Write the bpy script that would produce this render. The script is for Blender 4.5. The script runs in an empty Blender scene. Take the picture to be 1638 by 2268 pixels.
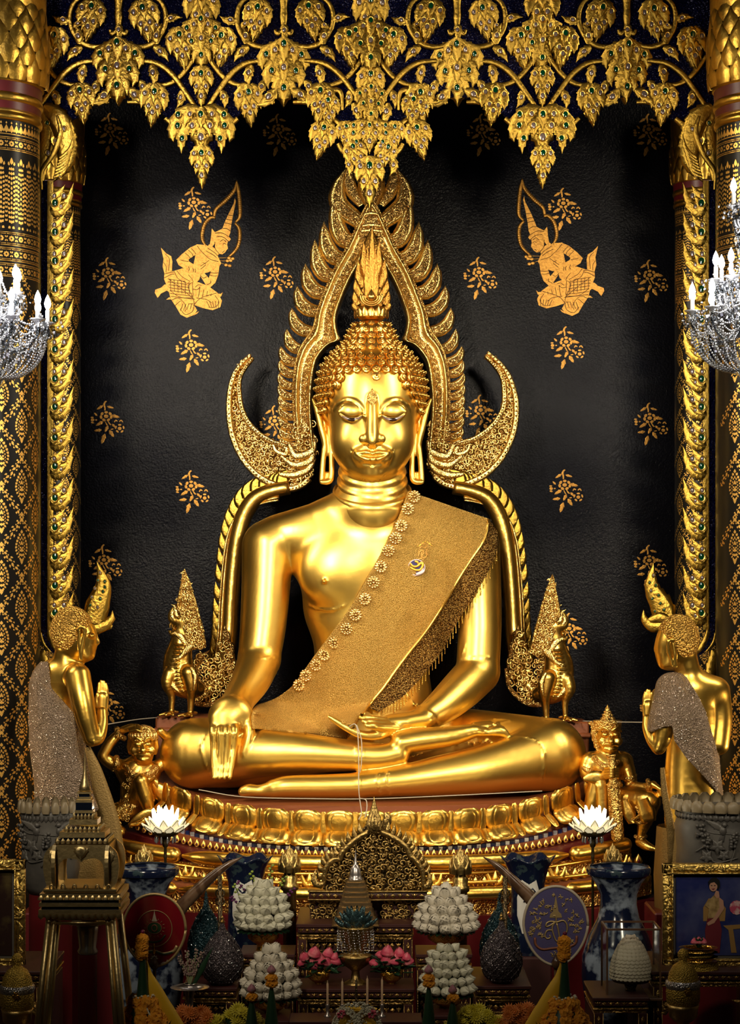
import bpy, math, random
import numpy as np
from mathutils import Vector, Matrix, Euler
import openvdb
random.seed(7)
SC = bpy.context.scene
COL = SC.collection
PI = math.pi
# ---------------------------------------------------------------- camera, world, lights, exposure
F0, D0, CX, HY, EZ = 4550.0, 14.0, 819.0, 1300.0, 2.9      # focal length in photo pixels, camera distance, principal column, horizon row, eye height
cam = bpy.data.cameras.new('camera')
co = bpy.data.objects.new('camera', cam); COL.objects.link(co)
co.location = (0, -D0, EZ); co.rotation_euler = (PI/2, 0, 0)
cam.sensor_fit = 'VERTICAL'; cam.sensor_height = 24.0
cam.lens = F0/2268*24.0
cam.shift_y = -(1134-HY)/2268*1.0
cam.shift_y = (HY-1134)/2268
cam.clip_end = 100
SC.camera = co
SC.view_settings.view_transform = 'Standard'
SC.view_settings.look = 'None'
SC.view_settings.gamma = 1.0
SC.view_settings.use_curve_mapping = False
SC.view_settings.exposure = 0.0
SC.cycles.use_denoising = True
SC.cycles.max_bounces = 7
SC.cycles.glossy_bounces = 4
SC.cycles.diffuse_bounces = 2
SC.cycles.transmission_bounces = 6
SC.cycles.sample_clamp_indirect = 4.0
SC.cycles.caustics_reflective = False
SC.cycles.caustics_refractive = False
wd = bpy.data.worlds.new('world'); SC.world = wd; wd.use_nodes = True
wd.node_tree.nodes['Background'].inputs[0].default_value = (1.0, 0.72, 0.42, 1)
wd.node_tree.nodes['Background'].inputs[1].default_value = 0.10
def area(name, loc, tgt, sx, sy, e, col):
    l = bpy.data.lights.new(name, 'AREA'); l.shape = 'RECTANGLE'; l.size = sx; l.size_y = sy; l.energy = e; l.color = col
    o = bpy.data.objects.new(name, l); COL.objects.link(o); o.location = loc
    d = Vector(tgt)-Vector(loc); o.rotation_euler = d.to_track_quat('-Z', 'Y').to_euler()
    return o
def spot(name, loc, tgt, e, col, ang, blend=.6, rad=.12):
    l = bpy.data.lights.new(name, 'SPOT'); l.energy = e; l.color = col; l.spot_size = math.radians(ang); l.spot_blend = blend; l.shadow_soft_size = rad
    o = bpy.data.objects.new(name, l); COL.objects.link(o); o.location = loc
    d = Vector(tgt)-Vector(loc); o.rotation_euler = d.to_track_quat('-Z', 'Y').to_euler()
    return o
LW = (1.0, .86, .64)
def spread(o, deg): o.data.spread = math.radians(deg)
spread(area('hall_lamp_left', (-4.3, -2.6, 6.2), (0, 0, 3.6), .35, 3.2, 70, LW), 90)
spread(area('hall_lamp_right', (4.3, -2.6, 6.2), (0, 0, 3.6), .35, 3.2, 70, LW), 90)
spread(area('front_lamp_left', (-2.9, -9.5, 7.4), (-.2, 0, 3.2), .9, .6, 52, LW), 60)
spread(area('front_lamp_right', (2.7, -9.5, 5.2), (.2, 0, 3.2), .9, .6, 42, LW), 50)
spread(area('front_lamp_left_low', (-2.4, -9.5, 5.0), (-.2, 0, 3.2), .7, .5, 32, LW), 50)
spread(area('side_lamp_left', (-3.4, -1.6, 1.7), (-.4, 0, 1.7), .3, .3, 8, (1, .74, .42)), 90)
spread(area('side_lamp_right', (3.4, -1.6, 1.7), (.4, 0, 1.7), .3, .3, 8, (1, .74, .42)), 90)
area('pedestal_lamp', (0, -1.95, 1.22), (0, -.9, 1.45), 2.4, .08, 3, (1, .78, .40))
spot('added_wall_spot_high', (-2.24, -4.2, 6.6), (-1.9, 1.3, 5.7), 110, (.80, .78, 1), 40, 1, .2)  # three added unseen spots for wall sheen patches, in place of chandelier reflections
spot('added_wall_spot_left', (-1.85, -4.2, 4.5), (-1.5, 1.3, 4.0), 110, (.86, .84, 1), 46, 1, .25)
spot('added_wall_spot_right', (2.16, -4.2, 4.6), (1.6, 1.3, 4.1), 110, (.86, .84, 1), 46, 1, .25)
# ---------------------------------------------------------------- helpers
def W(px, py, Y):
    s = (Y+D0)/F0
    return Vector(((px-CX)*s, Y, EZ+(HY-py)*s))
def S(r, Y=0.0): return r*(Y+D0)/F0
def link(name, me, parent=None, loc=None, rot=None, scale=None, **kw):
    o = bpy.data.objects.new(name, me); COL.objects.link(o)
    if parent is not None: o.parent = parent
    if loc is not None: o.location = loc
    if rot is not None: o.rotation_euler = rot
    if scale is not None: o.scale = scale if hasattr(scale, '__len__') else (scale,)*3
    for k, v in kw.items(): o[k] = v
    return o
def tag(o, label=None, cat=None, group=None, kind=None):
    if label: o['label'] = label
    if cat: o['category'] = cat
    if group: o['group'] = group
    if kind: o['kind'] = kind
    return o
def thing(name, label, cat, loc=(0, 0, 0), group=None, rot=None):
    o = link(name, None, None, loc, rot); return tag(o, label, cat, group)
def dup(root, loc=None, label=None, rot=None, scale=None, group=None):
    def cp(o, par):
        c = o.copy(); COL.objects.link(c)
        if par is not None: c.parent = par
        for ch in o.children: cp(ch, c)
        return c
    r = cp(root, None)
    if loc is not None: r.location = loc
    if rot is not None: r.rotation_euler = rot
    if scale is not None: r.scale = scale if hasattr(scale, '__len__') else (scale,)*3
    if label: r['label'] = label
    if group: r['group'] = group
    return r
class MB:
    """collects pieces, becomes one mesh"""
    def __init__(s): s.v = []; s.f = []; s.m = []
    def add(s, vf, mi=0, M=None):
        v, f = vf; o = len(s.v)
        if M is not None: v = [M @ Vector(p) for p in v]
        s.v += [tuple(p) for p in v]; s.f += [tuple(i+o for i in q) for q in f]; s.m += [mi]*len(f)
        return s
    def mesh(s, name, mats, smooth=True, fix=False):
        me = bpy.data.meshes.new(name); me.from_pydata(s.v, [], s.f)
        for m in (mats if isinstance(mats, (list, tuple)) else [mats]): me.materials.append(m)
        if len(me.materials) > 1: me.polygons.foreach_set('material_index', s.m)
        if smooth: me.polygons.foreach_set('use_smooth', [True]*len(me.polygons))
        if smooth and smooth != 1: me.set_sharp_from_angle(angle=math.radians(smooth))
        me.update(); return me
    def obj(s, name, mats, parent=None, smooth=True, **kw):
        return link(name, s.mesh(name, mats, smooth), parent, **kw)
def cr(P, n):
    """Catmull-Rom through points (tuples of any length), n samples"""
    P = np.array(P, float); m = len(P)
    if m == 2: return P[0]+(P[1]-P[0])*np.linspace(0, 1, n)[:, None]
    Q = np.vstack([2*P[0]-P[1], P, 2*P[-1]-P[-2]]); out = []
    for t in np.linspace(0, m-1, n):
        i = min(int(t), m-2); u = t-i; a, b, c, d = Q[i:i+4]
        out.append(.5*((2*b)+(-a+c)*u+(2*a-5*b+4*c-d)*u*u+(-a+3*b-3*c+d)*u**3))
    return np.array(out)
def interp(a, t): return float(np.interp(t, np.linspace(0, 1, len(a)), a))
def box(c, s, bev=0, rz=0):
    x, y, z = s[0]/2, s[1]/2, s[2]/2
    if bev:
        b = min(bev, x*.9, y*.9, z*.9); v = []
        for (k, zz) in ((b, -z), (0, -z+b), (0, z-b), (b, z)):
            X, Y = x-k, y-k
            v += [(-X+b*(k == 0), -Y, zz), (X-b*(k == 0), -Y, zz), (X, -Y+b*(k == 0), zz), (X, Y-b*(k == 0), zz), (X-b*(k == 0), Y, zz), (-X+b*(k == 0), Y, zz), (-X, Y-b*(k == 0), zz), (-X, -Y+b*(k == 0), zz)]
        f = [(7, 6, 5, 4, 3, 2, 1, 0), (24, 25, 26, 27, 28, 29, 30, 31)]
        for r in range(3):
            for i in range(8): f.append((r*8+i, r*8+(i+1) % 8, r*8+8+(i+1) % 8, r*8+8+i))
    else:
        v = [(i*x, j*y, k*z) for k in (-1, 1) for j in (-1, 1) for i in (-1, 1)]
        f = [(0, 2, 3, 1), (4, 5, 7, 6), (0, 1, 5, 4), (2, 6, 7, 3), (0, 4, 6, 2), (1, 3, 7, 5)]
    ca, sa = math.cos(rz), math.sin(rz)
    return [(c[0]+p[0]*ca-p[1]*sa, c[1]+p[0]*sa+p[1]*ca, c[2]+p[2]) for p in v], f
def lathe(prof, n=24, c=(0, 0, 0), sx=1, sy=1, a0=0, a1=2*PI, flute=0, nfl=0, twist=0):
    full = abs(a1-a0-2*PI) < 1e-6; m = n if full else n+1; v = []; f = []
    for k, (r, z) in enumerate(prof):
        for i in range(m):
            a = a0+(a1-a0)*i/n; rr = r*(1+flute*math.cos(nfl*a+twist*z)) if flute else r
            v.append((c[0]+rr*math.cos(a)*sx, c[1]+rr*math.sin(a)*sy, c[2]+z))
    for k in range(len(prof)-1):
        for i in range(n):
            j = (i+1) % m; f.append((k*m+i, k*m+j, (k+1)*m+j, (k+1)*m+i))
    return v, f
def square_lathe(prof, c=(0, 0, 0), asp=1.0, notch=0.0):
    """stack of square (or redented) rings"""
    v = []; f = []
    q = [(-1, -1), (1, -1), (1, 1), (-1, 1)] if not notch else [(-1+notch, -1), (1-notch, -1), (1-notch, -1+notch), (1, -1+notch), (1, 1-notch), (1-notch, 1-notch), (1-notch, 1), (-1+notch, 1), (-1+notch, 1-notch), (-1, 1-notch), (-1, -1+notch), (-1+notch, -1+notch)]
    m = len(q)
    for r, z in prof:
        for a, b in q: v.append((c[0]+a*r, c[1]+b*r*asp, c[2]+z))
    for k in range(len(prof)-1):
        for i in range(m): f.append((k*m+i, k*m+(i+1) % m, (k+1)*m+(i+1) % m, (k+1)*m+i))
    f.append(tuple(range((len(prof)-1)*m, len(prof)*m))); f.append(tuple(range(m-1, -1, -1)))
    return v, f
def tube(P, R, n=8, flat=1.0, cap=True):
    """tube through 3-D points; R a radius or a list"""
    P = [Vector(p) for p in P]; m = len(P); v = []; f = []; up = None
    for i in range(m):
        t = (P[min(i+1, m-1)]-P[max(i-1, 0)]).normalized()
        if up is None: up = Vector((0, -1, 0)) if abs(t.y) < .9 else Vector((1, 0, 0))
        s = t.cross(up).normalized(); up = s.cross(t).normalized()
        r = R if not hasattr(R, '__len__') else interp(R, i/(m-1))
        for k in range(n):
            a = 2*PI*k/n; v.append(P[i]+s*(r*math.cos(a))+up*(r*flat*math.sin(a)))
    for i in range(m-1):
        for k in range(n): f.append((i*n+k, i*n+(k+1) % n, (i+1)*n+(k+1) % n, (i+1)*n+k))
    if cap: f.append(tuple(range(n-1, -1, -1))); f.append(tuple(range((m-1)*n, m*n)))
    return v, f
def sphere(c, r, n=10, m=7, s=(1, 1, 1)):
    v = [(c[0], c[1], c[2]-r*s[2])]; f = []
    for j in range(1, m):
        b = -PI/2+PI*j/m
        for i in range(n):
            a = 2*PI*i/n; v.append((c[0]+r*s[0]*math.cos(b)*math.cos(a), c[1]+r*s[1]*math.cos(b)*math.sin(a), c[2]+r*s[2]*math.sin(b)))
    v.append((c[0], c[1], c[2]+r*s[2])); L = len(v)-1
    for i in range(n):
        f.append((0, 1+(i+1) % n, 1+i)); f.append((L, L-n+i, L-n+(i+1) % n))
        for j in range(m-2): a = 1+j*n+i; b = 1+j*n+(i+1) % n; f.append((a, b, b+n, a+n))
    return v, f
def blade(sp, w, n=12, h=.35, ser=0, ns=6, crease=.8, back=.25, w2=None, serside=(1, 1), base=0):
    """leaf/flame/petal: spine of 2-D points (u right, v up), half widths along it, pillowed towards the viewer; returns (u, height, v) as (x, -y, z)"""
    if ser: ts = [0.0]+[(k+q)/ns for k in range(int(ns)) for q in (.06, .92)]+[.999 if int(ns) == ns else 1.0]; n = len(ts)-1
    else: ts = [i/n for i in range(n+1)]
    P0 = cr(sp, 61); P = np.array([[np.interp(t*60, range(61), P0[:, c]) for c in (0, 1)] for t in ts]); v = []; f = []; L = max(np.linalg.norm(np.diff(P, axis=0), axis=1).sum(), 1e-6); wm = max(max(w), 1e-6)
    for i in range(n+1):
        t = ts[i]; q0 = int(t*60); d = P0[min(q0+2, 60)]-P0[max(q0-2, 0)]; d = d/(np.linalg.norm(d)+1e-9); nx, ny = -d[1], d[0]
        a = interp(w, t); b = interp(w2, t) if w2 else a
        saw = (1-ser*(1-((t*ns) % 1.0))) if ser else 1
        aa = a*(saw if serside[0] else 1); bb = b*(saw if serside[1] else 1)
        hh = h*(.35*wm+.65*max(a, b))
        if i == n: hh *= .5
        for (k, q) in ((1, -back*wm), (1, hh*.25), (.55, hh), (0, hh*crease), (-.55, hh), (-1, hh*.25), (-1, -back*wm)):
            ww = aa if k > 0 else bb
            v.append((P[i][0]+nx*ww*k, -(q+base), P[i][1]+ny*ww*k))
    for i in range(n):
        for k in range(6): f.append((i*7+k, (i+1)*7+k, (i+1)*7+k+1, i*7+k+1))
    return v, [tuple(reversed(q)) for q in f]
def bladeW(sp, w, Y, **k):
    """blade given in photo-pixel units, standing at depth Y in the world"""
    s = S(1, Y); v, f = blade([(p[0], -p[1]) for p in sp], w, **k)
    return [((x-CX)*s, Y+y*s, EZ+(HY+z)*s) for x, y, z in v], f
def ring(c, rx, rz, r, n=14, m=6):
    """upright ring facing -Y"""
    v = []; f = []
    for i in range(n):
        a = 2*PI*i/n
        for k in range(m):
            b = 2*PI*k/m; v.append((c[0]+(rx+r*math.cos(b))*math.cos(a), c[1]+r*math.sin(b), c[2]+(rz+r*math.cos(b))*math.sin(a)))
    for i in range(n):
        for k in range(m): f.append((i*m+k, i*m+(k+1) % m, ((i+1) % n)*m+(k+1) % m, ((i+1) % n)*m+k))
    return v, f
def gem(c, w, h, d, n=8):
    """faceted drop facing -Y, pointed top"""
    o = []
    for i in range(n):
        a = 2*PI*i/n; q = 1+.35*max(0, -math.sin(a))**3
        o.append((w*math.cos(a), h*math.sin(a)*q))
    v = [(c[0]+x, c[1], c[2]+z) for x, z in o]+[(c[0]+x*.6, c[1]-d, c[2]+z*.6) for x, z in o]+[(c[0], c[1]-d, c[2])]
    f = [(i, (i+1) % n, n+(i+1) % n, n+i) for i in range(n)]+[(n+i, n+(i+1) % n, 2*n) for i in range(n)]
    return v, f
def plate(poly, y0, y1):
    """extruded outline in the XZ plane between depths y0 (front) and y1"""
    n = len(poly); v = [(p[0], y0, p[1]) for p in poly]+[(p[0], y1, p[1]) for p in poly]
    return v, [tuple(range(n)), tuple(range(2*n-1, n-1, -1))]+[(i, i+n, (i+1) % n+n, (i+1) % n) for i in range(n)]
# ---------------------------------------------------------------- materials
def mat(name, col, rough=.4, metal=0, bump=None, mix=None, spec=None, trans=0, emit=None, ior=None, coat=0, rvar=0):
    """bump = (kind, scale, strength[, distance]); mix = (colour2, kind, scale, lo, hi)"""
    m = bpy.data.materials.new(name); m.use_nodes = True; nt = m.node_tree; N = nt.nodes; L = nt.links; b = N['Principled BSDF']
    b.inputs['Base Color'].default_value = (*col, 1); b.inputs['Roughness'].default_value = rough; b.inputs['Metallic'].default_value = metal
    if spec is not None: b.inputs['Specular IOR Level'].default_value = spec
    if trans: b.inputs['Transmission Weight'].default_value = trans
    if ior: b.inputs['IOR'].default_value = ior
    if coat: b.inputs['Coat Weight'].default_value = coat; b.inputs['Coat Roughness'].default_value = .1
    if emit: b.inputs['Emission Color'].default_value = (*emit[0], 1); b.inputs['Emission Strength'].default_value = emit[1]
    tc = N.new('ShaderNodeTexCoord')
    def tex(kind, sc):
        if kind == 'voronoi':
            t = N.new('ShaderNodeTexVoronoi'); t.inputs['Scale'].default_value = sc; o = t.outputs['Distance']
        elif kind == 'edge':
            t = N.new('ShaderNodeTexVoronoi'); t.feature = 'DISTANCE_TO_EDGE'; t.inputs['Scale'].default_value = sc; o = t.outputs['Distance']
        elif kind == 'wave':
            t = N.new('ShaderNodeTexWave'); t.inputs['Scale'].default_value = sc; t.inputs['Distortion'].default_value = 6; t.inputs['Detail'].default_value = 2; t.inputs['Detail Scale'].default_value = 2.5; o = t.outputs['Fac']
        elif kind == 'carve':
            nz = N.new('ShaderNodeTexNoise'); nz.inputs['Scale'].default_value = sc*.35; nz.inputs['Detail'].default_value = 1
            ma = N.new('ShaderNodeVectorMath'); ma.operation = 'SCALE'; ma.inputs['Scale'].default_value = 5/sc
            L.new(tc.outputs['Object'], nz.inputs['Vector']); L.new(nz.outputs['Color'], ma.inputs[0])
            ad = N.new('ShaderNodeVectorMath'); ad.operation = 'ADD'; L.new(tc.outputs['Object'], ad.inputs[0]); L.new(ma.outputs[0], ad.inputs[1])
            t = N.new('ShaderNodeTexVoronoi'); t.feature = 'SMOOTH_F1'; t.inputs['Scale'].default_value = sc; t.inputs['Smoothness'].default_value = .3
            L.new(ad.outputs[0], t.inputs['Vector']); return t.outputs['Distance']
        else:
            t = N.new('ShaderNodeTexNoise'); t.inputs['Scale'].default_value = sc; t.inputs['Detail'].default_value = 5; o = t.outputs['Fac']
        L.new(tc.outputs['Object'], t.inputs['Vector']); return o
    if bump:
        bp = N.new('ShaderNodeBump'); bp.inputs['Strength'].default_value = bump[2]; bp.inputs['Distance'].default_value = bump[3] if len(bump) > 3 else .01
        if bump[0] in ('carve', 'voronoi'): bp.invert = True
        L.new(tex(bump[0], bump[1]), bp.inputs['Height']); L.new(bp.outputs[0], b.inputs['Normal'])
    if mix:
        c2, kind, sc, lo, hi = mix
        r = N.new('ShaderNodeMapRange'); r.inputs['From Min'].default_value = lo; r.inputs['From Max'].default_value = hi; L.new(tex(kind, sc), r.inputs['Value'])
        x = N.new('ShaderNodeMix'); x.data_type = 'RGBA'; L.new(r.outputs[0], x.inputs['Factor'])
        x.inputs['A'].default_value = (*col, 1); x.inputs['B'].default_value = (*c2, 1); L.new(x.outputs['Result'], b.inputs['Base Color'])
    if rvar:
        r = N.new('ShaderNodeMapRange'); r.inputs['To Min'].default_value = max(.03, rough-rvar); r.inputs['To Max'].default_value = rough+rvar; L.new(tex('noise', 3), r.inputs['Value']); L.new(r.outputs[0], b.inputs['Roughness'])
    return m
G = (.90, .53, .10)
M_gold = mat('satin_gold', (.95, .62, .13), .35, 1, ('noise', 7, .10, .02), rvar=.07)
M_goldb = mat('bright_gold', (.95, .60, .13), .30, 1, ('noise', 30, .25, .01))
M_carve = mat('carved_gold', (.92, .58, .16), .30, 1, ('carve', 55, .9, .02), mix=((.35, .06, .02), 'edge', 42, .05, .01))
M_carve2 = mat('fine_carved_gold', (.95, .60, .17), .30, 1, ('carve', 95, .8, .012))
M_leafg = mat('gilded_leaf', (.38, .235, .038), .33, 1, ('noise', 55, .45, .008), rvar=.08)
M_capg = mat('capital_gold', (.58, .35, .06), .32, 1, ('noise', 30, .3, .01))
M_dgold = mat('old_gold', (.45, .29, .09), .36, 1, ('carve', 70, .8, .015))
M_dgold2 = mat('dull_gold', (.55, .38, .14), .38, 1, ('noise', 40, .3, .01))
M_hair = mat('hair_gold', (.80, .47, .11), .30, 1)
M_flame = mat('flame_gold', (.42, .21, .04), .40, 1, ('wave', 14, .25, .01))
M_black = mat('black_lacquer', (.006, .006, .008), .5)
M_red = mat('red_lacquer', (.27, .075, .022), .45, 0, ('noise', 20, .2))
M_dred = mat('dark_red_lacquer', (.09, .006, .008), .35)
M_sten = mat('gold_stencil', (.52, .26, .045), .42, .75, ('noise', 90, .5, .004), mix=((.30, .13, .02), 'noise', 60, .45, .75))
M_green = mat('green_glass', (.0, .035, .012), .08, .0, coat=1)
M_mirr = mat('mirror_glass', (.22, .17, .16), .15, .5)
M_blue = mat('blue_mosaic', (.004, .005, .035), .12, .55, ('voronoi', 60, 1.0, .02), mix=((.03, .05, .50), 'voronoi', 60, .16, .04))
M_eyew = mat('eye_shell', (.15, .09, .065), .25)
M_eyeb = mat('eye_pupil', (.02, .008, .006), .15)
M_white = mat('white_china', (.62, .60, .55), .3)
M_thread = mat('cotton_thread', (.50, .42, .32), .8)
def clear_glass(name, tint=(.93, .96, .95), refl=.10):
    m = bpy.data.materials.new(name); m.use_nodes = True; nt = m.node_tree; nt.nodes.remove(nt.nodes['Principled BSDF'])
    t = nt.nodes.new('ShaderNodeBsdfTransparent'); t.inputs[0].default_value = (*tint, 1); g = nt.nodes.new('ShaderNodeBsdfGlossy'); g.inputs['Roughness'].default_value = .03
    x = nt.nodes.new('ShaderNodeMixShader'); fr = nt.nodes.new('ShaderNodeLayerWeight'); fr.inputs[0].default_value = refl
    nt.links.new(fr.outputs['Facing'], x.inputs[0]); nt.links.new(t.outputs[0], x.inputs[1]); nt.links.new(g.outputs[0], x.inputs[2]); nt.links.new(x.outputs[0], nt.nodes['Material Output'].inputs[0]); return m
# ---------------------------------------------------------------- signed distance sculpting
class Vol:
    def __init__(s, lo, hi, h):
        s.lo = np.array(lo, float); s.h = h; s.n = np.ceil((np.array(hi, float)-s.lo)/h).astype(int)+1
        s.F = np.full(s.n, .5, np.float32)
        s.ax = [(s.lo[i]+np.arange(s.n[i])*h).astype(np.float32) for i in range(3)]
    def sub(s, lo, hi):
        a = np.maximum(np.floor((np.array(lo)-s.lo)/s.h).astype(int), 0); b = np.minimum(np.ceil((np.array(hi)-s.lo)/s.h).astype(int)+1, s.n)
        if (b <= a).any(): return None
        sl = tuple(slice(a[i], b[i]) for i in range(3))
        return sl, s.ax[0][sl[0]][:, None, None], s.ax[1][sl[1]][None, :, None], s.ax[2][sl[2]][None, None, :]
    def comb(s, sl, d, k, mode):
        A = s.F[sl]
        if mode == 'u':
            if k > 0: hh = np.maximum(k-np.abs(A-d), 0)/k; s.F[sl] = np.minimum(A, d)-hh*hh*k*.25
            else: s.F[sl] = np.minimum(A, d)
        else:
            if k > 0: hh = np.maximum(k-np.abs(A+d), 0)/k; s.F[sl] = np.maximum(A, -d)+hh*hh*k*.25
            else: s.F[sl] = np.maximum(A, -d)
    def chain(s, P, k=.02, mode='u', n=None, sc=(1, 1, 1)):
        """P = list of (x, y, z, r) in metres"""
        P = np.array(P, float)
        if len(P) == 1: P = np.vstack([P, P+1e-5])
        if n: P = cr(P, n); P[:, 3] = np.maximum(P[:, 3], 1e-4)
        sc = np.array(sc, float); ctr = P[:, :3].mean(0); mg = k+s.h*2
        lo = (P[:, :3]-P[:, 3:4]*sc).min(0)-mg; hi = (P[:, :3]+P[:, 3:4]*sc).max(0)+mg
        big = s.sub(lo, hi)
        if big is None: return
        D = np.full(s.F[big[0]].shape, .5, np.float32); o = [big[0][i].start for i in range(3)]
        for a, b in zip(P[:-1], P[1:]):
            q = s.sub((np.minimum(a[:3]-a[3]*sc, b[:3]-b[3]*sc))-mg, (np.maximum(a[:3]+a[3]*sc, b[:3]+b[3]*sc))+mg)
            if q is None: continue
            sl, X, Y, Z = q
            ab = (b[:3]-a[:3])/sc; L = float(ab@ab)+1e-12
            x = (X-a[0])/sc[0]; y = (Y-a[1])/sc[1]; z = (Z-a[2])/sc[2]
            t = np.clip((x*ab[0]+y*ab[1]+z*ab[2])/L, 0, 1)
            d = (np.sqrt((x-t*ab[0])**2+(y-t*ab[1])**2+(z-t*ab[2])**2)-(a[3]+(b[3]-a[3])*t))*sc.min()
            ls = tuple(slice(sl[i].start-o[i], sl[i].stop-o[i]) for i in range(3))
            D[ls] = np.minimum(D[ls], d)
        s.comb(big[0], D, k, mode)
    def ell(s, c, r, k=.02, mode='u', rot=None):
        c = np.array(c, float); r = np.array(r, float); m = max(r) if rot is not None else 0
        ext = np.array([m]*3) if rot is not None else r
        q = s.sub(c-ext-k-2*s.h, c+ext+k+2*s.h)
        if q is None: return
        sl, X, Y, Z = q; x, y, z = X-c[0], Y-c[1], Z-c[2]
        if rot is not None:
            Rm = np.array(Euler(rot).to_matrix().inverted()); x, y, z = Rm[0, 0]*x+Rm[0, 1]*y+Rm[0, 2]*z, Rm[1, 0]*x+Rm[1, 1]*y+Rm[1, 2]*z, Rm[2, 0]*x+Rm[2, 1]*y+Rm[2, 2]*z
        k0 = np.sqrt((x/r[0])**2+(y/r[1])**2+(z/r[2])**2); k1 = np.sqrt((x/r[0]**2)**2+(y/r[1]**2)**2+(z/r[2]**2)**2)+1e-6
        s.comb(sl, (k0*(k0-1)/k1).astype(np.float32), k, mode)
    def front(s, x, z):
        """depth of the front surface over (x, z)"""
        i = int(round((x-s.lo[0])/s.h)); k = int(round((z-s.lo[2])/s.h))
        if not (0 <= i < s.n[0] and 0 <= k < s.n[2]): return None
        c = s.F[i, :, k]; w = np.nonzero(c < 0)[0]
        if not len(w): return None
        j = w[0]
        if j == 0: return s.ax[1][0]
        return float(s.ax[1][j]-s.h*c[j]/(c[j]-c[j-1]+1e-9))
    def px(s, P, off=0.0, Y0=-.2):
        """photo-pixel points (px, py, r[, off]) laid on the front surface -> metre points; off > 0 is out of the surface"""
        out = []; last = Y0
        for p in P:
            y = last
            for _ in range(3):
                w = W(p[0], p[1], y); g = s.front(w.x, w.z)
                if g is not None: y = g
            last = y; o = p[3] if len(p) > 3 else off
            w = W(p[0], p[1], y); out.append((w.x, y-o, w.z, S(p[2], y)))
        return out
    def mesh(s, name, mats):
        g = openvdb.FloatGrid(); A = np.clip(s.F, -3*s.h, 3*s.h); g.background = 3*s.h; g.copyFromArray(A.astype(np.float32), tolerance=0)
        p, q = g.convertToQuads(isovalue=0.0)
        p = p*s.h+s.lo; me = bpy.data.meshes.new(name)
        me.vertices.add(len(p)); me.vertices.foreach_set('co', p.astype(np.float32).ravel())
        q = q[:, ::-1].astype(np.int32)
        me.loops.add(q.size); me.loops.foreach_set('vertex_index', np.ascontiguousarray(q).ravel()); me.polygons.add(len(q))
        me.polygons.foreach_set('loop_start', np.arange(len(q), dtype=np.int32)*4)
        me.update(calc_edges=True); me.polygons.foreach_set('use_smooth', [True]*len(q))
        for m in (mats if isinstance(mats, (list, tuple)) else [mats]): me.materials.append(m)
        return me
def PX(*P):
    """(px, py, Y, r_px) points -> metre chain points"""
    return [(*W(p[0], p[1], p[2]), S(p[3], p[2])) for p in P]
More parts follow.
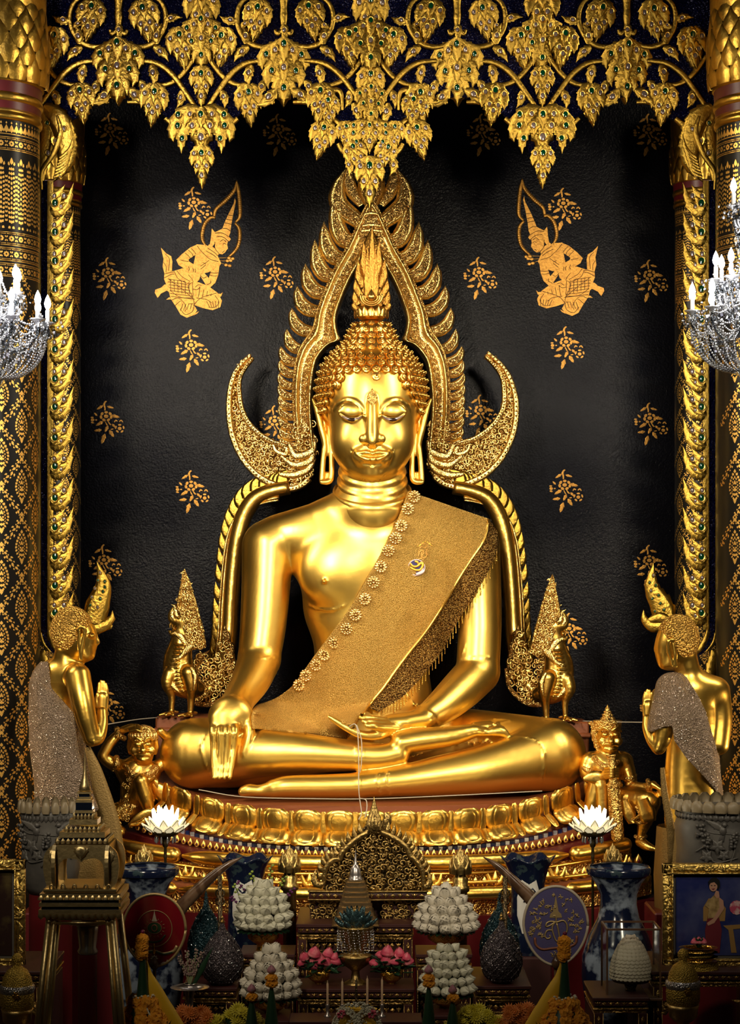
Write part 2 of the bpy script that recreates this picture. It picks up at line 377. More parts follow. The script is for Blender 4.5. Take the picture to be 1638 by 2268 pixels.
# ================================================================ the great seated statue
def build_statue():
    T = thing('seated_statue', 'huge polished golden seated statue with sash, on the lotus pedestal before the black wall', 'statue')
    V = Vol((-1.5, -.95, 1.50), (1.5, .62, 3.86), .0105)
    # torso
    V.ell(W(820, 1225, .14), (S(188), .29, S(118)), .08)
    V.ell(W(820, 1330, .15), (S(150), .25, S(120)), .12)
    V.chain(PX((820, 1380, .16, 128), (820, 1450, .17, 124), (820, 1560, .17, 140)), .10, sc=(1, .72, 1))
    V.ell(W(820, 1640, .16), (S(190), .30, S(78)), .10)
    V.ell(W(738, 1270, -.03), (S(76), .13, S(68)), .10); V.ell(W(902, 1270, -.03), (S(76), .13, S(68)), .10)
    # shoulders and neck
    V.chain(PX((620, 1188, .14, 50), (700, 1160, .13, 46), (822, 1120, .13, 62), (944, 1160, .13, 46), (1030, 1186, .14, 50)), .10)
    V.chain(PX((822, 1020, .10, 68), (822, 1085, .10, 71), (822, 1125, .10, 86)), .07)
    # arms
    V.chain(PX((592, 1208, .13, 56), (589, 1290, .10, 54), (583, 1380, .06, 51), (574, 1455, .01, 47)), .035, n=36)
    V.chain(PX((574, 1462, -.0, 47), (556, 1505, -.16, 43), (530, 1548, -.36, 36), (515, 1580, -.52, 40)), .02, n=36)
    V.chain(PX((1050, 1208, .13, 56), (1057, 1290, .10, 52), (1062, 1380, .06, 48), (1058, 1480, .0, 48)), .035, n=36)
    V.chain(PX((1058, 1490, -.0, 48), (1018, 1530, -.16, 45), (975, 1568, -.32, 37), (938, 1592, -.44, 27)), .02, n=36)
    # thighs, shins and feet
    V.chain(PX((690, 1650, .15, 84), (560, 1662, -.10, 82), (432, 1668, -.33, 76)), .06, n=24)
    V.chain(PX((950, 1652, .18, 92), (1090, 1662, -.06, 86), (1216, 1670, -.31, 79)), .06, n=24)
    V.chain(PX((432, 1669, -.36, 75), (500, 1668, -.44, 64), (579, 1668, -.52, 53), (660, 1668, -.56, 46), (747, 1672, -.60, 37), (835, 1676, -.62, 30), (880, 1668, -.62, 27)), .03, n=60)
    V.chain(PX((1216, 1673, -.33, 79), (1150, 1688, -.44, 64), (1064, 1705, -.54, 53), (972, 1718, -.60, 44), (880, 1730, -.66, 33), (800, 1738, -.68, 28)), .03, n=60)
    V.chain(PX((800, 1739, -.68, 28), (720, 1741, -.70, 26), (640, 1742, -.72, 24), (606, 1746, -.72, 20)), .015, n=30)
    V.chain(PX((606, 1747, -.72, 19), (575, 1751, -.72, 13), (552, 1750, -.72, 14), (539, 1753, -.72, 12)), .008, n=9)
    V.chain(PX((888, 1645, -.60, 25), (930, 1638, -.58, 26), (1000, 1630, -.55, 22), (1045, 1620, -.52, 16), (1062, 1621, -.51, 11)), .02, n=12, sc=(1, 1.3, 1))
    V.chain(PX((1062, 1622, -.51, 10), (1082, 1622, -.50, 9.5), (1092, 1620, -.50, 11), (1108, 1620, -.49, 12), (1120, 1626, -.49, 8), (1127, 1634, -.49, 3)), .008, n=10)
    for i in range(4):                                            # the other toes behind the great toe
        V.chain(PX((1050, 1614-2*i, -.48+.05*i, 9), (1098-5*i, 1610-2*i, -.45+.055*i, 8), (1114-5*i, 1613-2*i, -.45+.055*i, 5)), .004)
    # right hand over the knee
    V.ell(W(511, 1588, -.56), (S(49), .085, S(44)), .03)
    V.chain(PX((496, 1600, -.62, 34), (496, 1628, -.66, 30)), .02, sc=(1, .5, 1))
    tips = [(472, 478), (487, 489), (503, 500.5), (520, 512)]
    for (a, b) in tips:
        A = W(a, 1610, -.645)
        P = V.px([(a, 1622, 9), (a*.7+b*.3, 1650, 8.6), (a*.4+b*.6, 1680, 8), (b, 1708, 7), (b, 1718, 5)], .012, -.65)
        P = [(A.x, A.y, A.z, S(9, -.6))]+P
        ys = np.array([p[1] for p in P]); ymn = ys.min(); P = [(p[0], min(p[1], -.655-.015*i), p[2], p[3]) for i, p in enumerate(P)]
        globals().setdefault('_F', []).append(P)
    for P in _F: V.chain(P, .003, n=10)
    V.chain(PX((540, 1585, -.56, 15), (552, 1612, -.60, 13), (549, 1640, -.63, 11), (540, 1668, -.645, 8), (543, 1672, -.645, 4)), .012, n=12)
    # left hand, palm up in the lap
    V.chain(PX((940, 1592, -.43, 27), (900, 1598, -.48, 25), (866, 1600, -.50, 22)), .02, sc=(1, 1.4, .85))
    for i in range(3):
        V.chain(PX((872, 1602+5*i, -.52-.03*i, 10), (840, 1595+8*i, -.60-.03*i, 9), (815+6*i, 1591+9*i, -.64-.03*i, 8), (802+6*i, 1590+9*i, -.66-.03*i, 6.5), (796+6*i, 1588+9*i, -.66-.03*i, 4)), .003, n=10)
    V.chain(PX((880, 1612, -.52, 12), (840, 1628, -.63, 11), (800, 1627, -.68, 9.5), (768, 1612, -.68, 8.5), (742, 1596, -.66, 7), (727, 1587, -.66, 4)), .012, n=16)
    V.ell(W(862, 1612, -.52), (S(36), .09, S(16)), .015)
    # engraved robe lines, raised
    def ridge(P, r=.006, k=.004, off=.0, Y0=-.3, n=30): V.chain(V.px([(*q, 1) for q in [tuple(x) for x in cr(P, n)]], off, Y0) if 0 else [(p[0], p[1], p[2], r) for p in V.px([(x, y, 1) for x, y in cr(P, n)], off, Y0)], k)
    ridge([(456, 1622), (446, 1650), (450, 1680), (463, 1710), (478, 1733)])
    ridge([(1040, 1632), (1120, 1629), (1170, 1634), (1198, 1652), (1206, 1690), (1198, 1735)])
    ridge([(1090, 1590), (1130, 1596), (1060, 1606)], .005)
    ridge([(786, 1652), (790, 1672), (786, 1695)]); ridge([(794, 1652), (799, 1672), (795, 1695)])
    ridge([(838, 1710), (835, 1732), (843, 1762)]); ridge([(860, 1705), (856, 1732), (864, 1762)])
    ridge([(575, 1420+38), (600, 1457), (617, 1468), (612, 1510)], .004); ridge([(1040, 1456), (1080, 1456), (1098, 1465)], .004)
    ridge([(937, 1572), (958, 1582), (970, 1604)], .006); ridge([(868, 1690), (1000, 1650), (1120, 1642)], .005)
    ridge([(683, 1340), (705, 1349), (740, 1350), (764, 1340)], .007); ridge([(900, 1540), (930, 1562), (1000, 1500), (1030, 1430)], .006)
    V.ell(W(718, 1288, -.17), (.016, .025, .016), .012)
    body_front = V
    bodyme = V.mesh('body', M_gold)
    # ---------------- head
    H = Vol((-.40, -.40, 3.30), (.42, .52, 4.74), .0058)
    H.ell(W(822, 868, .12), (S(108), .36, S(112)), .02)
    H.ell(W(824, 925, .03), (S(96), .30, S(140)), .05)
    H.ell(W(824, 985, .02), (S(88), .27, S(80)), .05)
    H.ell(W(824, 1030, -.10), (S(60), .14, S(36)), .05)
    H.ell(W(824, 1043, -.185), (S(28), .07, S(20)), .04)
    for m in (1, -1): H.ell(W(824-m*44, 978, -.07), (S(42), .15, S(52)), .05)
    H.chain(PX((824, 1010, .10, 66), (824, 1060, .10, 70), (824, 1100, .10, 76), (824, 1130, .10, 88)), .03)
    for (y0, dy, hw, r, wk) in ((1049, 38, 70, 6, .02), (1070, 42, 72.5, 6, .02), (1094, 42, 82, 6, .02)):        # folds of the neck
        P = [(824+hw*math.sin(a), y0+dy*math.cos(a)*.8-dy*.1, .10-(S(hw)+.0)*math.cos(a), r) for a in np.linspace(-1.9, 1.9, 25)]
        H.chain(PX(*P), wk)
    def st(P, r, k, mode='u', off=0.0, n=24, mir=True):
        for m in ((1, -1) if mir else (1,)):
            Q = [(824+(p[0]-824)*m, p[1], (p[2] if len(p) > 2 else r)) for p in P]
            C = cr(Q, n); L_ = H.px([tuple(c) for c in C], off, -.2)
            H.chain(L_, k, mode)
    for m in (1, -1):
        H.ell(W(824-m*47, 908, -.305), (S(31), .045, S(20)), .045, 'd')
    # nose
    H.chain([(W(824, y, 0).x, yy, W(824, y, -.3).z, S(r)) for y, yy, r in ((880, -.262, 8), (900, -.272, 11), (918, -.287, 12), (940, -.300, 13.5), (962, -.317, 15), (976, -.325, 14), (980, -.322, 11))], .03, n=24)
    H.chain([(W(824, y, 0).x, yy, W(824, y, -.3).z, S(r)) for y, yy, r in ((900, -.292, 3.5), (940, -.328, 4.5), (968, -.354, 6.5), (979, -.356, 7))], .022, n=16)
    st([(739, 907, 2), (750, 893, 3), (770, 885, 3.6), (790, 891, 3.8), (804, 908, 3.8), (810, 925, 3)], 3, .022, off=.001)
    for m in (1, -1):
        H.ell(W(824-m*18.5, 972, -.302), (S(11.5), .036, S(11)), .020)
        H.ell(W(824-m*12, 985, -.335), (S(5.5), .02, S(3)), .006, 'd')
        H.ell(W(824-m*47.5, 911, -.222), (S(29.5), .056, S(22)), .014)
    st([(828-824+746, 911, 2.0), (757, 922, 2.2), (774, 933, 2.4), (790, 930, 2.2), (804, 921, 2), (808, 923, 1.5)], 2, .010, off=.001)
    st([(752, 915, 2.2), (770, 925, 3.6), (788, 925, 3.6), (802, 918, 2)], 2, .003, 'd', off=0)
    st([(750, 906, 1.3), (760, 897, 1.3), (776, 893, 1.3), (793, 899, 1.3), (803, 912, 1.3)], 2, .004, 'd', off=.001)
    # mouth
    H.ell(W(824, 1010, -.245), (S(42), .06, S(24)), .05)
    st([(784, 1001, 2), (797, 1003, 3.2), (811, 1002, 4.6), (824, 1005, 4.0)], 3, .010, off=.003)
    st([(787, 1004, 2), (800, 1012, 4), (812, 1017, 5), (824, 1018, 5.5)], 3, .010, off=.004)
    st([(779, 999, 1.2), (795, 1008, 1.6), (811, 1009, 1.6), (824, 1011, 1.8)], 1, .004, 'd', off=.003)
    st([(778, 1000, 1.5), (776, 995, 1)], 1, .006, 'd', off=.001)
    st([(824, 991, 2.6), (824, 998, 2)], 1, .014, 'd', off=.003, mir=False)
    st([(806, 1028, 2), (824, 1030, 2.4)], 2, .016, 'd', off=.001)
    st([(795, 1050, 1.2), (803, 1061, 1.3), (824, 1066, 1.3)], 1, .005, 'd', off=0)
    # ears with long lobes
    for m in (1, -1):
        def E(*P): return PX(*[(823-m*(823-x), y, Y, r) for x, y, Y, r in P])
        H.chain(E((692, 884, .13, 3), (699, 899, .12, 6), (706, 925, .11, 7), (712, 952, .10, 7), (719, 980, .10, 7), (722, 1005, .10, 7)), .008, n=14)
        H.chain(E((728, 905, .12, 9), (730, 940, .11, 8), (731, 975, .10, 7), (733, 1000, .10, 7)), .012, n=8)
        H.chain(E((716, 915, .13, 5), (722, 950, .12, 4), (726, 975, .11, 3)), .006)
        H.chain(E((719, 990, .10, 6.5), (715, 1025, .08, 6), (713, 1058, .07, 6.5), (712, 1066, .06, 5)), .004, n=8)
        H.chain(E((733, 990, .10, 7), (734, 1025, .08, 6), (733, 1058, .07, 6.5), (726, 1067, .06, 6.5), (712, 1068, .05, 4.5)), .006, n=12)
        H.chain(E((724, 1050, .09, 6), (724, 1062, .08, 6)), .006)
    hm = H.mesh('head', M_gold)
    # one continuous body mesh
    import bmesh
    bm = bmesh.new(); bm.from_mesh(bodyme); bm.from_mesh(hm); bm.to_mesh(bodyme); bm.free(); bpy.data.meshes.remove(hm)
    bodyme.polygons.foreach_set('use_smooth', [True]*len(bodyme.polygons))
    link('body', bodyme, T)
    # eyes (shell and pupil) laid in the slits
    for m in (1, -1):
        e = MB(); P = []
        for (x, y, r) in ((753, 916, 1), (762, 922, 2.6), (775, 927, 3.6), (790, 926, 3.4), (801, 919.5, 1.6)):
            X = 824+(x-824)*m; q = H.px([(X, y+2, r)], -.001, -.28)[0]; P.append(q)
        P = cr(P, 16); v = []; f = []
        for p in P: v += [(p[0], p[1]-.004, p[2]+p[3]), (p[0], p[1]-.007, p[2]), (p[0], p[1]-.004, p[2]-p[3])]
        for i in range(15): f += [(i*3, i*3+1, i*3+4, i*3+3), (i*3+1, i*3+2, i*3+5, i*3+4)]
        e.add((v, f)); me = e.mesh('eye', [M_eyew, M_eyeb]); xc = W(824-m*47, 920, -.28).x
        for pl in me.polygons:
            if abs(pl.center.x-xc) < S(8): pl.material_index = 1
        link('eye', me, T)
    # urna ornament
    u = MB(); c = W(824, 882, -.265); u.add(blade([(0, -S(20)), (0, 0), (0, S(20))], [0, S(10), S(12), S(8), 0], n=12, h=.5)); 
    yy = H.px([(824, 882, 1)], 0, -.25)[0][1]
    u.obj('forehead_ornament', M_carve2, T, loc=(c.x, yy-.004, W(824, 880, yy).z), rot=(-.16, 0, 0))
    # hair cap, curls, topknot, flame
    hv = Vol((-.42, -.42, 3.85), (.43, .56, 4.86), .009)
    hv.ell(W(822, 872, .14), (S(114), .37, S(110)), .02)
    hv.ell(W(822, 905, .20), (S(118), .30, S(92)), .04)
    hv.ell(W(822, 775, .13), (S(66), .20, S(44)), .06)
    hv.ell(W(822, 735, .13), (S(48), .155, S(26)), .03)
    hv.ell(W(824, 935, -.28), (S(90), .42, S(99)), .01, 'd')
    hv.ell(W(796, 870, -.40), (S(44), .30, S(37)), .01, 'd'); hv.ell(W(852, 870, -.40), (S(44), .30, S(37)), .01, 'd')
    hair = link('hair', hv.mesh('hair', M_hair), T)
    cm = MB(); sp = [(1.0, -.35), (1.0, .1), (.86, .38), (.58, .46), (.60, .60), (.5, .82), (.26, .88), (.27, .98), (.16, 1.2), (0.001, 1.3)]
    cm.add(lathe([(r*.026, z*.026) for r, z in sp], 9)); cme = cm.mesh('curl', M_hair, 40)
    cnt = 0
    rows = []
    for j in range(14):                       # head rows
        el = math.radians(-22+j*8.3); rows.append((W(822, 868, .13), (S(119), .38, S(116)), el, 1.0))
    for j, (dy, rr) in enumerate(((790, 70), (776, 66), (762, 60), (748, 52), (735, 46), (722, 38))):
        rows.append(('r', dy, rr))
    import mathutils
    for row in rows:
        if row[0] == 'r':
            _, py, rr = row; n = max(6, int(2*PI*rr/20)); pts = []
            for i in range(n):
                a = 2*PI*(i+.5*(py % 2))/n; c = W(822, py, .13); r_ = S(rr, .1); y = -r_*1.05*math.cos(a)
                if y > .09: continue
                pts.append(((c.x+r_*math.sin(a), .13+y, c.z), Vector((math.sin(a), -math.cos(a), .42)).normalized(), .86))
        else:
            c, (a_, b_, c_), el, _ = row; n = max(8, int(2*PI*a_*math.cos(el)/.063)); pts = []
            if math.sin(el) > .93: continue
            for i in range(n):
                a = 2*PI*(i+.5*(int(el*10) % 2))/n; x = a_*math.cos(el)*math.sin(a); y = -b_*math.cos(el)*math.cos(a); z = c_*math.sin(el)
                if y > .12: continue
                nn = Vector((x/a_**2, y/b_**2, z/c_**2)).normalized(); pts.append((Vector((c.x+x, .13+y, c.z+z)), nn, 1))
        for p, nn, s in pts:
            px_ = CX+p[0]*F0/(p[1]+D0); py_ = HY-(p[2]-EZ)*F0/(p[1]+D0)
            dx = abs(px_-823)
            if p[1] < .05 and row[0] != 'r':    # hairline: a dip at the middle, receding to the temples
                lim = 838 if dx < 10 else 832-(dx-10)*.0 if dx < 60 else 832+(dx-60)*1.5
                if dx < 104 and py_ > lim: continue
            if row[0] != 'r' and py_ > 925: continue
            if row[0] != 'r' and abs(px_-822) < 44 and py_ < 778: continue
            q = nn.to_track_quat('Z', 'Y'); o = link('curl', cme, hair, loc=p, rot=q.to_euler(), scale=s*(1.17+.1*random.random())); cnt += 1
    fl = MB()
    c = W(822, 700, .1); s = S(1, .1)
    fl.add(lathe([(.0, -10*s), (26*s, -8*s), (36*s, 0), (37*s, 6*s), (30*s, 16*s), (24*s, 24*s)], 20, c))
    base = link('flame_base', fl.mesh('flame_base', M_hair), T)
    for i in range(9):
        a = -1.5+3*i/8; b = MB(); b.add(blade([(0, 0), (4*s*math.sin(a), 12*s), (10*s*math.sin(a), 22*s)], [7*s, 9*s, 6*s, 0], n=6, h=.4))
        b.obj('petal', M_hair, base, loc=(c.x+34*s*math.sin(a), c.y-36*s*math.cos(a), c.z-4*s), rot=(0, 0, a*.9))
    FB = MB(); prof = [(31, 10), (36, 30), (37, 55), (35, 85), (31, 112), (25, 138), (17, 160), (9, 180), (0.2, 194)]
    FB.add(lathe([(r*s*.96, z*s) for r, z in prof], 28, c, sy=.6, flute=.07, nfl=14, twist=4))
    FO = FB.obj('flame', M_flame, T)
    for (x0, y0, x1, y1, w) in ((-24, 8, -40, 34, 8), (-28, 22, -36, 62, 9), (-22, 40, -34, 92, 9), (-16, 60, -30, 124, 10), (-8, 80, -18, 162, 9), (-6, 30, -8, 150, 10), (24, 8, 40, 34, 8), (28, 22, 36, 62, 9), (22, 40, 34, 92, 9), (16, 60, 30, 124, 10), (8, 80, 18, 162, 9), (6, 30, 8, 150, 10), (0, 60, 2, 196, 8)):
        b = MB(); q = y1-y0
        b.add(blade([(x0*s, y0*s), ((x0+(x1-x0)*.8)*s, (y0+q*.35)*s), ((x0+(x1-x0)*.8)*s, (y0+q*.7)*s), (x1*s, y1*s)], [w*s, w*s, w*.6*s, 0], n=9, h=.7))
        yb = -.055-.004*w+abs(x0)*.0022
        b.obj('tongue', M_flame, FO, loc=(c.x, c.y+yb, c.z+2*s))
    jw = MB(); jw.add(sphere((0, 0, 0), 9*s, 12, 8)); jw.add(lathe([(9*s, 2*s), (6*s, 9*s), (0.01*s, 18*s)], 10))
    for i, rr in enumerate((14, 19, 24)): jw.add(tube([(rr*s*math.sin(a), -.0, rr*s*.8*(-math.cos(a))) for a in np.linspace(-1.9, 1.9, 15)], 1.8*s, 5))
    jw.obj('flame_jewel', M_hair, FO, loc=(c.x, c.y-.145, c.z+36*s))
    # ---------------- sash
    Ledge = [(903, 1088), (880, 1150), (848, 1215), (812, 1282), (775, 1345), (735, 1400), (696, 1452), (662, 1500), (640, 1526), (600, 1553), (566, 1567), (556, 1588), (558, 1614)]
    Redge = [(1082, 1150), (1072, 1195), (1040, 1245), (1008, 1295), (975, 1350), (940, 1402), (908, 1442), (875, 1486), (850, 1522), (825, 1552), (806, 1577), (786, 1604), (768, 1634)]
    nt, ns = 110, 40; LE = cr(Ledge, nt); RE = cr(Redge, nt)
    Lace = [(1100, 1178), (1098, 1225), (1070, 1285), (1040, 1335), (1008, 1385), (980, 1440), (948, 1480), (915, 1520), (885, 1548), (855, 1566), (828, 1585), (800, 1606), (776, 1632)]
    def drape(A, B, n2, off, blur):
        Y = np.full((nt, n2), np.nan)
        for i in range(nt):
            for j in range(n2):
                p = A[i]+(B[i]-A[i])*j/(n2-1); y = -.1
                for _ in range(2):
                    w = W(p[0], p[1], y); g = V.front(w.x, w.z)
                    if g is None: break
                    y = g
                if g is not None: Y[i, j] = y
        for i in range(nt):
            ok = ~np.isnan(Y[i])
            if ok.any(): Y[i] = np.interp(np.arange(n2), np.nonzero(ok)[0], Y[i][ok])
            else: Y[i] = Y[i-1] if i else .1
        E = Y.copy()
        for _ in range(blur):
            P_ = np.pad(E, 1, mode='edge'); A_ = (P_[:-2, 1:-1]+P_[2:, 1:-1]+P_[1:-1, :-2]+P_[1:-1, 2:])/4
            E = np.minimum(A_, Y)
        return E-off
    YS = drape(LE, RE, ns, .022, 60)
    sv = []
    for i in range(nt):
        for j in range(ns):
            p = LE[i]+(RE[i]-LE[i])*j/(ns-1); q = math.sin(p[0]*.05+p[1]*.022)*.0016+math.sin(j*.9+i*.05)*.001
            if i > nt*.8: q += .006*math.sin(p[0]*.09-p[1]*.05)*(i/nt-.8)*5
            sv.append(W(p[0], p[1], YS[i, j]+q))
    sf = [(i*ns+j, i*ns+j+1, (i+1)*ns+j+1, (i+1)*ns+j) for i in range(nt-1) for j in range(ns-1)]
    M_sash = mat('sequin_cloth', (.88, .58, .17), .45, .85, ('voronoi', 170, .9, .010), mix=((.50, .29, .06), 'voronoi', 170, .25, .7))
    sash = MB(); sash.add((sv, sf)); so = sash.obj('sash', M_sash, T)
    md = so.modifiers.new('thickness', 'SOLIDIFY'); md.thickness = .012; md.offset = -1
    # lace band
    LA = cr(Lace, nt); YL = drape(RE, LA, 8, .018, 20)
    M_lace = mat('gold_lace', (.75, .48, .14), .38, .9, ('voronoi', 110, 1.0, .02), mix=((.12, .05, .01), 'voronoi', 110, .3, .6))
    b = MB(); lv = [W(*(RE[i]+(LA[i]-RE[i])*j/7), YL[i, j]-(.012 if (i+j) % 2 else 0)) for i in range(nt) for j in range(8)]
    NL = next(i for i in range(nt) if RE[i][1] > 1566); b.add((lv[:(NL+1)*8], [(i*8+j, i*8+j+1, (i+1)*8+j+1, (i+1)*8+j) for i in range(NL) for j in range(7)]))
    lo = b.obj('lace_band', M_lace, so); md = lo.modifiers.new('thickness', 'SOLIDIFY'); md.thickness = .008
    e = MB(); e.add(tube([W(*RE[i], YS[i, -1]-.008) for i in range(0, nt, 3)], .010, 6)); e.obj('hem', M_goldb, so)
    bm_ = MB(); bm_.add(sphere((0, 0, 0), .006, 6, 5)); bme = bm_.mesh('bead_string', M_goldb)
    bs = MB()
    for k in range(7): bs.add(sphere((.001*math.sin(k), 0, -.0095*k), .0046, 5, 4))
    bsm = bs.mesh('bead_string', [M_goldb])
    for i in range(4, NL, 2):
        w = W(*LA[i], YL[i, -1]-.01); link('bead_string', bsm, lo, loc=(w.x, w.y, w.z+.004), rot=(0, .0, random.random()*3), scale=.8+.5*random.random())
    # rosettes
    ro = MB()
    for k in range(12): a = 2*PI*k/12; ro.add(sphere((.036*math.cos(a), 0, .036*math.sin(a)), .0105, 6, 5, (1, .7, 1)))
    for k in range(7): a = 2*PI*k/7; ro.add(sphere((.020*math.cos(a), -.008, .020*math.sin(a)), .008, 6, 5))
    ro.add(ring((0, -.004, 0), .028, .028, .004, 16, 5)); ro.add(sphere((0, -.014, 0), .010, 8, 6))
    rm = ro.mesh('rosette', mat('rosette_gold', (.95, .66, .26), .28, 1))
    for (x, y) in ((917, 1100), (903, 1127), (888, 1164), (876, 1192), (860, 1220), (843, 1255), (827, 1290), (808, 1327), (787, 1362), (767, 1393), (741, 1424), (718, 1450), (700, 1473), (677, 1496), (662, 1517)):
        i = int(np.argmin(np.abs(LE[:, 1]-y))); g = YS[i, 3]
        link('rosette', rm, so, loc=W(x, y, g-.028), rot=(-.15, random.random()*3, 0), scale=.98)
    # badge: rays, letters and a round emblem
    bd = thing_badge(V, YS, LE, RE)
    for o in bd: o.parent = so
    return T, V
def thing_badge(V, YS, LE, RE):
    def surf(x, y):
        i = int(np.argmin(np.abs((LE[:, 1]+(RE[:, 1]-LE[:, 1])*.45)-y))); a, b = LE[i], RE[i]; t = np.clip((x-a[0])/(b[0]-a[0]), 0, 1); return YS[i, int(t*39)]
    mO = mat('badge_gold', (.75, .42, .05), .4, .6); mB = mat('badge_blue', (.02, .015, .12), .3); mP = mat('badge_pink', (.8, .55, .55), .35); mW = mat('badge_orange', (.62, .30, .05), .45)
    out = []
    y0 = min(surf(922, 1260), surf(930, 1225), surf(910, 1250))-.012
    s = S(1, y0)
    def pl(poly, d, m, n): 
        b = MB(); b.add(plate([(W(x, y, y0).x, W(x, y, y0).z) for x, y in poly], y0-d, y0+.01)); out.append(b.obj(n, m, None, False)); 
    circ = [(922+19*math.cos(a), 1257+18*math.sin(a)) for a in np.linspace(0, 2*PI, 28, False)]
    pl(circ, .0, mB, 'badge_disc')
    b = MB(); b.add(ring(W(922, 1257, y0), 18.5*s, 17.5*s, 1.1*s, 28, 5)); out.append(b.obj('badge_rim', mP))
    def stroke(P, w, m, n, d=.004):
        b = MB(); b.add(tube([W(x, y, (y0-d) if 'swirl' in n else surf(x, y)-.016) for x, y in cr(P, 22)], [w[0]*s, w[1]*s, w[2]*s], 6, .35)); out.append(b.obj(n, m))
    stroke([(908, 1247), (914, 1254), (924, 1254), (933, 1246), (936, 1252), (930, 1262), (918, 1262), (908, 1256)], (2, 3.4, 2.2), mO, 'badge_swirl')
    stroke([(918, 1243), (924, 1245), (926, 1250)], (2.4, 3, 1.5), mO, 'badge_swirl')
    stroke([(921, 1272), (928, 1270), (936, 1266), (939, 1262)], (2.6, 4, 2), mP, 'badge_swirl')
    stroke([(926, 1264), (934, 1262), (938, 1258)], (1, 1.5, 1), mP, 'badge_swirl')
    for P in ([(926, 1232), (929, 1222), (935, 1219), (938, 1225), (934, 1230)], [(932, 1232), (938, 1236), (944, 1232), (943, 1222), (948, 1214)], [(924, 1240), (930, 1237), (938, 1240)], [(928, 1214), (934, 1211), (940, 1214), (946, 1209)], [(930, 1206), (936, 1204), (941, 1206)], [(934, 1222), (933, 1236)], [(944, 1224), (948, 1232)]):
        stroke(P, (1.2, 1.7, 1.2), mW, 'badge_letter', .003)
    for a in (-62, -40, -20, -2, 18, 36, 52):
        r = math.radians(a); x0, yy = 942, 1199; stroke([(x0+6*math.sin(r)*1.4, yy+4-4*math.cos(r)*1.5+4), (x0+(20)*math.sin(r), yy-2+18*abs(math.sin(r))**1.5)], (.8, 1.4, .8), mO, 'badge_ray', .003)
    return out
statue, VB = build_statue()
# ================================================================ setting: hall shell
M_wallp = mat('black_plaster', (.003, .003, .005), .21, 0, ('noise', 75, .9, .0032), spec=.085, rvar=.08)
M_hallw = mat('hall_wall', (.12, .085, .05), .6)
M_floor = mat('hall_floor', (.12, .085, .06), .3)
YB = 1.3
def struct(name, c, s, m, bev=0):
    b = MB(); b.add(box((0, 0, 0), s, bev)); return b.obj(name, m, None, False, loc=c, kind='structure')
wall_back = struct('wall_back', (0, YB+.1, 4.6), (9.6, .2, 9.2), M_wallp)
struct('floor', (0, -7.5, -.05), (9.6, 18, .1), M_floor)
struct('wall_left', (-4.85, -7.5, 4.6), (.1, 18, 9.2), M_hallw)
struct('wall_right', (4.85, -7.5, 4.6), (.1, 18, 9.2), M_hallw)
struct('wall_front', (0, -16.5, 4.6), (9.6, .1, 9.2), M_hallw)
struct('ceiling', (0, -7.5, 9.25), (9.6, 18, .1), mat('hall_ceiling', (.12, .02, .012), .5))
# gold flower stencils on the wall
def sprig_mesh():
    b = MB(); s = S(1, YB)
    def bl(a, c, w, wob=0):
        m = ((a[0]+c[0])/2+wob, (a[1]+c[1])/2-wob)
        b.add(blade([(a[0]*s, -a[1]*s), (m[0]*s, -m[1]*s), (c[0]*s, -c[1]*s)], [w*.3*s, w*s, w*.85*s, 0], n=5, h=.08, back=.05, ser=.3, ns=2.5))
    def el(x, y, rx, ry, rot=0):
        n = 8; P = []
        for i in range(n):
            a = 2*PI*i/n; u, v = rx*math.cos(a), ry*math.sin(a); P.append(((x+u*math.cos(rot)-v*math.sin(rot))*s, -(y+u*math.sin(rot)+v*math.cos(rot))*s))
        b.add(plate(P, -.002, 0))
    def arc(P, w): b.add(blade([(x*s, -y*s) for x, y in P], [w*s*.6, w*s, w*s*.6], n=6, h=.08, back=.05))
    arc([(-3, -13), (-3, -20), (-5, -26), (-2, -32), (1, -33)], 2.2)
    bl((-7, -24), (-21, -15), 3.6); bl((2, -22), (17, -18), 3.2)
    el(0, 0, 5.2, 4.2)
    for k in range(7):
        a = 2*PI*k/7-PI/2; el(11.5*math.cos(a), 8.8*math.sin(a), 4.2, 3.0, a+PI/2)
    bl((13, -3), (30, 2), 4.6, -1)
    el(-30, 8, 4, 3.4); el(-31, 2.5, 3.4, 1.7); el(-30, 14, 3.6, 1.9, .2); bl((-20, -1), (-27, -8), 2.6); el(-22, 8, 2.3, 1.4)
    bl((-7, 12), (-23, 21), 4.8, 1); bl((-10, 30), (-27, 32), 4.2); bl((4, 21), (-3, 35), 4.2); bl((7, 31), (17, 46), 5); bl((-3, 39), (-10, 61), 5.6)
    bl((13, 17), (21, 25), 3.2); arc([(-2, 12), (1, 18), (3, 20)], 1.3); arc([(4, 11), (8, 17), (11, 19)], 1.6); arc([(10, 29), (16, 28)], 1.2)
    el(30, 27, 4.2, 3.8)
    for k in range(5):
        a = 2*PI*k/5-PI/2; el(30+9*math.cos(a), 27+8*math.sin(a), 3.8, 2, a+PI/2)
    arc([(18, 13), (21, 9), (25, 11)], 1.6); arc([(29, 12), (33, 9), (37, 13)], 1.6)
    return b.mesh('flower_stencil', M_sten, False)
spm = sprig_mesh()
for (x, y) in ((244, 284), (616, 286), (1067, 286), (1436, 286), (429, 448), (1247, 450), (239, 604), (609, 602), (1060, 603), (1438, 609), (423, 764), (1253, 757), (235, 922), (608, 932), (1064, 908), (1438, 926), (423, 1076), (1250, 1074), (230, 1240), (1437, 1241), (236, 1556), (1450, 1560), (1260, 1392)):
    link('flower_stencil', spm, wall_back, loc=W(x, y, YB-.002)-Vector(wall_back.location))
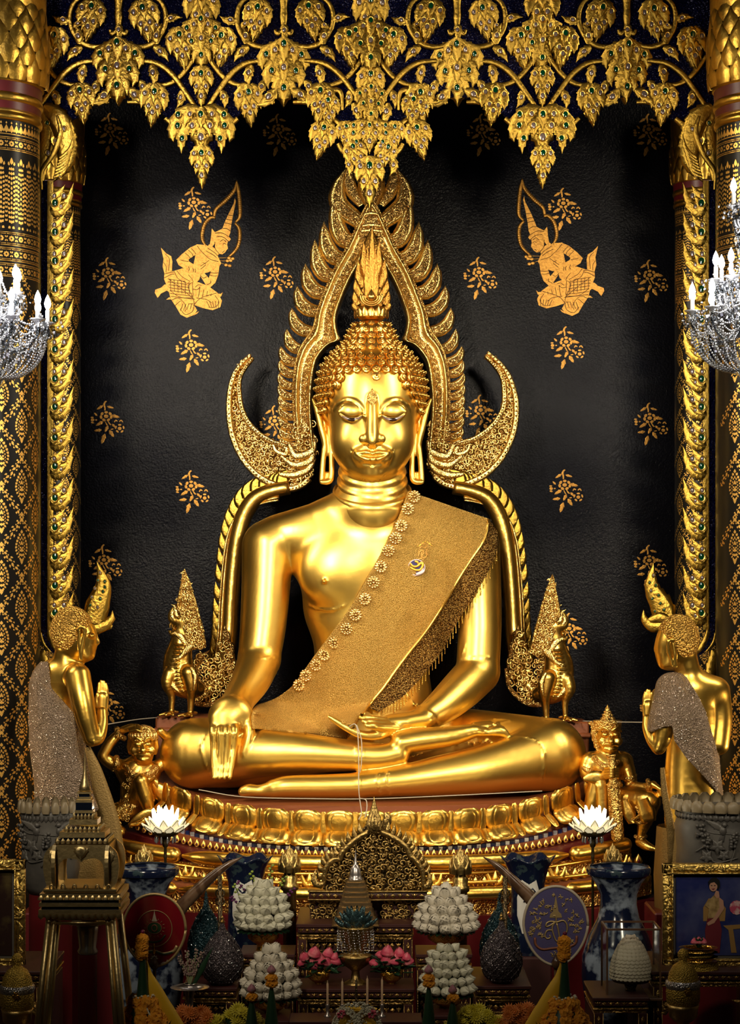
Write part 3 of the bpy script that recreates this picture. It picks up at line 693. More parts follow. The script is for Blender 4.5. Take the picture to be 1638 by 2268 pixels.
# kneeling sky figures in gold line work, drawn as thin gold plates with engraved lines
M_engr = mat('engraved_line', (.10, .035, .004), .6)
def angel(ox, oy, mir):
    Y = YB-.002; q = .1832
    def X(P): return [((W(ox+(x*q if not mir else -x*q), 380+oy+y*q, Y).x), W(0, 380+oy+y*q, Y).z) for x, y in P]
    root = link('sky_figure', None, wall_back, loc=-Vector(wall_back.location)); root['label'] = 'gold kneeling winged-hat worshipper painted on black wall'
    cnt_ = [0]
    def P(name, poly, d=.003):
        cnt_[0] += 1; b = MB(); b.add(plate(X(poly), Y-d*.6-.0004*cnt_[0], Y)); return b.obj(name, M_sten, root, False)
    def St(name, pts, w, m=M_sten, d=.002, n=24, par=None):
        b = MB(); C = cr(pts, n); b.add(tube([(x, Y-d, z) for x, z in X(C)], [v*q*S(1, Y) for v in w], 5, .25)); return b.obj(name, m, par or root)
    St('halo_band', [(1222, 110), (1195, 225), (1090, 350), (975, 455), (950, 545)], (6, 26, 28, 24, 20))
    St('halo_band', [(965, 560), (905, 560), (835, 640), (806, 760), (815, 840), (850, 900)], (18, 26, 26, 24, 14))
    St('halo_band', [(1222, 110), (1243, 220), (1260, 380), (1262, 540), (1210, 615)], (8, 26, 28, 26, 16))
    St('halo_band', [(1200, 620), (1250, 680), (1262, 780), (1240, 900), (1190, 975), (1130, 1030)], (16, 26, 26, 22, 16))
    P('crown', [(1200, 320), (1214, 360), (1180, 520), (1158, 640), (1145, 740), (1128, 780), (1152, 820), (1125, 850), (1050, 800), (985, 785), (950, 740), (1050, 690), (1075, 620), (1120, 520), (1185, 390)])
    P('face', [(985, 785), (1055, 795), (1115, 840), (1108, 885), (1118, 930), (1100, 950), (1085, 975), (1050, 1002), (1010, 995), (960, 930), (955, 850)], .0035)
    P('ear_ornament', [(922, 688), (985, 765), (965, 860), (930, 905), (895, 900), (912, 800)])
    P('neck', [(890, 880), (960, 930), (1010, 990), (985, 1035), (880, 1000), (850, 930)])
    P('torso', [(740, 880), (860, 890), (990, 1010), (1035, 1110), (1000, 1170), (870, 1222), (790, 1235), (770, 1310), (720, 1350), (650, 1260), (570, 1175), (700, 1130), (725, 1010)])
    P('arm', [(740, 885), (660, 920), (560, 1000), (492, 1070), (520, 1130), (640, 1205), (745, 1222), (765, 1160), (650, 1090), (640, 1065), (720, 1010), (765, 950)], .004)
    P('arm', [(1020, 1110), (1000, 1250), (965, 1345), (905, 1400), (850, 1370), (775, 1250), (830, 1225), (885, 1290), (915, 1200), (900, 1150)], .004)
    P('hands', [(735, 1222), (750, 1170), (810, 1100), (880, 1062), (905, 1085), (850, 1165), (790, 1232)], .005)
    P('skirt', [(460, 1205), (570, 1170), (660, 1230), (740, 1330), (880, 1385), (990, 1465), (1045, 1560), (1025, 1640), (930, 1678), (810, 1650), (710, 1615), (745, 1680), (705, 1735), (620, 1768), (545, 1730), (480, 1620), (425, 1540), (400, 1440), (345, 1300), (350, 1230), (400, 1208)])
    P('tail_cloth', [(440, 1200), (350, 1230), (328, 1150), (340, 1060), (308, 922), (372, 990), (432, 1025), (446, 1090)])
    P('foot', [(405, 1360), (350, 1368), (310, 1405), (240, 1430), (233, 1465), (268, 1528), (292, 1500), (305, 1478), (380, 1440), (470, 1500), (500, 1460)], .0035)
    P('tassel', [(970, 1475), (1030, 1480), (1056, 1460), (1035, 1510), (1000, 1520)]); P('tassel', [(700, 1725), (768, 1690), (745, 1720), (705, 1740)]); P('tassel', [(370, 1550), (410, 1520), (430, 1545)])
    for a in ([(880, 1100), (980, 1050), (1105, 1042)], [(880, 1105), (980, 1078), (1090, 1080)], [(900, 1100), (1000, 1098), (1072, 1118)]): St('stem', a, (5, 5))
    for (x, y) in ((1130, 1045), (1175, 1052), (1110, 1080), (1150, 1075), (1095, 1130), (1138, 1138)):
        b = MB(); cc = X([(x, y)])[0]; b.add(sphere((cc[0], Y-.002, cc[1]), S(26*q, Y), 8, 5, (1, .12, .8))); b.obj('bud', M_sten, root)
    L = [[(1020, 850), (1060, 825), (1095, 850)], [(1055, 880), (1075, 870), (1095, 882)], [(1050, 980), (1075, 960)], [(960, 850), (962, 930), (1010, 995)], [(985, 785), (1060, 795), (1130, 850)], [(960, 745), (1050, 745), (1145, 800)], [(1055, 690), (1100, 690), (1145, 720)], [(1075, 620), (1165, 640)], [(1095, 580), (1172, 590)], [(1120, 530), (1180, 535)],
         [(870, 925), (960, 985), (990, 1020)], [(850, 960), (940, 1010), (980, 1045)], [(830, 1000), (900, 1060), (1000, 1090)], [(745, 900), (790, 960), (830, 1000)], [(600, 985), (640, 1020), (665, 1055)], [(640, 950), (680, 990), (700, 1030)], [(670, 930), (710, 970), (730, 1000)], [(545, 1070), (580, 1080), (640, 1090)], [(640, 1150), (650, 1180), (640, 1205)], [(690, 1165), (700, 1190), (695, 1220)], [(720, 1175), (725, 1200), (720, 1222)],
         [(890, 1220), (950, 1230), (1000, 1225)], [(890, 1250), (950, 1265), (990, 1260)], [(780, 1250), (820, 1290), (860, 1270)], [(860, 1370), (905, 1350), (910, 1320)], [(350, 1240), (420, 1220), (470, 1215)], [(345, 1290), (420, 1250), (470, 1240)], [(470, 1210), (520, 1300), (640, 1360)], [(500, 1200), (560, 1270), (660, 1330)], [(640, 1250), (700, 1330), (640, 1370), (650, 1440), (700, 1540), (710, 1610)],
         [(400, 1300), (560, 1420), (700, 1540)], [(420, 1440), (540, 1520), (700, 1530)], [(480, 1620), (560, 1560), (610, 1640), (600, 1690)], [(540, 1660), (600, 1730), (680, 1700), (705, 1650)], [(740, 1530), (860, 1550), (920, 1590)], [(880, 1640), (960, 1640), (1010, 1580), (960, 1500)], [(700, 1620), (790, 1530), (980, 1470)], [(430, 1560), (500, 1530), (560, 1550)], [(640, 1600), (700, 1600)], [(360, 1000), (410, 1060), (400, 1200)], [(340, 1100), (370, 1150), (370, 1220)],
         [(810, 1100), (850, 1120)], [(780, 1150), (840, 1110), (890, 1075)], [(790, 1180), (850, 1130)], [(720, 1400), (760, 1370), (800, 1380)], [(690, 1420), (740, 1430), (780, 1400)]]
    for k in range(7): x = 420+k*45; L.append([(x, 1300+k*8), (x+5, 1440+k*12)]); L.append([(390+k*6, 1300+k*35), (600+k*20, 1330+k*36)])
    for k in range(5): L.append([(540+k*40, 1690-k*8), (575+k*35, 1600)]); L.append([(780+k*45, 1400+k*25), (760+k*50, 1520-k*5)]); L.append([(900+k*25, 1650), (860+k*35, 1570)])
    b = MB()
    for l in L: b.add(tube([(x, Y-.0085, z) for x, z in X(cr(l, 10))], 3.0*q*S(1, Y), 4, .4))
    b.obj('engraving', M_engr, root)
    b = MB()
    for A in ([(1185, 240), (1090, 345), (975, 450)], [(905, 580), (845, 650), (818, 760), (830, 850)], [(1243, 240), (1255, 380), (1258, 530)], [(1245, 690), (1255, 780), (1235, 890), (1185, 960)]):
        C = cr(A, 13)
        for i in range(1, 12):
            d = C[i+1]-C[i]; d /= np.linalg.norm(d); nn = np.array([-d[1], d[0]]); b.add(tube([(x, Y-.009, z) for x, z in X([C[i]-nn*22, C[i]+nn*22])], 2.2*q*S(1, Y), 4, .5))
    b.obj('halo_engraving', M_engr, root)
angel(300, 0, False)
angel(1380, -4, True)
# ================================================================ flame arch
YA = .72
M_arch = mat('arch_gold', (.95, .62, .20), .30, 1, ('carve', 80, .85, .012), mix=((.42, .10, .02), 'edge', 70, .04, .0))
M_rim = mat('arch_rim_gold', (1.0, .68, .22), .28, 1, ('voronoi', 120, .35, .006))
arch = thing('flame_arch', 'tall carved golden arch of flames and serpent horns framing the seated statue', 'arch')
def spiral(c, r, a0, turns=1.25, w=.25, d=1):
    n = 14; P = []
    for i in range(n):
        t = i/(n-1); a = a0+d*t*turns*2*PI; rr = r*(1-t*.82); P.append((c[0]+rr*math.cos(a), c[1]-r*.25*t, c[2]+rr*math.sin(a)))
    return tube(P, [r*w*.7, r*w, r*w*.9, r*w*1.1], 5)
def inside(p, poly):
    x, y = p; c = False; n = len(poly); j = n-1
    for i in range(n):
        xi, yi = poly[i]; xj, yj = poly[j]
        if (yi > y) != (yj > y) and x < (xj-xi)*(y-yi)/(yj-yi)+xi: c = not c
        j = i
    return c
def scrollfill(poly, Y, r, seed=3, jit=.35, leaf=True):
    """curls and small leaves packed into an outline given in photo pixels, standing at depth Y"""
    rnd = random.Random(seed); b = MB(); xs = [p[0] for p in poly]; ys = [p[1] for p in poly]; st = r*1.65; y = min(ys)+r*.5; k = 0
    while y < max(ys):
        x = min(xs)+(st/2 if k % 2 else 0)
        while x < max(xs):
            px_, py_ = x+rnd.uniform(-jit, jit)*r, y+rnd.uniform(-jit, jit)*r
            if inside((px_, py_), poly):
                R_ = S(r*rnd.uniform(.8, 1.15), Y); w = W(px_, py_, Y)
                b.add(spiral(w, R_, rnd.uniform(0, 6.28), 1.3, .25, rnd.choice((-1, 1))))
                if leaf and rnd.random() < .8:
                    a = rnd.uniform(0, 6.28); ss = R_*1.1
                    b.add(blade([(0, 0), (ss*.6*math.cos(a), ss*.6*math.sin(a)), (ss*1.3*math.cos(a+.5), ss*1.3*math.sin(a+.5))], [ss*.15, ss*.38, ss*.25, 0], n=5, h=.6), M=Matrix.Translation(w))
            x += st
        y += st*.86; k += 1
    return b
pairs = [((825, 438), (823, 517)), ((812, 452), (823, 520)), ((797, 480), (817, 540)), ((769, 542), (797, 588)), ((740, 593), (776, 626)), ((718, 643), (758, 668)), ((701, 688), (746, 708)), ((692, 724), (750, 738)), ((680, 744), (757, 757)), ((668, 762), (737, 764)), ((659, 782), (719, 779)), ((651, 815), (702, 806)), ((647, 860), (694, 858)), ((648, 910), (692, 910)), ((652, 955), (695, 958)), ((656, 1000), (700, 1005))]
SEC = [(-1, -.5, 0), (-1, .3, 0), (-.93, .8, 0), (-.8, 1.1, 0), (-.66, 1.1, 0), (-.54, .8, 0), (-.5, .35, 1), (-.2, .38, 1), (.15, .38, 1), (.42, .35, 0), (.46, .75, 0), (.6, .9, 0), (.72, .7, 0), (.75, .4, 1), (.9, .4, 1), (1, .2, 0), (1, -.5, 0)]
def mirx(x, m): return x if m == 0 else 1644-x
leafspec = [((766, 372), (797, 492), 21), ((740, 433), (779, 536), 17), ((717, 490), (758, 574), 16), ((697, 530), (737, 612), 15.5), ((676, 583), (720, 650), 15), ((658, 632), (706, 690), 13.5), ((646, 681), (693, 735), 12.5), ((635, 728), (670, 774), 11), ((622, 766), (659, 803), 10), ((620, 797), (655, 829), 9), ((618, 826), (652, 856), 8.2), ((618, 850), (650, 879), 8), ((619, 874), (650, 902), 8), ((619, 897), (651, 924), 8), ((620, 922), (652, 947), 8), ((621, 947), (655, 969), 8), ((622, 968), (657, 988), 8)]
for m in (0, 1):
    b = MB(); v = []; f = []; mi = []
    PP = cr([(*a, *c) for a, c in pairs], 90); ns = len(SEC)
    for row in PP:
        o = np.array(row[:2]); i_ = np.array(row[2:]); c = (o+i_)/2; hw = S(26, YA)
        for (u, h, _) in SEC:
            p = c+(o-c)*u; w = W(mirx(p[0], m), p[1], YA); v.append((w.x, YA-h*hw, w.z))
    for i in range(len(PP)-1):
        for k in range(ns-1):
            q = (i*ns+k, (i+1)*ns+k, (i+1)*ns+k+1, i*ns+k+1); f.append(q if m else tuple(reversed(q))); mi.append(1 if SEC[k][2] and SEC[k+1][2] else 0)
    b.v = v; b.f = f; b.m = mi; band = b.obj('arch_band', [M_rim, M_arch], arch)
    bd = MB()
    for i in range(0, 89, 1):
        r0, r1 = PP[i], PP[i+1]
        for t in (0, .5):
            r_ = r0+(r1-r0)*t; p = r_[:2]*.97+r_[2:]*.03; w = W(mirx(p[0], m), p[1], YA); bd.add(sphere((w.x, YA-.03, w.z), .0065, 6, 4))
    bo = bd.obj('beading', M_rim, band); bo['kind'] = 'stuff'
    for (tp, bs, wd_) in leafspec:
        wd_ *= 1.18 if tp[1] > 400 else 1
        if tp[1] < 400: sp = [bs, (752, 455), (748, 415), tp]
        else:
            dx, dy = bs[0]-tp[0], bs[1]-tp[1]
            if 1: sp = [bs, (tp[0]+dx*.52, tp[1]+dy*.92), (tp[0]+dx*.16, tp[1]+dy*.66), (tp[0]+dx*.02, tp[1]+dy*.3), tp]
            else: sp = [bs, (tp[0]+dx*.6, bs[1]+9), (tp[0]+dx*.2, bs[1]+2), (tp[0]+1, tp[1]-12)]
        sp = [(mirx(x, m), y) for x, y in sp]
        bb = MB(); bb.add(bladeW(sp, [wd_*.8, wd_, wd_*.95, wd_*.6, 0], YA+.01, n=14, h=.35, back=.5), 0)
        bb.add(bladeW(sp, [wd_*.42, wd_*.62, wd_*.45, wd_*.18, 0], YA+.01-S(wd_*.28), n=12, h=.35, back=.1), 1)
        bb.obj('flame_leaf', [M_rim, M_arch], arch)
    # horn (serpent's trunk) as a crescent of open scroll work
    HO = [(554, 786), (530, 810), (515, 837), (507, 877), (507, 919), (513, 961), (529, 1003), (552, 1036), (580, 1060), (614, 1076), (640, 1083), (668, 1075), (690, 1054), (700, 1020), (700, 1000)]
    HI = [(560, 793), (542, 815), (530, 839), (529, 869), (535, 906), (550, 936), (574, 961), (601, 978), (620, 984), (636, 990), (648, 1000), (658, 1010), (662, 1012), (664, 1006), (660, 1000)]
    if m:
        HO = [((822-(822-x)*1.02)-(0 if y > 900 else (900-y)*-.14), y-5) for x, y in HO]; HI = [((822-(822-x)*1.02)-(0 if y > 900 else (900-y)*-.14), y-5) for x, y in HI]
    horn = None
    for (E, wdt) in ((HO, 6), (HI, 5)):
        C = cr(E[:13] if E is HO else E[:10], 50); bb = MB(); bb.add(bladeW([(mirx(x, m), y) for x, y in C[::2]], [wdt*.6, wdt*1.15, wdt*1.15, wdt*1.15], YA-.06, n=48, h=.7, back=3))
        o = bb.obj('horn' if horn is None else 'horn_rim', M_rim, arch if horn is None else horn); horn = horn or o
        bb = MB()
        for i in range(0, 50): w = W(mirx(C[i][0], m), C[i][1], YA-.078); bb.add(sphere((w.x, w.y, w.z), .007, 6, 4))
        o = bb.obj('beading', M_arch, horn); o['kind'] = 'stuff'
    poly = [(mirx(x, m), y) for x, y in (list(map(tuple, cr(HO[:13], 30)))+list(map(tuple, cr(HI[:13], 30)))[::-1])]
    o = scrollfill(poly, YA-.035, 8, 5+m, .2).obj('scroll_work', M_rim, horn); o['kind'] = 'stuff'
    bb = MB(); bb.add(plate([(W(x, y, YA).x, W(x, y, YA).z) for x, y in poly[::1]], YA+.01, YA+.03)); bb.obj('horn_back', M_arch, horn, False)
    # makara head where band and horn meet
    hd = scrollfill([(mirx(x, m), y) for x, y in ((648, 935), (694, 935), (702, 1010), (690, 1050), (660, 1072), (640, 1040), (630, 1000), (655, 985))], YA-.06, 9, 9+m)
    for sp, w_ in (([(640, 985), (655, 1010), (690, 1000), (698, 975)], [4, 9, 9, 3]), ([(622, 1010), (650, 1030), (688, 1020), (694, 990)], [3, 8, 9, 3]), ([(618, 1050), (650, 1052), (682, 1040), (697, 1015)], [4, 8, 8, 4]), ([(604, 985), (612, 1000), (632, 1006), (634, 994), (627, 990)], [3, 5, 5, 4])):
        hd.add(bladeW([(mirx(x, m), y) for x, y in sp], w_, YA-.07, n=14, h=.7))
    hd.obj('serpent_head', M_rim, arch)
    # lower serpent body: smooth tube with an inner moulding and a serrated comb
    BC = [(640, 1080, .64), (600, 1088, .66), (565, 1105, .68), (541, 1140, .69), (526, 1190, .69), (517, 1260, .69), (511, 1340, .68), (508, 1400, .67), (500, 1460, .62), (484, 1505, .56), (458, 1530, .52), (428, 1530, .50)]
    C = cr(BC, 48); bb = MB(); bb.add(tube([W(mirx(x, m), y, Y) for x, y, Y in C], [S(r) for r in (16, 18, 20, 20, 20, 19, 20, 24, 26, 22)], 14))
    bodyo = bb.obj('serpent_body', M_goldb, arch)
    bb = MB()
    for off, r_ in ((19, 3.2), (25, 2.4)):
        P = []
        for i in range(2, 36):
            d = C[i+1][:2]-C[i-1][:2]; d /= np.linalg.norm(d); P.append(W(mirx(C[i][0]-d[1]*-off*-1, m), C[i][1]+d[0]*off*-1, C[i][2]-.01))
        bb.add(tube(P, S(r_), 6))
    bb.obj('body_moulding', M_rim, bodyo)
    for i in range(0, 36, 1):
        if i % 2 and i > 2: continue
        d = C[i+1][:2]-C[max(i-1, 0)][:2]; d /= np.linalg.norm(d); nx = np.array([d[1], -d[0]]) if 0 else np.array([d[1]*1., -d[0]*1.])
        nx = np.array([d[1], -d[0]]);  nx = nx if (nx[0] < 0 or nx[1] < 0) else -nx
        b0 = C[i][:2]+nx*12; tip = b0+nx*26-d*20; mid = b0+nx*18-d*2
        sp = [(mirx(x, m), y) for x, y in (b0+d*14, mid+d*8, tip)]
        bb = MB(); bb.add(bladeW(sp, [15, 14, 8, 0], C[i][2]+.03, n=7, h=.15, back=.4)); bb.obj('comb_leaf', M_leafg, bodyo)
    tl = [(495, 1400), (512, 1440), (520, 1500), (500, 1540), (470, 1560), (436, 1560), (415, 1545), (428, 1505), (420, 1470), (440, 1450), (463, 1441), (468, 1470), (480, 1440)]
    o = scrollfill([(mirx(x, m), y) for x, y in tl], .44, 8.5, 20+m).obj('tail_scrolls', M_rim, bodyo); o['kind'] = 'stuff'
    bb = MB(); bb.add(bladeW([(mirx(x, m), y) for x, y in ((512, 1500), (508, 1450), (500, 1405), (497, 1385))], [12, 16, 10, 0], .47, n=12, h=.4, ser=.3, ns=4)); bb.add(bladeW([(mirx(x, m), y) for x, y in ((440, 1540), (425, 1500), (438, 1462), (464, 1440))], [14, 17, 12, 0], .47, n=10, h=.5, ser=.2, ns=4)); bb.add(bladeW([(mirx(x, m), y) for x, y in ((525, 1480), (515, 1525), (480, 1556), (440, 1560), (415, 1548))], [3, 5, 6, 5, 3], .42, n=20, h=.7))
    bb.obj('tail_leaf', M_arch, bodyo)
# crown piece at the apex
bb = MB()
bb.add(bladeW([(822, 524), (822, 480), (823, 440)], [30, 26, 12, 0], YA-.05, n=8, h=.25, back=.5), 1)
for y, w in ((512, 22), (500, 19), (474, 14)): bb.add(bladeW([(822-w, y), (822, y-2), (822+w, y)], [3, 4, 3], YA-.075, n=8, h=.8))
bb.obj('apex_block', [M_rim, M_arch], arch)
for (x, w, tx) in ((822, 30, 822), (800, 14, 786), (844, 14, 858)):
    bb = MB(); bb.add(bladeW([(x, 455), (x+(tx-x)*1.6, 420), (x+(tx-x)*2, 385), (tx, 340)], [w*.5, w, w, w*.6, 0], YA+.01+abs(x-822)*.0004, n=14, h=.35), 0)
    bb.add(bladeW([(x, 452), (x+(tx-x)*1.6, 420), (x+(tx-x)*2, 388), (tx, 352)], [w*.3, w*.7, w*.7, w*.4, 0], YA-.02, n=12, h=.3), 1); bb.obj('flame_leaf', [M_rim, M_arch], arch)
# ================================================================ gilded leaf canopy with glass inlay
YF = -.55; SF = S(1, YF)
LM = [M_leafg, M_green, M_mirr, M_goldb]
def lobe(b, sp, w, base=0, n=9, ser=.30, ns=5, h=.17, mi=0):
    base *= 1.35
    b.add(blade([(x*SF, -y*SF) for x, y in sp], [q*SF for q in w], n=n, h=h, ser=ser, ns=ns, base=base*SF, back=.3), mi)
def eye(b, x, y, r, g, base):
    r *= 1.3; base = base*1.35-1
    b.add(ring((x*SF, -base*SF, -y*SF), r*1.15*SF, r*1.35*SF, r*.22*SF, 10, 5), 3)
    b.add(gem((x*SF, -(base-1)*SF, -y*SF), r*1.0*SF, r*1.15*SF, r*.15*SF), 1 if g else 2)
def small_leaf():
    b = MB(); lobe(b, [(0, 0), (3, 14), (3, 26), (-2, 40)], [5, 10, 10.5, 6, 0], ns=4); lobe(b, [(0, 3), (4, 14), (3, 26)], [3, 6, 5, 0], 3, ser=0); eye(b, 2, 15, 3.2, 0, 6); return b
def medium_leaf():
    b = MB(); lobe(b, [(0, 0), (0, 30), (0, 56), (0, 80)], [12, 24, 23, 17, 10, 0], ns=7, n=14)
    for m in (-1, 1):
        lobe(b, [(m*6, 2), (m*17, 16), (m*20, 34), (m*21, 48)], [7, 10, 9, 0], 3)
        lobe(b, [(m*3, 26), (m*9, 42), (m*11, 62)], [6, 8.5, 0], 4)
        eye(b, m*17, 20, 3.0, 0, 9); eye(b, m*8, 42, 2.8, 0, 9)
    lobe(b, [(0, 1), (0, 16), (0, 38)], [6, 12, 9, 0], 6); eye(b, 0, 16, 3.8, 1, 12)
    lobe(b, [(0, 40), (0, 54), (0, 76)], [5, 9, 6, 0], 5); eye(b, 0, 53, 3.0, 0, 9); return b
def slim_leaf():
    b = MB(); lobe(b, [(0, 0), (0, 30), (0, 60), (0, 92)], [13, 26, 22, 14, 10, 0], ns=8, n=16)
    for m in (-1, 1):
        lobe(b, [(m*5, 3), (m*15, 16), (m*20, 34), (m*21, 44)], [8, 10, 8, 0], 3); eye(b, m*16, 18, 3.1, 0, 9)
        lobe(b, [(m*3, 30), (m*10, 46), (m*13, 62)], [6, 8, 0], 4); eye(b, m*10, 44, 3, 0, 9)
    lobe(b, [(0, 1), (0, 18), (0, 42)], [6, 12, 9, 0], 6); eye(b, 0, 18, 4.2, 1, 12)
    lobe(b, [(0, 48), (0, 62), (0, 90)], [6, 10, 7, 0], 5); eye(b, 0, 64, 3.6, 0, 9); return b
def fan_leaf():
    b = MB(); lobe(b, [(0, -2), (0, 30), (0, 60), (0, 96)], [26, 44, 36, 20, 0], ns=7, n=14)
    for m in (-1, 1):
        lobe(b, [(m*8, -2), (m*36, 6), (m*52, 30), (m*58, 54), (m*56, 68)], [8, 15, 16, 12, 0], 1, ns=6, n=13)
        lobe(b, [(m*14, 20), (m*34, 40), (m*40, 64), (m*40, 92)], [8, 14, 15, 10, 0], 2, ns=6, n=13)
        lobe(b, [(m*4, 2), (m*20, 6), (m*30, 22), (m*33, 40)], [7, 11, 11, 0], 6)
        eye(b, m*46, 14, 4, 1, 9); eye(b, m*47, 36, 4, 1, 9); eye(b, m*38, 62, 4, 1, 9); eye(b, m*22, 14, 3.4, 0, 13); eye(b, m*18, 36, 3.8, 0, 9)
        lobe(b, [(m*2, 30), (m*14, 42), (m*18, 60)], [6, 9, 0], 6)
    lobe(b, [(0, 0), (0, 18), (0, 46)], [10, 16, 12, 0], 8, n=10); lobe(b, [(0, 4), (0, 16), (0, 34)], [6, 9, 0], 12, ser=0); eye(b, 0, 15, 4.2, 1, 15)
    lobe(b, [(0, 40), (0, 58), (0, 84)], [9, 14, 9, 0], 7); eye(b, 0, 60, 5, 0, 12); return b
def bunch():
    b = MB(); lobe(b, [(0, 0), (0, 50), (0, 90), (0, 132)], [20, 42, 44, 34, 22, 0], ns=8, n=16)
    for m in (-1, 1):
        lobe(b, [(m*10, 10), (m*34, 22), (m*44, 44), (m*42, 62)], [10, 15, 12, 0], 2, ns=5); eye(b, m*35, 30, 4, 1, 9)
        lobe(b, [(m*8, 40), (m*26, 56), (m*34, 78), (m*30, 98)], [9, 14, 12, 0], 3, ns=5); eye(b, m*24, 62, 4, 1, 9)
        lobe(b, [(m*4, 4), (m*18, 14), (m*22, 34), (m*20, 50)], [8, 11, 9, 0], 6); eye(b, m*17, 22, 3.6, 0, 13)
        lobe(b, [(m*5, 74), (m*16, 92), (m*20, 116)], [7, 10, 0], 4)
    lobe(b, [(0, -4), (0, 18), (0, 52)], [8, 17, 12, 0], 9, n=10); eye(b, 0, 10, 4.4, 1, 16)
    lobe(b, [(0, 40), (0, 62), (0, 92)], [8, 14, 9, 0], 7); eye(b, 0, 56, 4.2, 0, 13); lobe(b, [(0, 78), (0, 100), (0, 130)], [8, 14, 10, 0], 6); eye(b, 0, 96, 4.4, 1, 12); return b
def edge_leaf():
    b = MB(); lobe(b, [(2, 60), (14, 54), (32, 40), (46, 2)], [8, 18, 17, 9, 0], ns=6, n=14, h=.2)
    lobe(b, [(4, 30), (16, 24), (30, 6)], [5, 9, 6, 0], 2, ser=.2); lobe(b, [(6, 52), (18, 50), (34, 40)], [6, 8, 6, 0], 3, ser=.2)
    lobe(b, [(4, 50), (12, 42), (26, 26)], [7, 9, 6, 0], 4, ser=0)
    eye(b, 11, 42, 4.4, 1, 7); eye(b, 9, 28, 2.8, 0, 5); eye(b, 28, 28, 3.3, 0, 6); eye(b, 22, 48, 2.8, 0, 5); return b
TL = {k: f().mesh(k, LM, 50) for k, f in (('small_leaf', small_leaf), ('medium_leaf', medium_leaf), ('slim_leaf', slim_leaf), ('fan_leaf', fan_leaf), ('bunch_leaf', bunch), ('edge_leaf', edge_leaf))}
em = TL['edge_leaf'].copy(); TL['edge_leaf_plain'] = em
canopy = thing('leaf_canopy', 'gilded carved leaf canopy inlaid with glass over dark blue mosaic, hanging across the top', 'canopy')
rl = random.Random(4)
def leaf(kind, x, y, ang=0, sc=1, par=None, dy=0, mir=False, jit=True):
    w = W(x, y, YF-dy*SF)
    s = sc*(rl.uniform(.97, 1.03) if jit else 1)*(1.25 if kind in ('medium_leaf', 'small_leaf') else 1.1 if kind == 'bunch_leaf' else 1.16 if kind == 'edge_leaf' else 1.06)
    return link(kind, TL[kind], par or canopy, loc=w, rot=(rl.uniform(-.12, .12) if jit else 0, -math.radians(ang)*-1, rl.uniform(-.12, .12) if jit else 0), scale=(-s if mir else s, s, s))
def vine(P, w, par=None, dy=2, name='vine'):
    b = MB(); b.add(bladeW(list(map(tuple, cr(P, 24)[::2])), w, YF-dy*SF, n=26, h=.55, crease=.75, back=.6)); return b.obj(name, M_leafg, par or canopy)
def rotpt(cx, m, x, y): return (cx+m*x, y)
Bx = [72, 446, 820, 1200, 1578]; Ax = [262, 628, 1012, 1388]
sides = {262: (72, 446), 628: (446, 820), 1012: (820, 1200), 1388: (1200, 1578)}
for A in Ax:
    for m in (-1, 1):
        B = sides[A][0 if m < 0 else 1]; hd_ = abs(B-A); k = hd_/184.0
        P = lambda x, y: (A+m*x*k, y)
        R_ = lambda x, y: (B-m*x*k, y)
        vine([P(2, 88), P(20, 98), P(52, 104), P(84, 90), P(104, 52), P(98, 10), P(70, -14)], [3, 5, 6, 6, 5.5, 5], name='vine_ring')
        vine([P(44, 134), P(84, 140), P(118, 164), P(148, 204), P(176, 246)], [4.5, 6, 6.5, 6, 5])
        vine([R_(14, 124), R_(34, 154), R_(58, 178), R_(84, 188), R_(104, 184)], [5, 6, 5.5, 4], dy=-1)
        vine([P(20, 226), P(50, 226), P(72, 236), P(96, 256)], [4, 6, 6, 4], dy=-2, name='rim'); vine([P(104, 262), P(122, 278), P(140, 296)], [5, 7, 6], dy=-2, name='rim')
        leaf('medium_leaf', *P(52, 0), -m*10, 1.0, mir=m < 0)
        leaf('medium_leaf', *R_(102, 186), m*6, .95, dy=2)
        if 90 < B-m*50 < 1584: leaf('medium_leaf', *R_(50, 60), m*-8, .98, dy=1)
        leaf('small_leaf', *P(84, 98), -m*168, .95, mir=m < 0, dy=4); leaf('small_leaf', *P(70, 106), -m*-38+0, .95, mir=m > 0, dy=1) if 0 else leaf('small_leaf', *P(78, 104), m*-48, .95, mir=m < 0)
        leaf('small_leaf', *P(102, 46), m*-102, .85, dy=1); leaf('small_leaf', *P(96, 60), m*118, .62, dy=2)
        leaf('small_leaf', *P(72, 144), m*-8, .95, mir=m < 0); leaf('small_leaf', *P(46, 178), m*-22, .85); leaf('small_leaf', *P(140, 200), m*14, .85)
        leaf('small_leaf', *P(18, 198), m*-48, 1.15, dy=3)
    vine([(A, -10), (A, 20), (A, 62)], [13, 9, 8, 9, 6], dy=3, name='stem')
    for sx_ in (-1, 1): vine([(A+sx_*2, 66), (A+sx_*14, 74), (A+sx_*20, 64)], [4, 6, 3], dy=5, name='stem_curl')
    leaf('small_leaf', A-1, 52, 0, .8, dy=6)
    leaf('bunch_leaf', A, 88, 0, 1.0, dy=2)
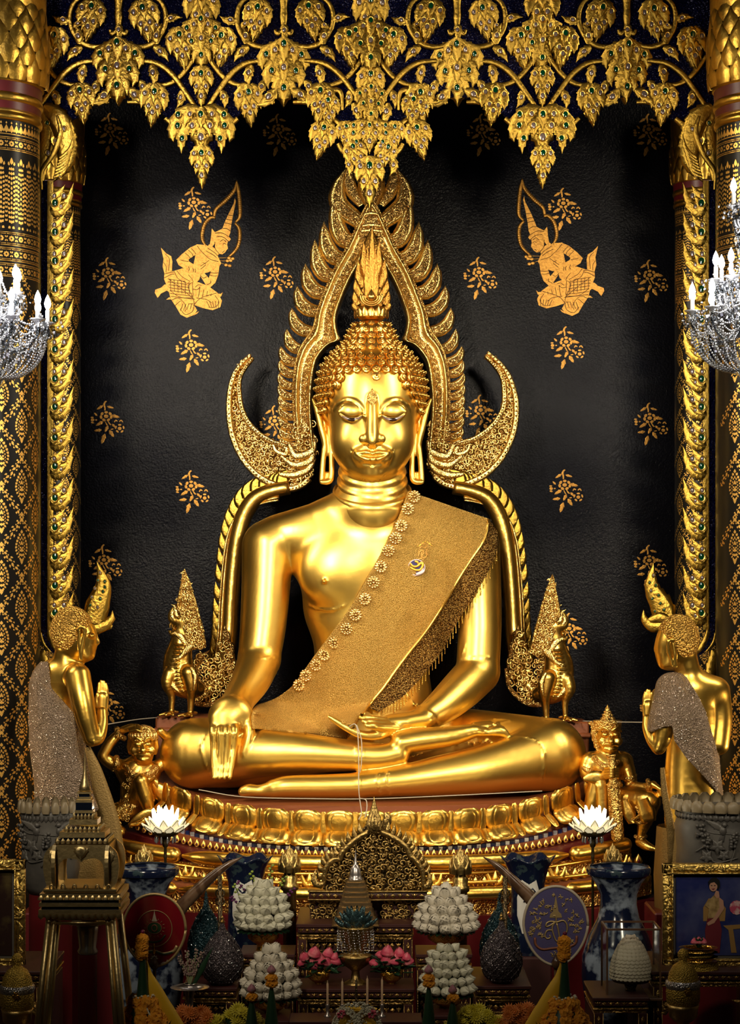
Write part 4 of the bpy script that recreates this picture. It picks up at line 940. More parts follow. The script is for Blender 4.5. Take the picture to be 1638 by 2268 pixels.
for B in Bx:
    if B in (72, 1578): continue
    if B != 820:
        leaf('medium_leaf', B, -30, 0, 1.2, dy=3); leaf('bunch_leaf', B, 36, 0, .84, dy=4)
        leaf('slim_leaf', B, 146, 0, 1.0, dy=3, jit=False); leaf('fan_leaf', B, 240, 0, 1.04, dy=3, jit=False); leaf('slim_leaf', B+1, 322, 0, 1.0, dy=6, jit=False)
    else:
        leaf('medium_leaf', B, -24, 0, 1.2, dy=3); leaf('bunch_leaf', B, 42, 0, .84, dy=4); leaf('medium_leaf', B, 146, 0, .95, dy=5); leaf('bunch_leaf', B, 188, 0, .62, dy=8)
        for m in (-1, 1):
            vine([(B+m*104, 208), (B+m*86, 200), (B+m*66, 206), (B+m*62, 250)], [3, 6, 6, 3], dy=2); leaf('medium_leaf', B+m*96, 208, m*4, .8, dy=4); leaf('small_leaf', B+m*38, 228, m*16, 1.0)
            leaf('medium_leaf', B+m*98, 268, m*-14, .9, dy=2, jit=False); leaf('medium_leaf', B+m*56, 268, m*4, .68, dy=2); leaf('medium_leaf', B+m*44, 312, m*22, .78, dy=5); leaf('small_leaf', B+m*52, 350, m*10, .8, dy=3)
            vine([(B+m*72, 318), (B+m*62, 334), (B+m*50, 346)], [5, 6, 4], dy=0, name='rim')
        leaf('fan_leaf', B-2, 268, 0, .72, dy=7, jit=False); leaf('slim_leaf', B-2, 346, 0, 1.22, dy=9, jit=False)
# blue glass mosaic behind the leaves
def backing(P, name='mosaic_backing'):
    b = MB(); b.add(plate([(W(x, y, YF).x, W(x, y, YF).z) for x, y in P], YF+.02, YF+.05)); return b.obj(name, M_blue, canopy, False)
bottom = []
def half(A, m, k):
    return [(A+m*x*k, y) for x, y in ((0, 214), (40, 214), (66, 228), (92, 246), (112, 262), (128, 276), (146, 310), (158, 335), (172, 352), (180, 372), (184, 384))]
for A in Ax:
    lk, rk = abs(sides[A][0]-A)/184, abs(sides[A][1]-A)/184
    L_ = half(A, -1, lk)[::-1]; R2 = half(A, 1, rk)
    if A == 262: L_ = [(84, 420), (84, 268), (150, 268), (170, 258), (200, 226), (230, 214)]
    if A == 1388: R2 = [(1420, 214), (1448, 226), (1480, 258), (1504, 268), (1590, 268), (1590, 420)]
    poly = [(L_[0][0], -60)]+L_+R2[(0 if A == 1388 else 1):]+[(R2[-1][0], -60)]
    backing(poly)
# side strips with flame-shaped leaves
def strip(m):
    X = (lambda x: x) if m == 0 else (lambda x: 1674-x)
    def bar(x0, x1, y0, y1, d0, d1, mm, nm):
        a, c = W(X(x0), y0, YF), W(X(x1), y1, YF); b = MB(); b.add(box(((a.x+c.x)/2, YF-(d0+d1)/2*SF, (a.z+c.z)/2), (abs(a.x-c.x), (d1-d0)*SF, abs(a.z-c.z)))); b.obj(nm, mm, canopy, False)
    bar(90, 106, 400, 1400, -6, 0, M_blue, 'mosaic_backing'); bar(88, 91, 260, 1405, -6, 4, M_leafg, 'edge_strip'); bar(105.5, 108, 400, 1395, -6, 5, M_leafg, 'edge_strip'); bar(108, 118, 400, 1395, -6, 2, M_leafg, 'edge_strip')
    ys = [402, 466, 530, 592, 659, 726, 791, 853, 921, 984, 1054, 1119, 1184, 1248, 1308]
    for i, y in enumerate(ys):
        leaf('edge_leaf', X(110), y, 0, 1.0, mir=bool(m), jit=False, dy=1+(i % 2))
    vine([(X(107), 1390), (X(110), 1410), (X(128), 1440), (X(160), 1450), (X(190), 1420)], [3, 5, 6, 6, 4], dy=-2, name='edge_strip')
    vine([(X(89), 1400), (X(96), 1425), (X(112), 1446)], [3, 3, 3], dy=-2, name='edge_strip')
    b = MB(); b.add(plate([(W(X(x), y, YF).x, W(0, y, YF).z) for x, y in ((90, 1398), (106, 1396), (112, 1412), (130, 1438), (125, 1452), (104, 1436))], YF+.005, YF+.03)); b.obj('mosaic_backing', M_blue, canopy, False)
    b = MB(); lb = lambda sp, w, base, **k: b.add(bladeW([(X(x), y) for x, y in sp], w, YF-base*SF, **k))
    lb([(100, 1500), (96, 1470), (92, 1440)], [14, 16, 8], -2, n=8, ser=.2, ns=4)
    b.obj('edge_leaf', M_leafg, canopy)
    # big wing leaf below the canopy corner
    b = MB()
    lb([(96, 238), (130, 262), (148, 310), (146, 360), (118, 402)], [16, 26, 26, 24, 18, 0], 3, n=22, h=.25, ser=.22, ns=12, serside=(m == 0, m == 1))
    lb([(92, 420), (92, 380), (118, 340), (134, 292), (126, 256)], [3, 5, 6, 6, 3], 10, n=18, h=.7)
    lb([(90, 400), (96, 340), (100, 290), (92, 240)], [10, 16, 14, 6], 6, n=14, h=.3, ser=.2, ns=6)
    for (x, y, r) in ((141, 285, 4), (124, 312, 4.2), (106, 338, 4.4), (141, 362, 4), (132, 388, 3.6), (104, 272, 4)):
        w = W(X(x), y, YF-11*SF); b.add(ring(w, r*1.3*SF, r*1.5*SF, r*.4*SF, 10, 5), 0); b.add(gem((w.x, w.y, w.z), r*SF, r*1.2*SF, r*.3*SF), 1 if (x == 104) else 2)
    for k in range(7):
        lb([(120+k*2, 392-k*7), (138+k*3, 384-k*9), (150+k*2.2, 366-k*12)], [3, 6, 0], 10, n=5, h=.5)
    b.obj('wing_leaf', [M_leafg, M_green, M_mirr], canopy)
    # horned finial that ends the strip
    b = MB()
    if m == 0:
        lb([(206, 1380), (216, 1340), (228, 1295), (214, 1243)], [26, 27, 17, 0], 4, n=14, h=.25); lb([(200, 1392), (225, 1390), (246, 1372), (249, 1352)], [14, 16, 10, 0], 6, n=12, h=.4, ser=.25, ns=4); lb([(180, 1388), (215, 1378), (248, 1390)], [8, 14, 5], 3, n=10, h=.4)
        ee = ((221, 1268), (217, 1285), (232, 1288), (210, 1303), (228, 1310), (203, 1322), (222, 1326), (200, 1340), (216, 1345), (232, 1300))
    else:
        f2 = lambda x: x
        b.add(bladeW([(1478, 1385), (1466, 1340), (1444, 1300), (1446, 1246)], [26, 28, 18, 0], YF-4*SF, n=14, h=.25, ser=.2, ns=7, serside=(0, 1))); b.add(bladeW([(1470, 1385), (1445, 1388), (1427, 1372), (1424, 1350)], [12, 13, 8, 0], YF-6*SF, n=12, h=.4)); b.add(bladeW([(1490, 1378), (1460, 1368), (1436, 1376)], [8, 14, 6], YF-8*SF, n=10, h=.4))
        ee = ((1447, 1274), (1438, 1290), (1452, 1296), (1441, 1308), (1458, 1318), (1444, 1326), (1462, 1336), (1470, 1350), (1450, 1354))
    for (x, y) in ee:
        w = W(x, y, YF-12*SF); b.add(ring(w, 3.4*SF, 4*SF, 1*SF, 8, 4), 0); b.add(gem((w.x, w.y, w.z), 2.8*SF, 3.2*SF, 1*SF), 1+(int(x+y) % 2))
    b.obj('horned_finial', [M_leafg, M_green, M_mirr], canopy)
strip(0); strip(1)
# ================================================================ lacquered columns
def cyl_poly(b, poly, R):
    """flat outline (u along the arc, v up) laid on a cylinder facing -Y"""
    o = len(b.v); n = len(poly); cx_ = sum(p[0] for p in poly)/n; cy_ = sum(p[1] for p in poly)/n
    for u, v in poly+[(cx_, cy_)]: b.v.append((R*math.sin(u/R), -R*math.cos(u/R), v))
    for i in range(n): b.f.append((o+n, o+i, o+(i+1) % n)); b.m.append(0)
def drop(cx, cy, dx, dy, w):
    """little leaf from (cx,cy) along (dx,dy)"""
    w *= 1.75; nx, ny = -dy, dx; L = math.hypot(dx, dy); nx /= L; ny /= L
    return [(cx, cy), (cx+dx*.35-nx*w, cy+dy*.35-ny*w), (cx+dx*.7-nx*w*.6, cy+dy*.7-ny*w*.6), (cx+dx, cy+dy), (cx+dx*.7+nx*w*.6, cy+dy*.7+ny*w*.6), (cx+dx*.35+nx*w, cy+dy*.35+ny*w)]
def motif(R, s, kind='drop'):
    b = MB(); Q = lambda P: cyl_poly(b, [(x*s, y*s) for x, y in P], R+.0015)
    if kind == 'drop':
        out = lambda t: (17.5*math.sin(PI*min(1, t*1.02))**.9*(.35+.65*t**.45), 33-62*t)
        for m in (-1, 1):
            for k in range(9):
                t = .10+.86*k/8; x, y = out(t); Q(drop(m*x*.92, y-2, m*(4.5-2*t), 6.5-3.5*t, 2.0))
            for k in range(6):
                t0, t1 = .16+.11*k, .16+.11*(k+.8); a, c = out(t0), out(t1); Q([(m*a[0]*.66, a[1]-3), (m*(a[0]*.66-2.2), a[1]-5), (m*(c[0]*.66-2.2), c[1]-3), (m*c[0]*.66, c[1]-1)])
            Q(drop(m*1.5, -8, m*4.5, 3, 1.6)); Q(drop(m*1.5, -2, m*4, 3.5, 1.5)); Q(drop(m*2, -16, m*6, 1, 1.7)); Q(drop(m*1.6, 5, m*2.5, 4, 1.2)); Q(drop(m*2, -24, m*5, -1, 1.6))
        Q(drop(0, 30, 0, 9, 2.2)); Q(drop(0, 6, 0, 9, 1.8)); Q(drop(0, -10, 0, 9, 2.2)); Q(drop(0, -20, 0, 7, 2)); Q(drop(0, -27, 0, -10, 2.2)); Q(drop(-.1, 18, 0, 7, 1.2))
        for m in (-1, 1):
            C = cr([(0, 63), (9, 52), (17, 40), (30, 26), (41, 12), (49, 2)], 9)
            for i in range(8):
                d = C[i+1]-C[i]; d = d*1.0; nn = np.array([-d[1], d[0]]); sg = 1 if i % 2 else -1
                Q(drop(m*C[i][0], C[i][1], m*(d[0]*.95+nn[0]*.25*sg), d[1]*.95+nn[1]*.25*sg, 1.7)); Q(drop(m*(C[i][0]+nn[0]*.5*sg), C[i][1]+nn[1]*.5*sg, m*(d[0]*.55+nn[0]*.35*sg), d[1]*.55+nn[1]*.35*sg, 1.3))
                Q(drop(m*(C[i][0]-nn[0]*.45*sg), C[i][1]-nn[1]*.45*sg, m*d[0]*.45, d[1]*.45, 1.1))
        for a, c in ((0, 5), (0, -5), (5, 0), (-5, 0)): Q(drop(a*.3, 66+c*.3, a, c, 1.8))
        return b
    if kind == 'flame':                       # tall flame border, 24 wide 150 high
        for m in (-1, 1):
            for k in range(13):
                y = 4+k*9.5; x = 1.5+4.0*math.sin(PI*(k+1)/15); Q(drop(m*x, y, m*(3.2-.12*k), 6.5, 1.7))
                if k < 11: Q(drop(m*12, y+3, -m*2.6, 5.5, 1.3))
            Q(drop(m*2, -4, m*6, -4, 2)); Q(drop(m*6, 128, m*1.5, 9, 1.5))
        for k in range(12): Q(drop(0, 2+k*10.5, 0, 8, 1.5))
        Q(drop(0, 130, 0, 16, 2.6)); return b
    if kind == 'band':                        # flower band, 24 wide 30 high
        Q([(-12, 13), (12, 13), (12, 14.6), (-12, 14.6)]); Q([(-12, -14.6), (12, -14.6), (12, -13), (-12, -13)]); Q([(-11, 9.6), (11, 9.6), (11, 11), (-11, 11)]); Q([(-11, -11), (11, -11), (11, -9.6), (-11, -9.6)])
        for a, c in ((0, 1), (0, -1), (1, 0), (-1, 0), (.7, .7), (.7, -.7), (-.7, .7), (-.7, -.7)): Q(drop(a*1.6, c*1.6, a*5.2, c*5.2, 1.6))
        for m in (-1, 1): Q(drop(m*9, 6.5, m*2.5, -5, 1)); Q(drop(m*9, -6.5, m*2.5, 5, 1))
        return b
    if kind == 'teeth':                       # small pointed border 12 wide 26 high
        Q([(-6, 0), (6, 0), (6, 1.6), (-6, 1.6)]); Q(drop(0, 3, 0, 18, 3.2)); Q(drop(-6, 5, 2.2, 8, 1.2)); Q(drop(6, 5, -2.2, 8, 1.2)); Q(drop(0, 22, 0, 6, 1.2)); return b
M_lacq = mat('black_lacquer_column', (.008, .007, .006), .3, 0, ('noise', 5, .1), spec=.18)
M_pat = mat('column_gold_pattern', (.88, .52, .12), .38, .9, ('noise', 60, .3, .004))
def column(label, px_, Y, rpx, ytop, a0, a1, sc, ycap):
    c = W(px_, 1300, Y); s = S(1, Y)*sc; R = S(rpx, Y)
    T = thing('column', label, 'column', (c.x, Y, 0))
    Z = lambda py: EZ+(HY-py)*S(1, Y)
    b = MB(); b.add(lathe([(R, 0), (R, Z(ycap+86))], 48)); b.obj('shaft', M_lacq, T)
    q = S(1, Y)*sc
    # rings and lotus capital
    b = MB(); z0 = Z(ycap+86)
    pr = [(R, 0), (R+2*q, 1*q), (R+5*q, 4*q), (R+6*q, 9*q), (R+5*q, 14*q), (R+2*q, 16*q), (R+1*q, 20*q), (R+4*q, 24*q)]
    b.add(lathe([(r, z0+z) for r, z in pr], 48)); b.obj('ring', M_capg, T)
    b = MB(); b.add(lathe([(R+3*q, z0+22*q), (R+3*q, z0+42*q)], 48)); b.add(lathe([(R+5*q, z0+60*q), (R+6*q, z0+84*q)], 48)); b.obj('maroon_band', M_dred, T)
    b = MB(); b.add(lathe([(R+2*q, z0+40*q), (R+6*q, z0+42*q), (R+8*q, z0+47*q), (R+8*q, z0+53*q), (R+6*q, z0+59*q), (R+2*q, z0+61*q)], 48)); b.obj('ring', M_capg, T)
    b = MB(); b.add(lathe([(R+4*q, z0+82*q), (R+10*q, z0+86*q), (R+14*q, z0+110*q), (R+10*q, z0+150*q), (R+2*q, z0+200*q), (R+14*q, z0+260*q), (R+18*q, z0+420*q)], 48)); b.obj('capital', M_capg, T)
    for r_ in range(5):
        n = 18; zz = z0+(86+r_*34)*q
        pm = MB(); pm.add(blade([(0, 0), (0, 30*q), (0, 62*q)], [17*q*R/S(113, Y)*1.1, 24*q*R/S(113, Y)*1.1, 17*q, 0], n=8, h=.22, crease=1.25)); me = pm.mesh('capital_petal', M_capg, 50)
        for i in range(n):
            a = 2*PI*(i+.5*(r_ % 2))/n
            if math.cos(a) < -.3: continue
            rr = R+(12, 15, 15, 12, 9)[r_]*q; link('capital_petal', me, T, loc=(rr*math.sin(a), -rr*math.cos(a), zz), rot=Euler((.10-.12*r_/4, 0, a), 'XYZ'))
    # gold patterns laid on the lacquer
    def row(kind, zc, wpx, mats=M_pat):
        me = motif(R, s, kind).mesh('gold_motif', mats, False); st = wpx*s/R; k0 = math.ceil(a0/st); k1 = math.floor(a1/st)
        for z, off in zc:
            for k in range(k0, k1+1):
                a = (k+off)*st
                if a < a0 or a > a1: continue
                link('gold_motif', me, T, loc=(0, 0, z), rot=(0, 0, a))
    u = 1*s
    row('teeth', [(z0-32*u, 0)], 12); row('band', [(z0-52*u, 0)], 24); row('flame', [(z0-228*u, 0)], 24); row('band', [(z0-258*u, 0), (z0-292*u, .5), (z0-326*u, 0)], 24)
    zs = []; z = z0-400*u; i = 0
    while z > Z(1990): zs.append((z, .5*(i % 2))); z -= 66*u; i += 1
    row('drop', zs, 98)
    if 0: pass
    return T
column('tall black lacquer column with gold pattern and crystal chandelier before it, by the red fan side', -26, -.95, 113, 200, .0, 1.5, 1.0, 200)
column('tall black lacquer column with gold pattern, beside the framed portrait of a woman', 1700, -.95, 113, 200, -1.5, 0, 1.0, 200)
column('darker set-back column behind the gilded leaf strip on the red fan side', 122, .80, 56, 400, -1.2, 1.5, .62, 376)
column('darker set-back column behind the gilded leaf strip on the portrait side', 1550, .80, 56, 400, -1.5, 1.2, .62, 376)
# ================================================================ lotus pedestal
ped = thing('lotus_pedestal', 'stepped red and gold lotus pedestal with mirror tiles under the seated statue', 'pedestal')
def PC(u, hw, yc, ys, Yf, Ys): a = abs(u); return (822+hw*u, yc-(yc-ys)*a**3.2, Yf+(Ys-Yf)*a**2.4)
def tier(name, m, hw, yc, ys, Yf, Ys, hpx, n=48, par=None):
    v = []; f = []
    for i in range(n+1):
        u = -1+2*i/n; x, y, Y = PC(u, hw, yc, ys, Yf, Ys); a = W(x, y, Y); c = W(x, y+hpx, Y)
        v += [(a.x*.93, .62, a.z), a, c, (c.x*.93, .62, c.z)]
    for i in range(n):
        k = i*4; f += [(k, k+1, k+5, k+4), (k+1, k+2, k+6, k+5), (k+2, k+3, k+7, k+6)]
    b = MB(); b.add((v, f)); return b.obj(name, m, par or ped, False)
def slab(name, m, c, rx, ry, z0, z1):
    b = MB(); b.add(lathe([(0.01, z0), (rx, z0), (rx, z1), (0.01, z1)], 48, c, sy=ry/rx)); return b.obj(name, m, ped, 40)
slab('red_seat', M_red, (0, -.10, 0), 1.42, .86, 1.30, 1.508)
b = MB(); b.add(box((0, .43, .755), (3.1, .66, 1.506))); b.obj('rear_seat', M_red, ped, False)
tier('red_core', M_red, 505, 1806, 1716, -1.02, -.30, 70)
# upper and lower lotus petals
s = S(1, -1.0)
def petal_mesh(w, h, nm, ripple=0):
    b = MB(); d = -1 if 'hanging' in nm or 'drooping' in nm else 1
    b.add(blade([(0, 0), (0, d*h*.35*s), (0, d*h*.7*s), (0, d*h*s)], [w*.80*s, w*.94*s, w*.99*s, w*s, w*.99*s, w*.95*s, w*.84*s, w*.5*s], n=16, h=.20, crease=.5, back=.1)); 
    b.add(blade([(0, d*h*.12*s), (0, d*h*.5*s), (0, d*h*.88*s)], [w*.5*s, w*.64*s, w*.68*s, w*.64*s, w*.42*s], n=10, h=.16, crease=1.15, base=w*.12*s)); return b.mesh(nm, M_goldb)
pu, pl_, pn = petal_mesh(35, 50, 'upright_petal'), petal_mesh(37, 44, 'hanging_petal'), petal_mesh(9, 46, 'narrow_petal'); pd = petal_mesh(9, 42, 'drooping_petal')
N = 15
for i in range(-7, 8):
    for (uu, me, dy, tilt, off) in ((i/7.2, pu, 44, .18, 0), (i/7.2, pl_, 42, -.85, .0), ((i+.5)/7.2, pn, 44, .12, .01), ((i+.5)/7.2, pd, 42, -.85, 0)):
        if abs(uu) > 1.01: continue
        x, y, Y = PC(uu, 508, 1800, 1704, -1.08, -.34); x2, y2, Y2 = PC(uu+.01, 508, 1800, 1704, -1.08, -.34)
        a, c = W(x, y, Y), W(x2, y2, Y2); rz = math.atan2(c.y-a.y, c.x-a.x); roll = math.atan2(c.z-a.z, c.x-a.x)
        p = W(x, y+dy, Y-off)
        o = link(me.name.split('.')[0], me, ped, loc=p); o.rotation_euler = (Matrix.Rotation(rz, 3, 'Z') @ Matrix.Rotation(-roll*.8, 3, 'Y') @ Matrix.Rotation(tilt, 3, 'X')).to_euler()
for (hw, yc, ys, Yf, Ys, h, m_, nm) in ((500, 1868, 1792, -1.06, -.40, 12, M_red, 'red_band'), (512, 1876, 1800, -1.08, -.42, 10, M_dred, 'tile_bed'), (520, 1886, 1808, -1.12, -.44, 16, M_red, 'red_band'), (560, 1900, 1836, -1.20, -.50, 40, M_dred, 'red_core'), (575, 1930, 1872, -1.20, -.52, 42, M_carve, 'carved_band'), (600, 1968, 1912, -1.30, -.55, 30, M_red, 'red_band'), (620, 1990, 1940, -1.36, -.58, 40, M_carve, 'carved_band'), (640, 2030, 1990, -1.42, -.6, 260, M_dred, 'red_base')):
    tier(nm, m_, hw, yc, ys, Yf, Ys, h)
# alternating glass tiles
tb, tw_ = MB().add(box((0, 0, 0), (.030, .012, .030), .003)).mesh('tile', mat('tile_blue', (.01, .015, .07), .12), False), MB().add(box((0, 0, 0), (.030, .012, .030), .003)).mesh('tile', mat('tile_silver', (.55, .55, .62), .15, .7), False)
n = 96
for i in range(n):
    u = -.98+1.96*i/(n-1); x, y, Y = PC(u, 512, 1881, 1805, -1.085, -.425); link('tile', tb if i % 2 else tw_, ped, loc=W(x, y, Y), rot=(0, 0, 0))
ao = MB(); ao.add(blade([(0, 0), (0, .018), (0, .042)], [.010, .017, .012, 0], n=6, h=.5)); ao.add(gem((0, -.011, .016), .006, .008, .004), 1); aom = ao.mesh('small_finial', [M_goldb, M_dred])
n = 74
for i in range(n):
    u = -.985+1.97*i/(n-1); x, y, Y = PC(u, 540, 1899, 1830, -1.16, -.47); link('small_finial', aom, ped, loc=W(x, y, Y), scale=1.15)
n = 60
for i in range(n):
    u = -.985+1.97*i/(n-1); x, y, Y = PC(u, 600, 1970, 1912, -1.32, -.56); link('small_finial', aom, ped, loc=W(x, y, Y), scale=1.7)
def roll(hw, yc, ys, Yf, Ys, r, u0, u1, name='gold_roll'):
    P = [W(*PC(u0+(u1-u0)*i/30, hw, yc, ys, Yf, Ys)) for i in range(31)]; R = [S(r)*k for k in (.25, .8, 1)+(1,)*24+(1, .8, .25)]
    b = MB(); b.add(tube(P, R, 14)); b.obj(name, M_goldb, ped)
for (u0, u1) in ((-1.0, -.74), (-.73, .76), (.77, 1.0)): roll(572, 1911, 1868, -1.26, -.56, 15.5, u0, u1)
for (u0, u1) in ((-1.0, -.70), (-.69, .69), (.70, 1.0)): roll(615, 1980, 1944, -1.42, -.62, 13, u0, u1)
roll(560, 1936, 1886, -1.26, -.56, 4, -1, 1, 'gold_moulding'); roll(606, 1956, 1914, -1.34, -.58, 4, -1, 1, 'gold_moulding')
bb = MB()
for u in (-.82, -.8): pass
for i in range(-4, 5):
    x, y, Y = PC(i/4.3, 590, 1950, 1896, -1.34, -.58); w = W(x, y, Y)
    b = MB(); b.add(blade([(-.05, .03), (-.02, -.03), (.03, -.02), (.05, .04)], [.01, .018, .018, .006], n=10, h=.8)); b.add(blade([(0, -.05), (0, 0), (0, .05)], [.01, .022, 0], n=6, h=.8)); b.obj('scroll_bracket', M_goldb, ped, loc=w)
# red blocks for the two lion-birds
for (x, label) in ((408, 'red block with thread under the lion-bird by the giant with raised arm'), (1240, 'red block under the lion-bird by the club-bearing giant')):
    a = W(x, 1595, .30); zt = W(x, 1584 if x < 800 else 1596, .30).z
    b = MB(); b.add(box((0, 0, (zt+1.51)/2), (S(118, .3), .42, zt-1.51), .01)); b.add(box((0, -.02, zt-.09), (S(124, .3), .45, .03), .008)); tag(b.obj('red_block', M_red, None, False, loc=(a.x, .36, 0)), label, 'block')
# ================================================================ lion-birds
def lionbird(m, label):
    T = thing('lion_bird', label, 'lion-bird figure'); dy = 0 if m == 0 else 12
    X = (lambda x: x) if m == 0 else (lambda x: 1631-x)
    Yc = .20
    q = lambda *P: PX(*[(X(x), y+dy, Yc+yy, r) for x, y, yy, r in P])
    lo, hi = W(X(350 if m == 0 else 480), 1620+dy, .0), W(X(480 if m == 0 else 350), 1330+dy, .0)
    V = Vol((lo.x, -.10, lo.z), (hi.x, .50, hi.z), .0052)
    V.chain(q((404, 1380, 0, 22), (401, 1422, 0, 24), (394, 1462, 0, 32), (398, 1502, 0, 34), (416, 1520, 0, 28), (436, 1526, .02, 18)), .02, n=24)
    V.chain(q((414, 1372, .01, 20), (424, 1388, .01, 16), (430, 1402, .01, 9)), .02, n=8)
    V.ell(W(X(404), 1376+dy, Yc), (S(25), .07, S(22)), .02)
    V.chain(q((398, 1374, -.03, 15), (382, 1372, -.04, 9), (379, 1358, -.04, 6), (388, 1340, -.03, 3)), .01, n=12)
    V.chain(q((398, 1396, -.03, 11), (382, 1404, -.04, 6), (375, 1398, -.04, 3)), .008, n=8)
    V.chain(q((386, 1390, -.05, 5), (372, 1388, -.05, 4)), .004, 'd')
    for tx in (376, 381, 386): V.chain(q((tx, 1383, -.05, 2.4), (tx, 1391, -.05, 1)), .002)
    for (P) in (q((376, 1492, -.07, 16), (371, 1515, -.08, 14), (380, 1542, -.07, 8), (380, 1568, -.07, 6), (379, 1577, -.07, 6)), q((418, 1490, -.09, 19), (424, 1518, -.09, 16), (423, 1548, -.08, 9), (422, 1576, -.08, 6.5))): V.chain(P, .015, n=16)
    for fx, fy in ((379, 1579), (421, 1581)):
        for t in (-10, -3, 5): V.chain(q((fx, fy, -.08, 5), (fx+t*1.4-4, fy+3, -.12, 4), (fx+t*2-6, fy+5, -.14, 3)), .004)
        V.chain(q((fx, fy-4, -.07, 4), (fx+14, fy-2, -.05, 3)), .004)
    for i in range(13):                       # belly scutes
        y = 1425+i*8.5; xx = np.interp(y, [1425, 1465, 1500, 1535], [386, 372, 372, 388]); V.chain(q((xx-3, y, -.04, 3.6), (xx+8, y+4, -.090, 3.6), (xx+22, y+3, -.106, 3)), .003)
    V.ell(W(X(396), 1368+dy, Yc-.055), (.02, .02, .018), .006); V.ell(W(X(396), 1368+dy, Yc-.072), (.009, .012, .009), .003)
    link('body', V.mesh('body', M_goldb), T)
    crest = [(392, 1350), (398, 1310), (408, 1262), (420, 1294), (431, 1340), (444, 1388), (457, 1434), (440, 1437), (424, 1440), (414, 1420), (408, 1392), (404, 1366)]
    o = scrollfill([(X(x), y+dy) for x, y in crest], Yc-.085, 6.5, 31+m).obj('crest_scrolls', M_rim, T); o['kind'] = 'stuff'
    b = MB(); Pp = [(W(X(x), y+dy, Yc).x, W(0, y+dy, Yc).z) for x, y in crest]; b.add(plate(Pp, Yc-.07, Yc-.03)); b.add(bladeW([(X(394), 1350+dy), (X(399), 1310+dy), (X(408), 1260+dy)], [5, 4, 2, 0], Yc-.09, n=8, h=.7)); b.add(bladeW([(X(408), 1260+dy), (X(425), 1312+dy), (X(444), 1382+dy), (X(457), 1434+dy)], [1, 4, 4, 5, 0], Yc-.09, n=14, h=.6, ser=.3, ns=9)); b.obj('crest', M_carve2, T, 40)
    b = MB()
    for sp, w in (([(384, 1352), (380, 1362), (386, 1374)], [2, 4, 3]), ([(378, 1338), (388, 1345), (390, 1362), (400, 1368)], [0, 4, 5, 3]), ([(385, 1402), (400, 1410), (412, 1430), (420, 1445)], [4, 8, 7, 0]), ([(404, 1352), (398, 1336), (396, 1325)], [6, 5, 0]), ([(410, 1392), (420, 1402), (418, 1420)], [5, 6, 0])):
        b.add(bladeW([(X(x), y+dy) for x, y in sp], w, Yc-.065, n=9, h=.6))
    for k in range(4):
        b.add(bladeW([(X(384+k*2), 1460+dy+k*4), (X(400+k*5), 1455+dy-k*4), (X(414+k*5), 1430+dy-k*2)], [2, 4, 4, 1], Yc-.115+.01*k, n=8, h=.6))
    b.add(bladeW([(X(374), 1500+dy), (X(384), 1520+dy), (X(400), 1535+dy)], [3, 8, 2], Yc-.10, n=8, h=.5, ser=.3)); b.add(bladeW([(X(422), 1478+dy), (X(432), 1500+dy), (X(428), 1530+dy)], [3, 7, 2], Yc-.15, n=8, h=.5, ser=.3, ns=4))
    b.obj('mane_plates', M_rim, T)
lionbird(0, 'golden lion-bird with spire crest on red block beside the giant with raised arm')
lionbird(1, 'golden lion-bird with spire crest on red block beside the club-bearing giant')
# ================================================================ two standing disciples
M_skin = mat('disciple_gold', (.72, .44, .08), .30, 1, ('noise', 9, .15, .02), rvar=.06)
M_dhair = mat('disciple_hair', (.62, .36, .08), .42, 1, ('voronoi', 70, 1.0, .02))
M_robe = mat('sequin_robe', (.23, .165, .115), .38, .55, ('voronoi', 130, .8, .012), mix=((.20, .14, .09), 'noise', 9, .4, .6))
M_robe2 = mat('gold_skirt', (.22, .14, .045), .5, .7, ('voronoi', 110, .3, .004))
M_seq = mat('sequin', (.9, .8, .72), .12, 1)
def hands_up(V, q, x, y0, y1, d):
    """two palms pressed together, fingers up, seen from the side"""
    for k in (0, 1):
        V.chain(q((x, y0, -.045+k*.05, 13), (x+1*d, y0-26, -.04+k*.04, 14)), .012, sc=(1, .6, 1))
        for j in range(4): 
            xx = x+(-9+j*6.2); V.chain(q((xx, y0-24, -.035+k*.035, 4.6), (xx+d*1, (y0-24+y1)/2, -.035+k*.035, 4.2), (xx*.8+(x+d*2)*.2, y1+abs(j-1.4)*5, -.035+k*.035, 3.0)), .002)
        V.chain(q((x-d*12, y0-6, -.05+k*.06, 5), (x-d*14, y0-24, -.05+k*.06, 4), (x-d*11, y0-36, -.05+k*.06, 3)), .004)
def sequins(V, n, seed, test, T):
    rnd = random.Random(seed); b = MB(); k = 0; it = 0
    while k < n and it < n*12:
        it += 1; i = rnd.randrange(V.n[0]); j = rnd.randrange(V.n[2]); x, z = V.ax[0][i], V.ax[2][j]
        y = V.front(x, z)
        if y is None: continue
        px_ = CX+x*F0/(y+D0); py_ = HY-(z-EZ)*F0/(y+D0)
        if not test(px_, py_): continue
        b.add(sphere((x, y-.001, z), rnd.choice((.0022, .003, .0042)), 5, 4)); k += 1
    o = b.obj('sequins', M_seq, T); o['kind'] = 'stuff'
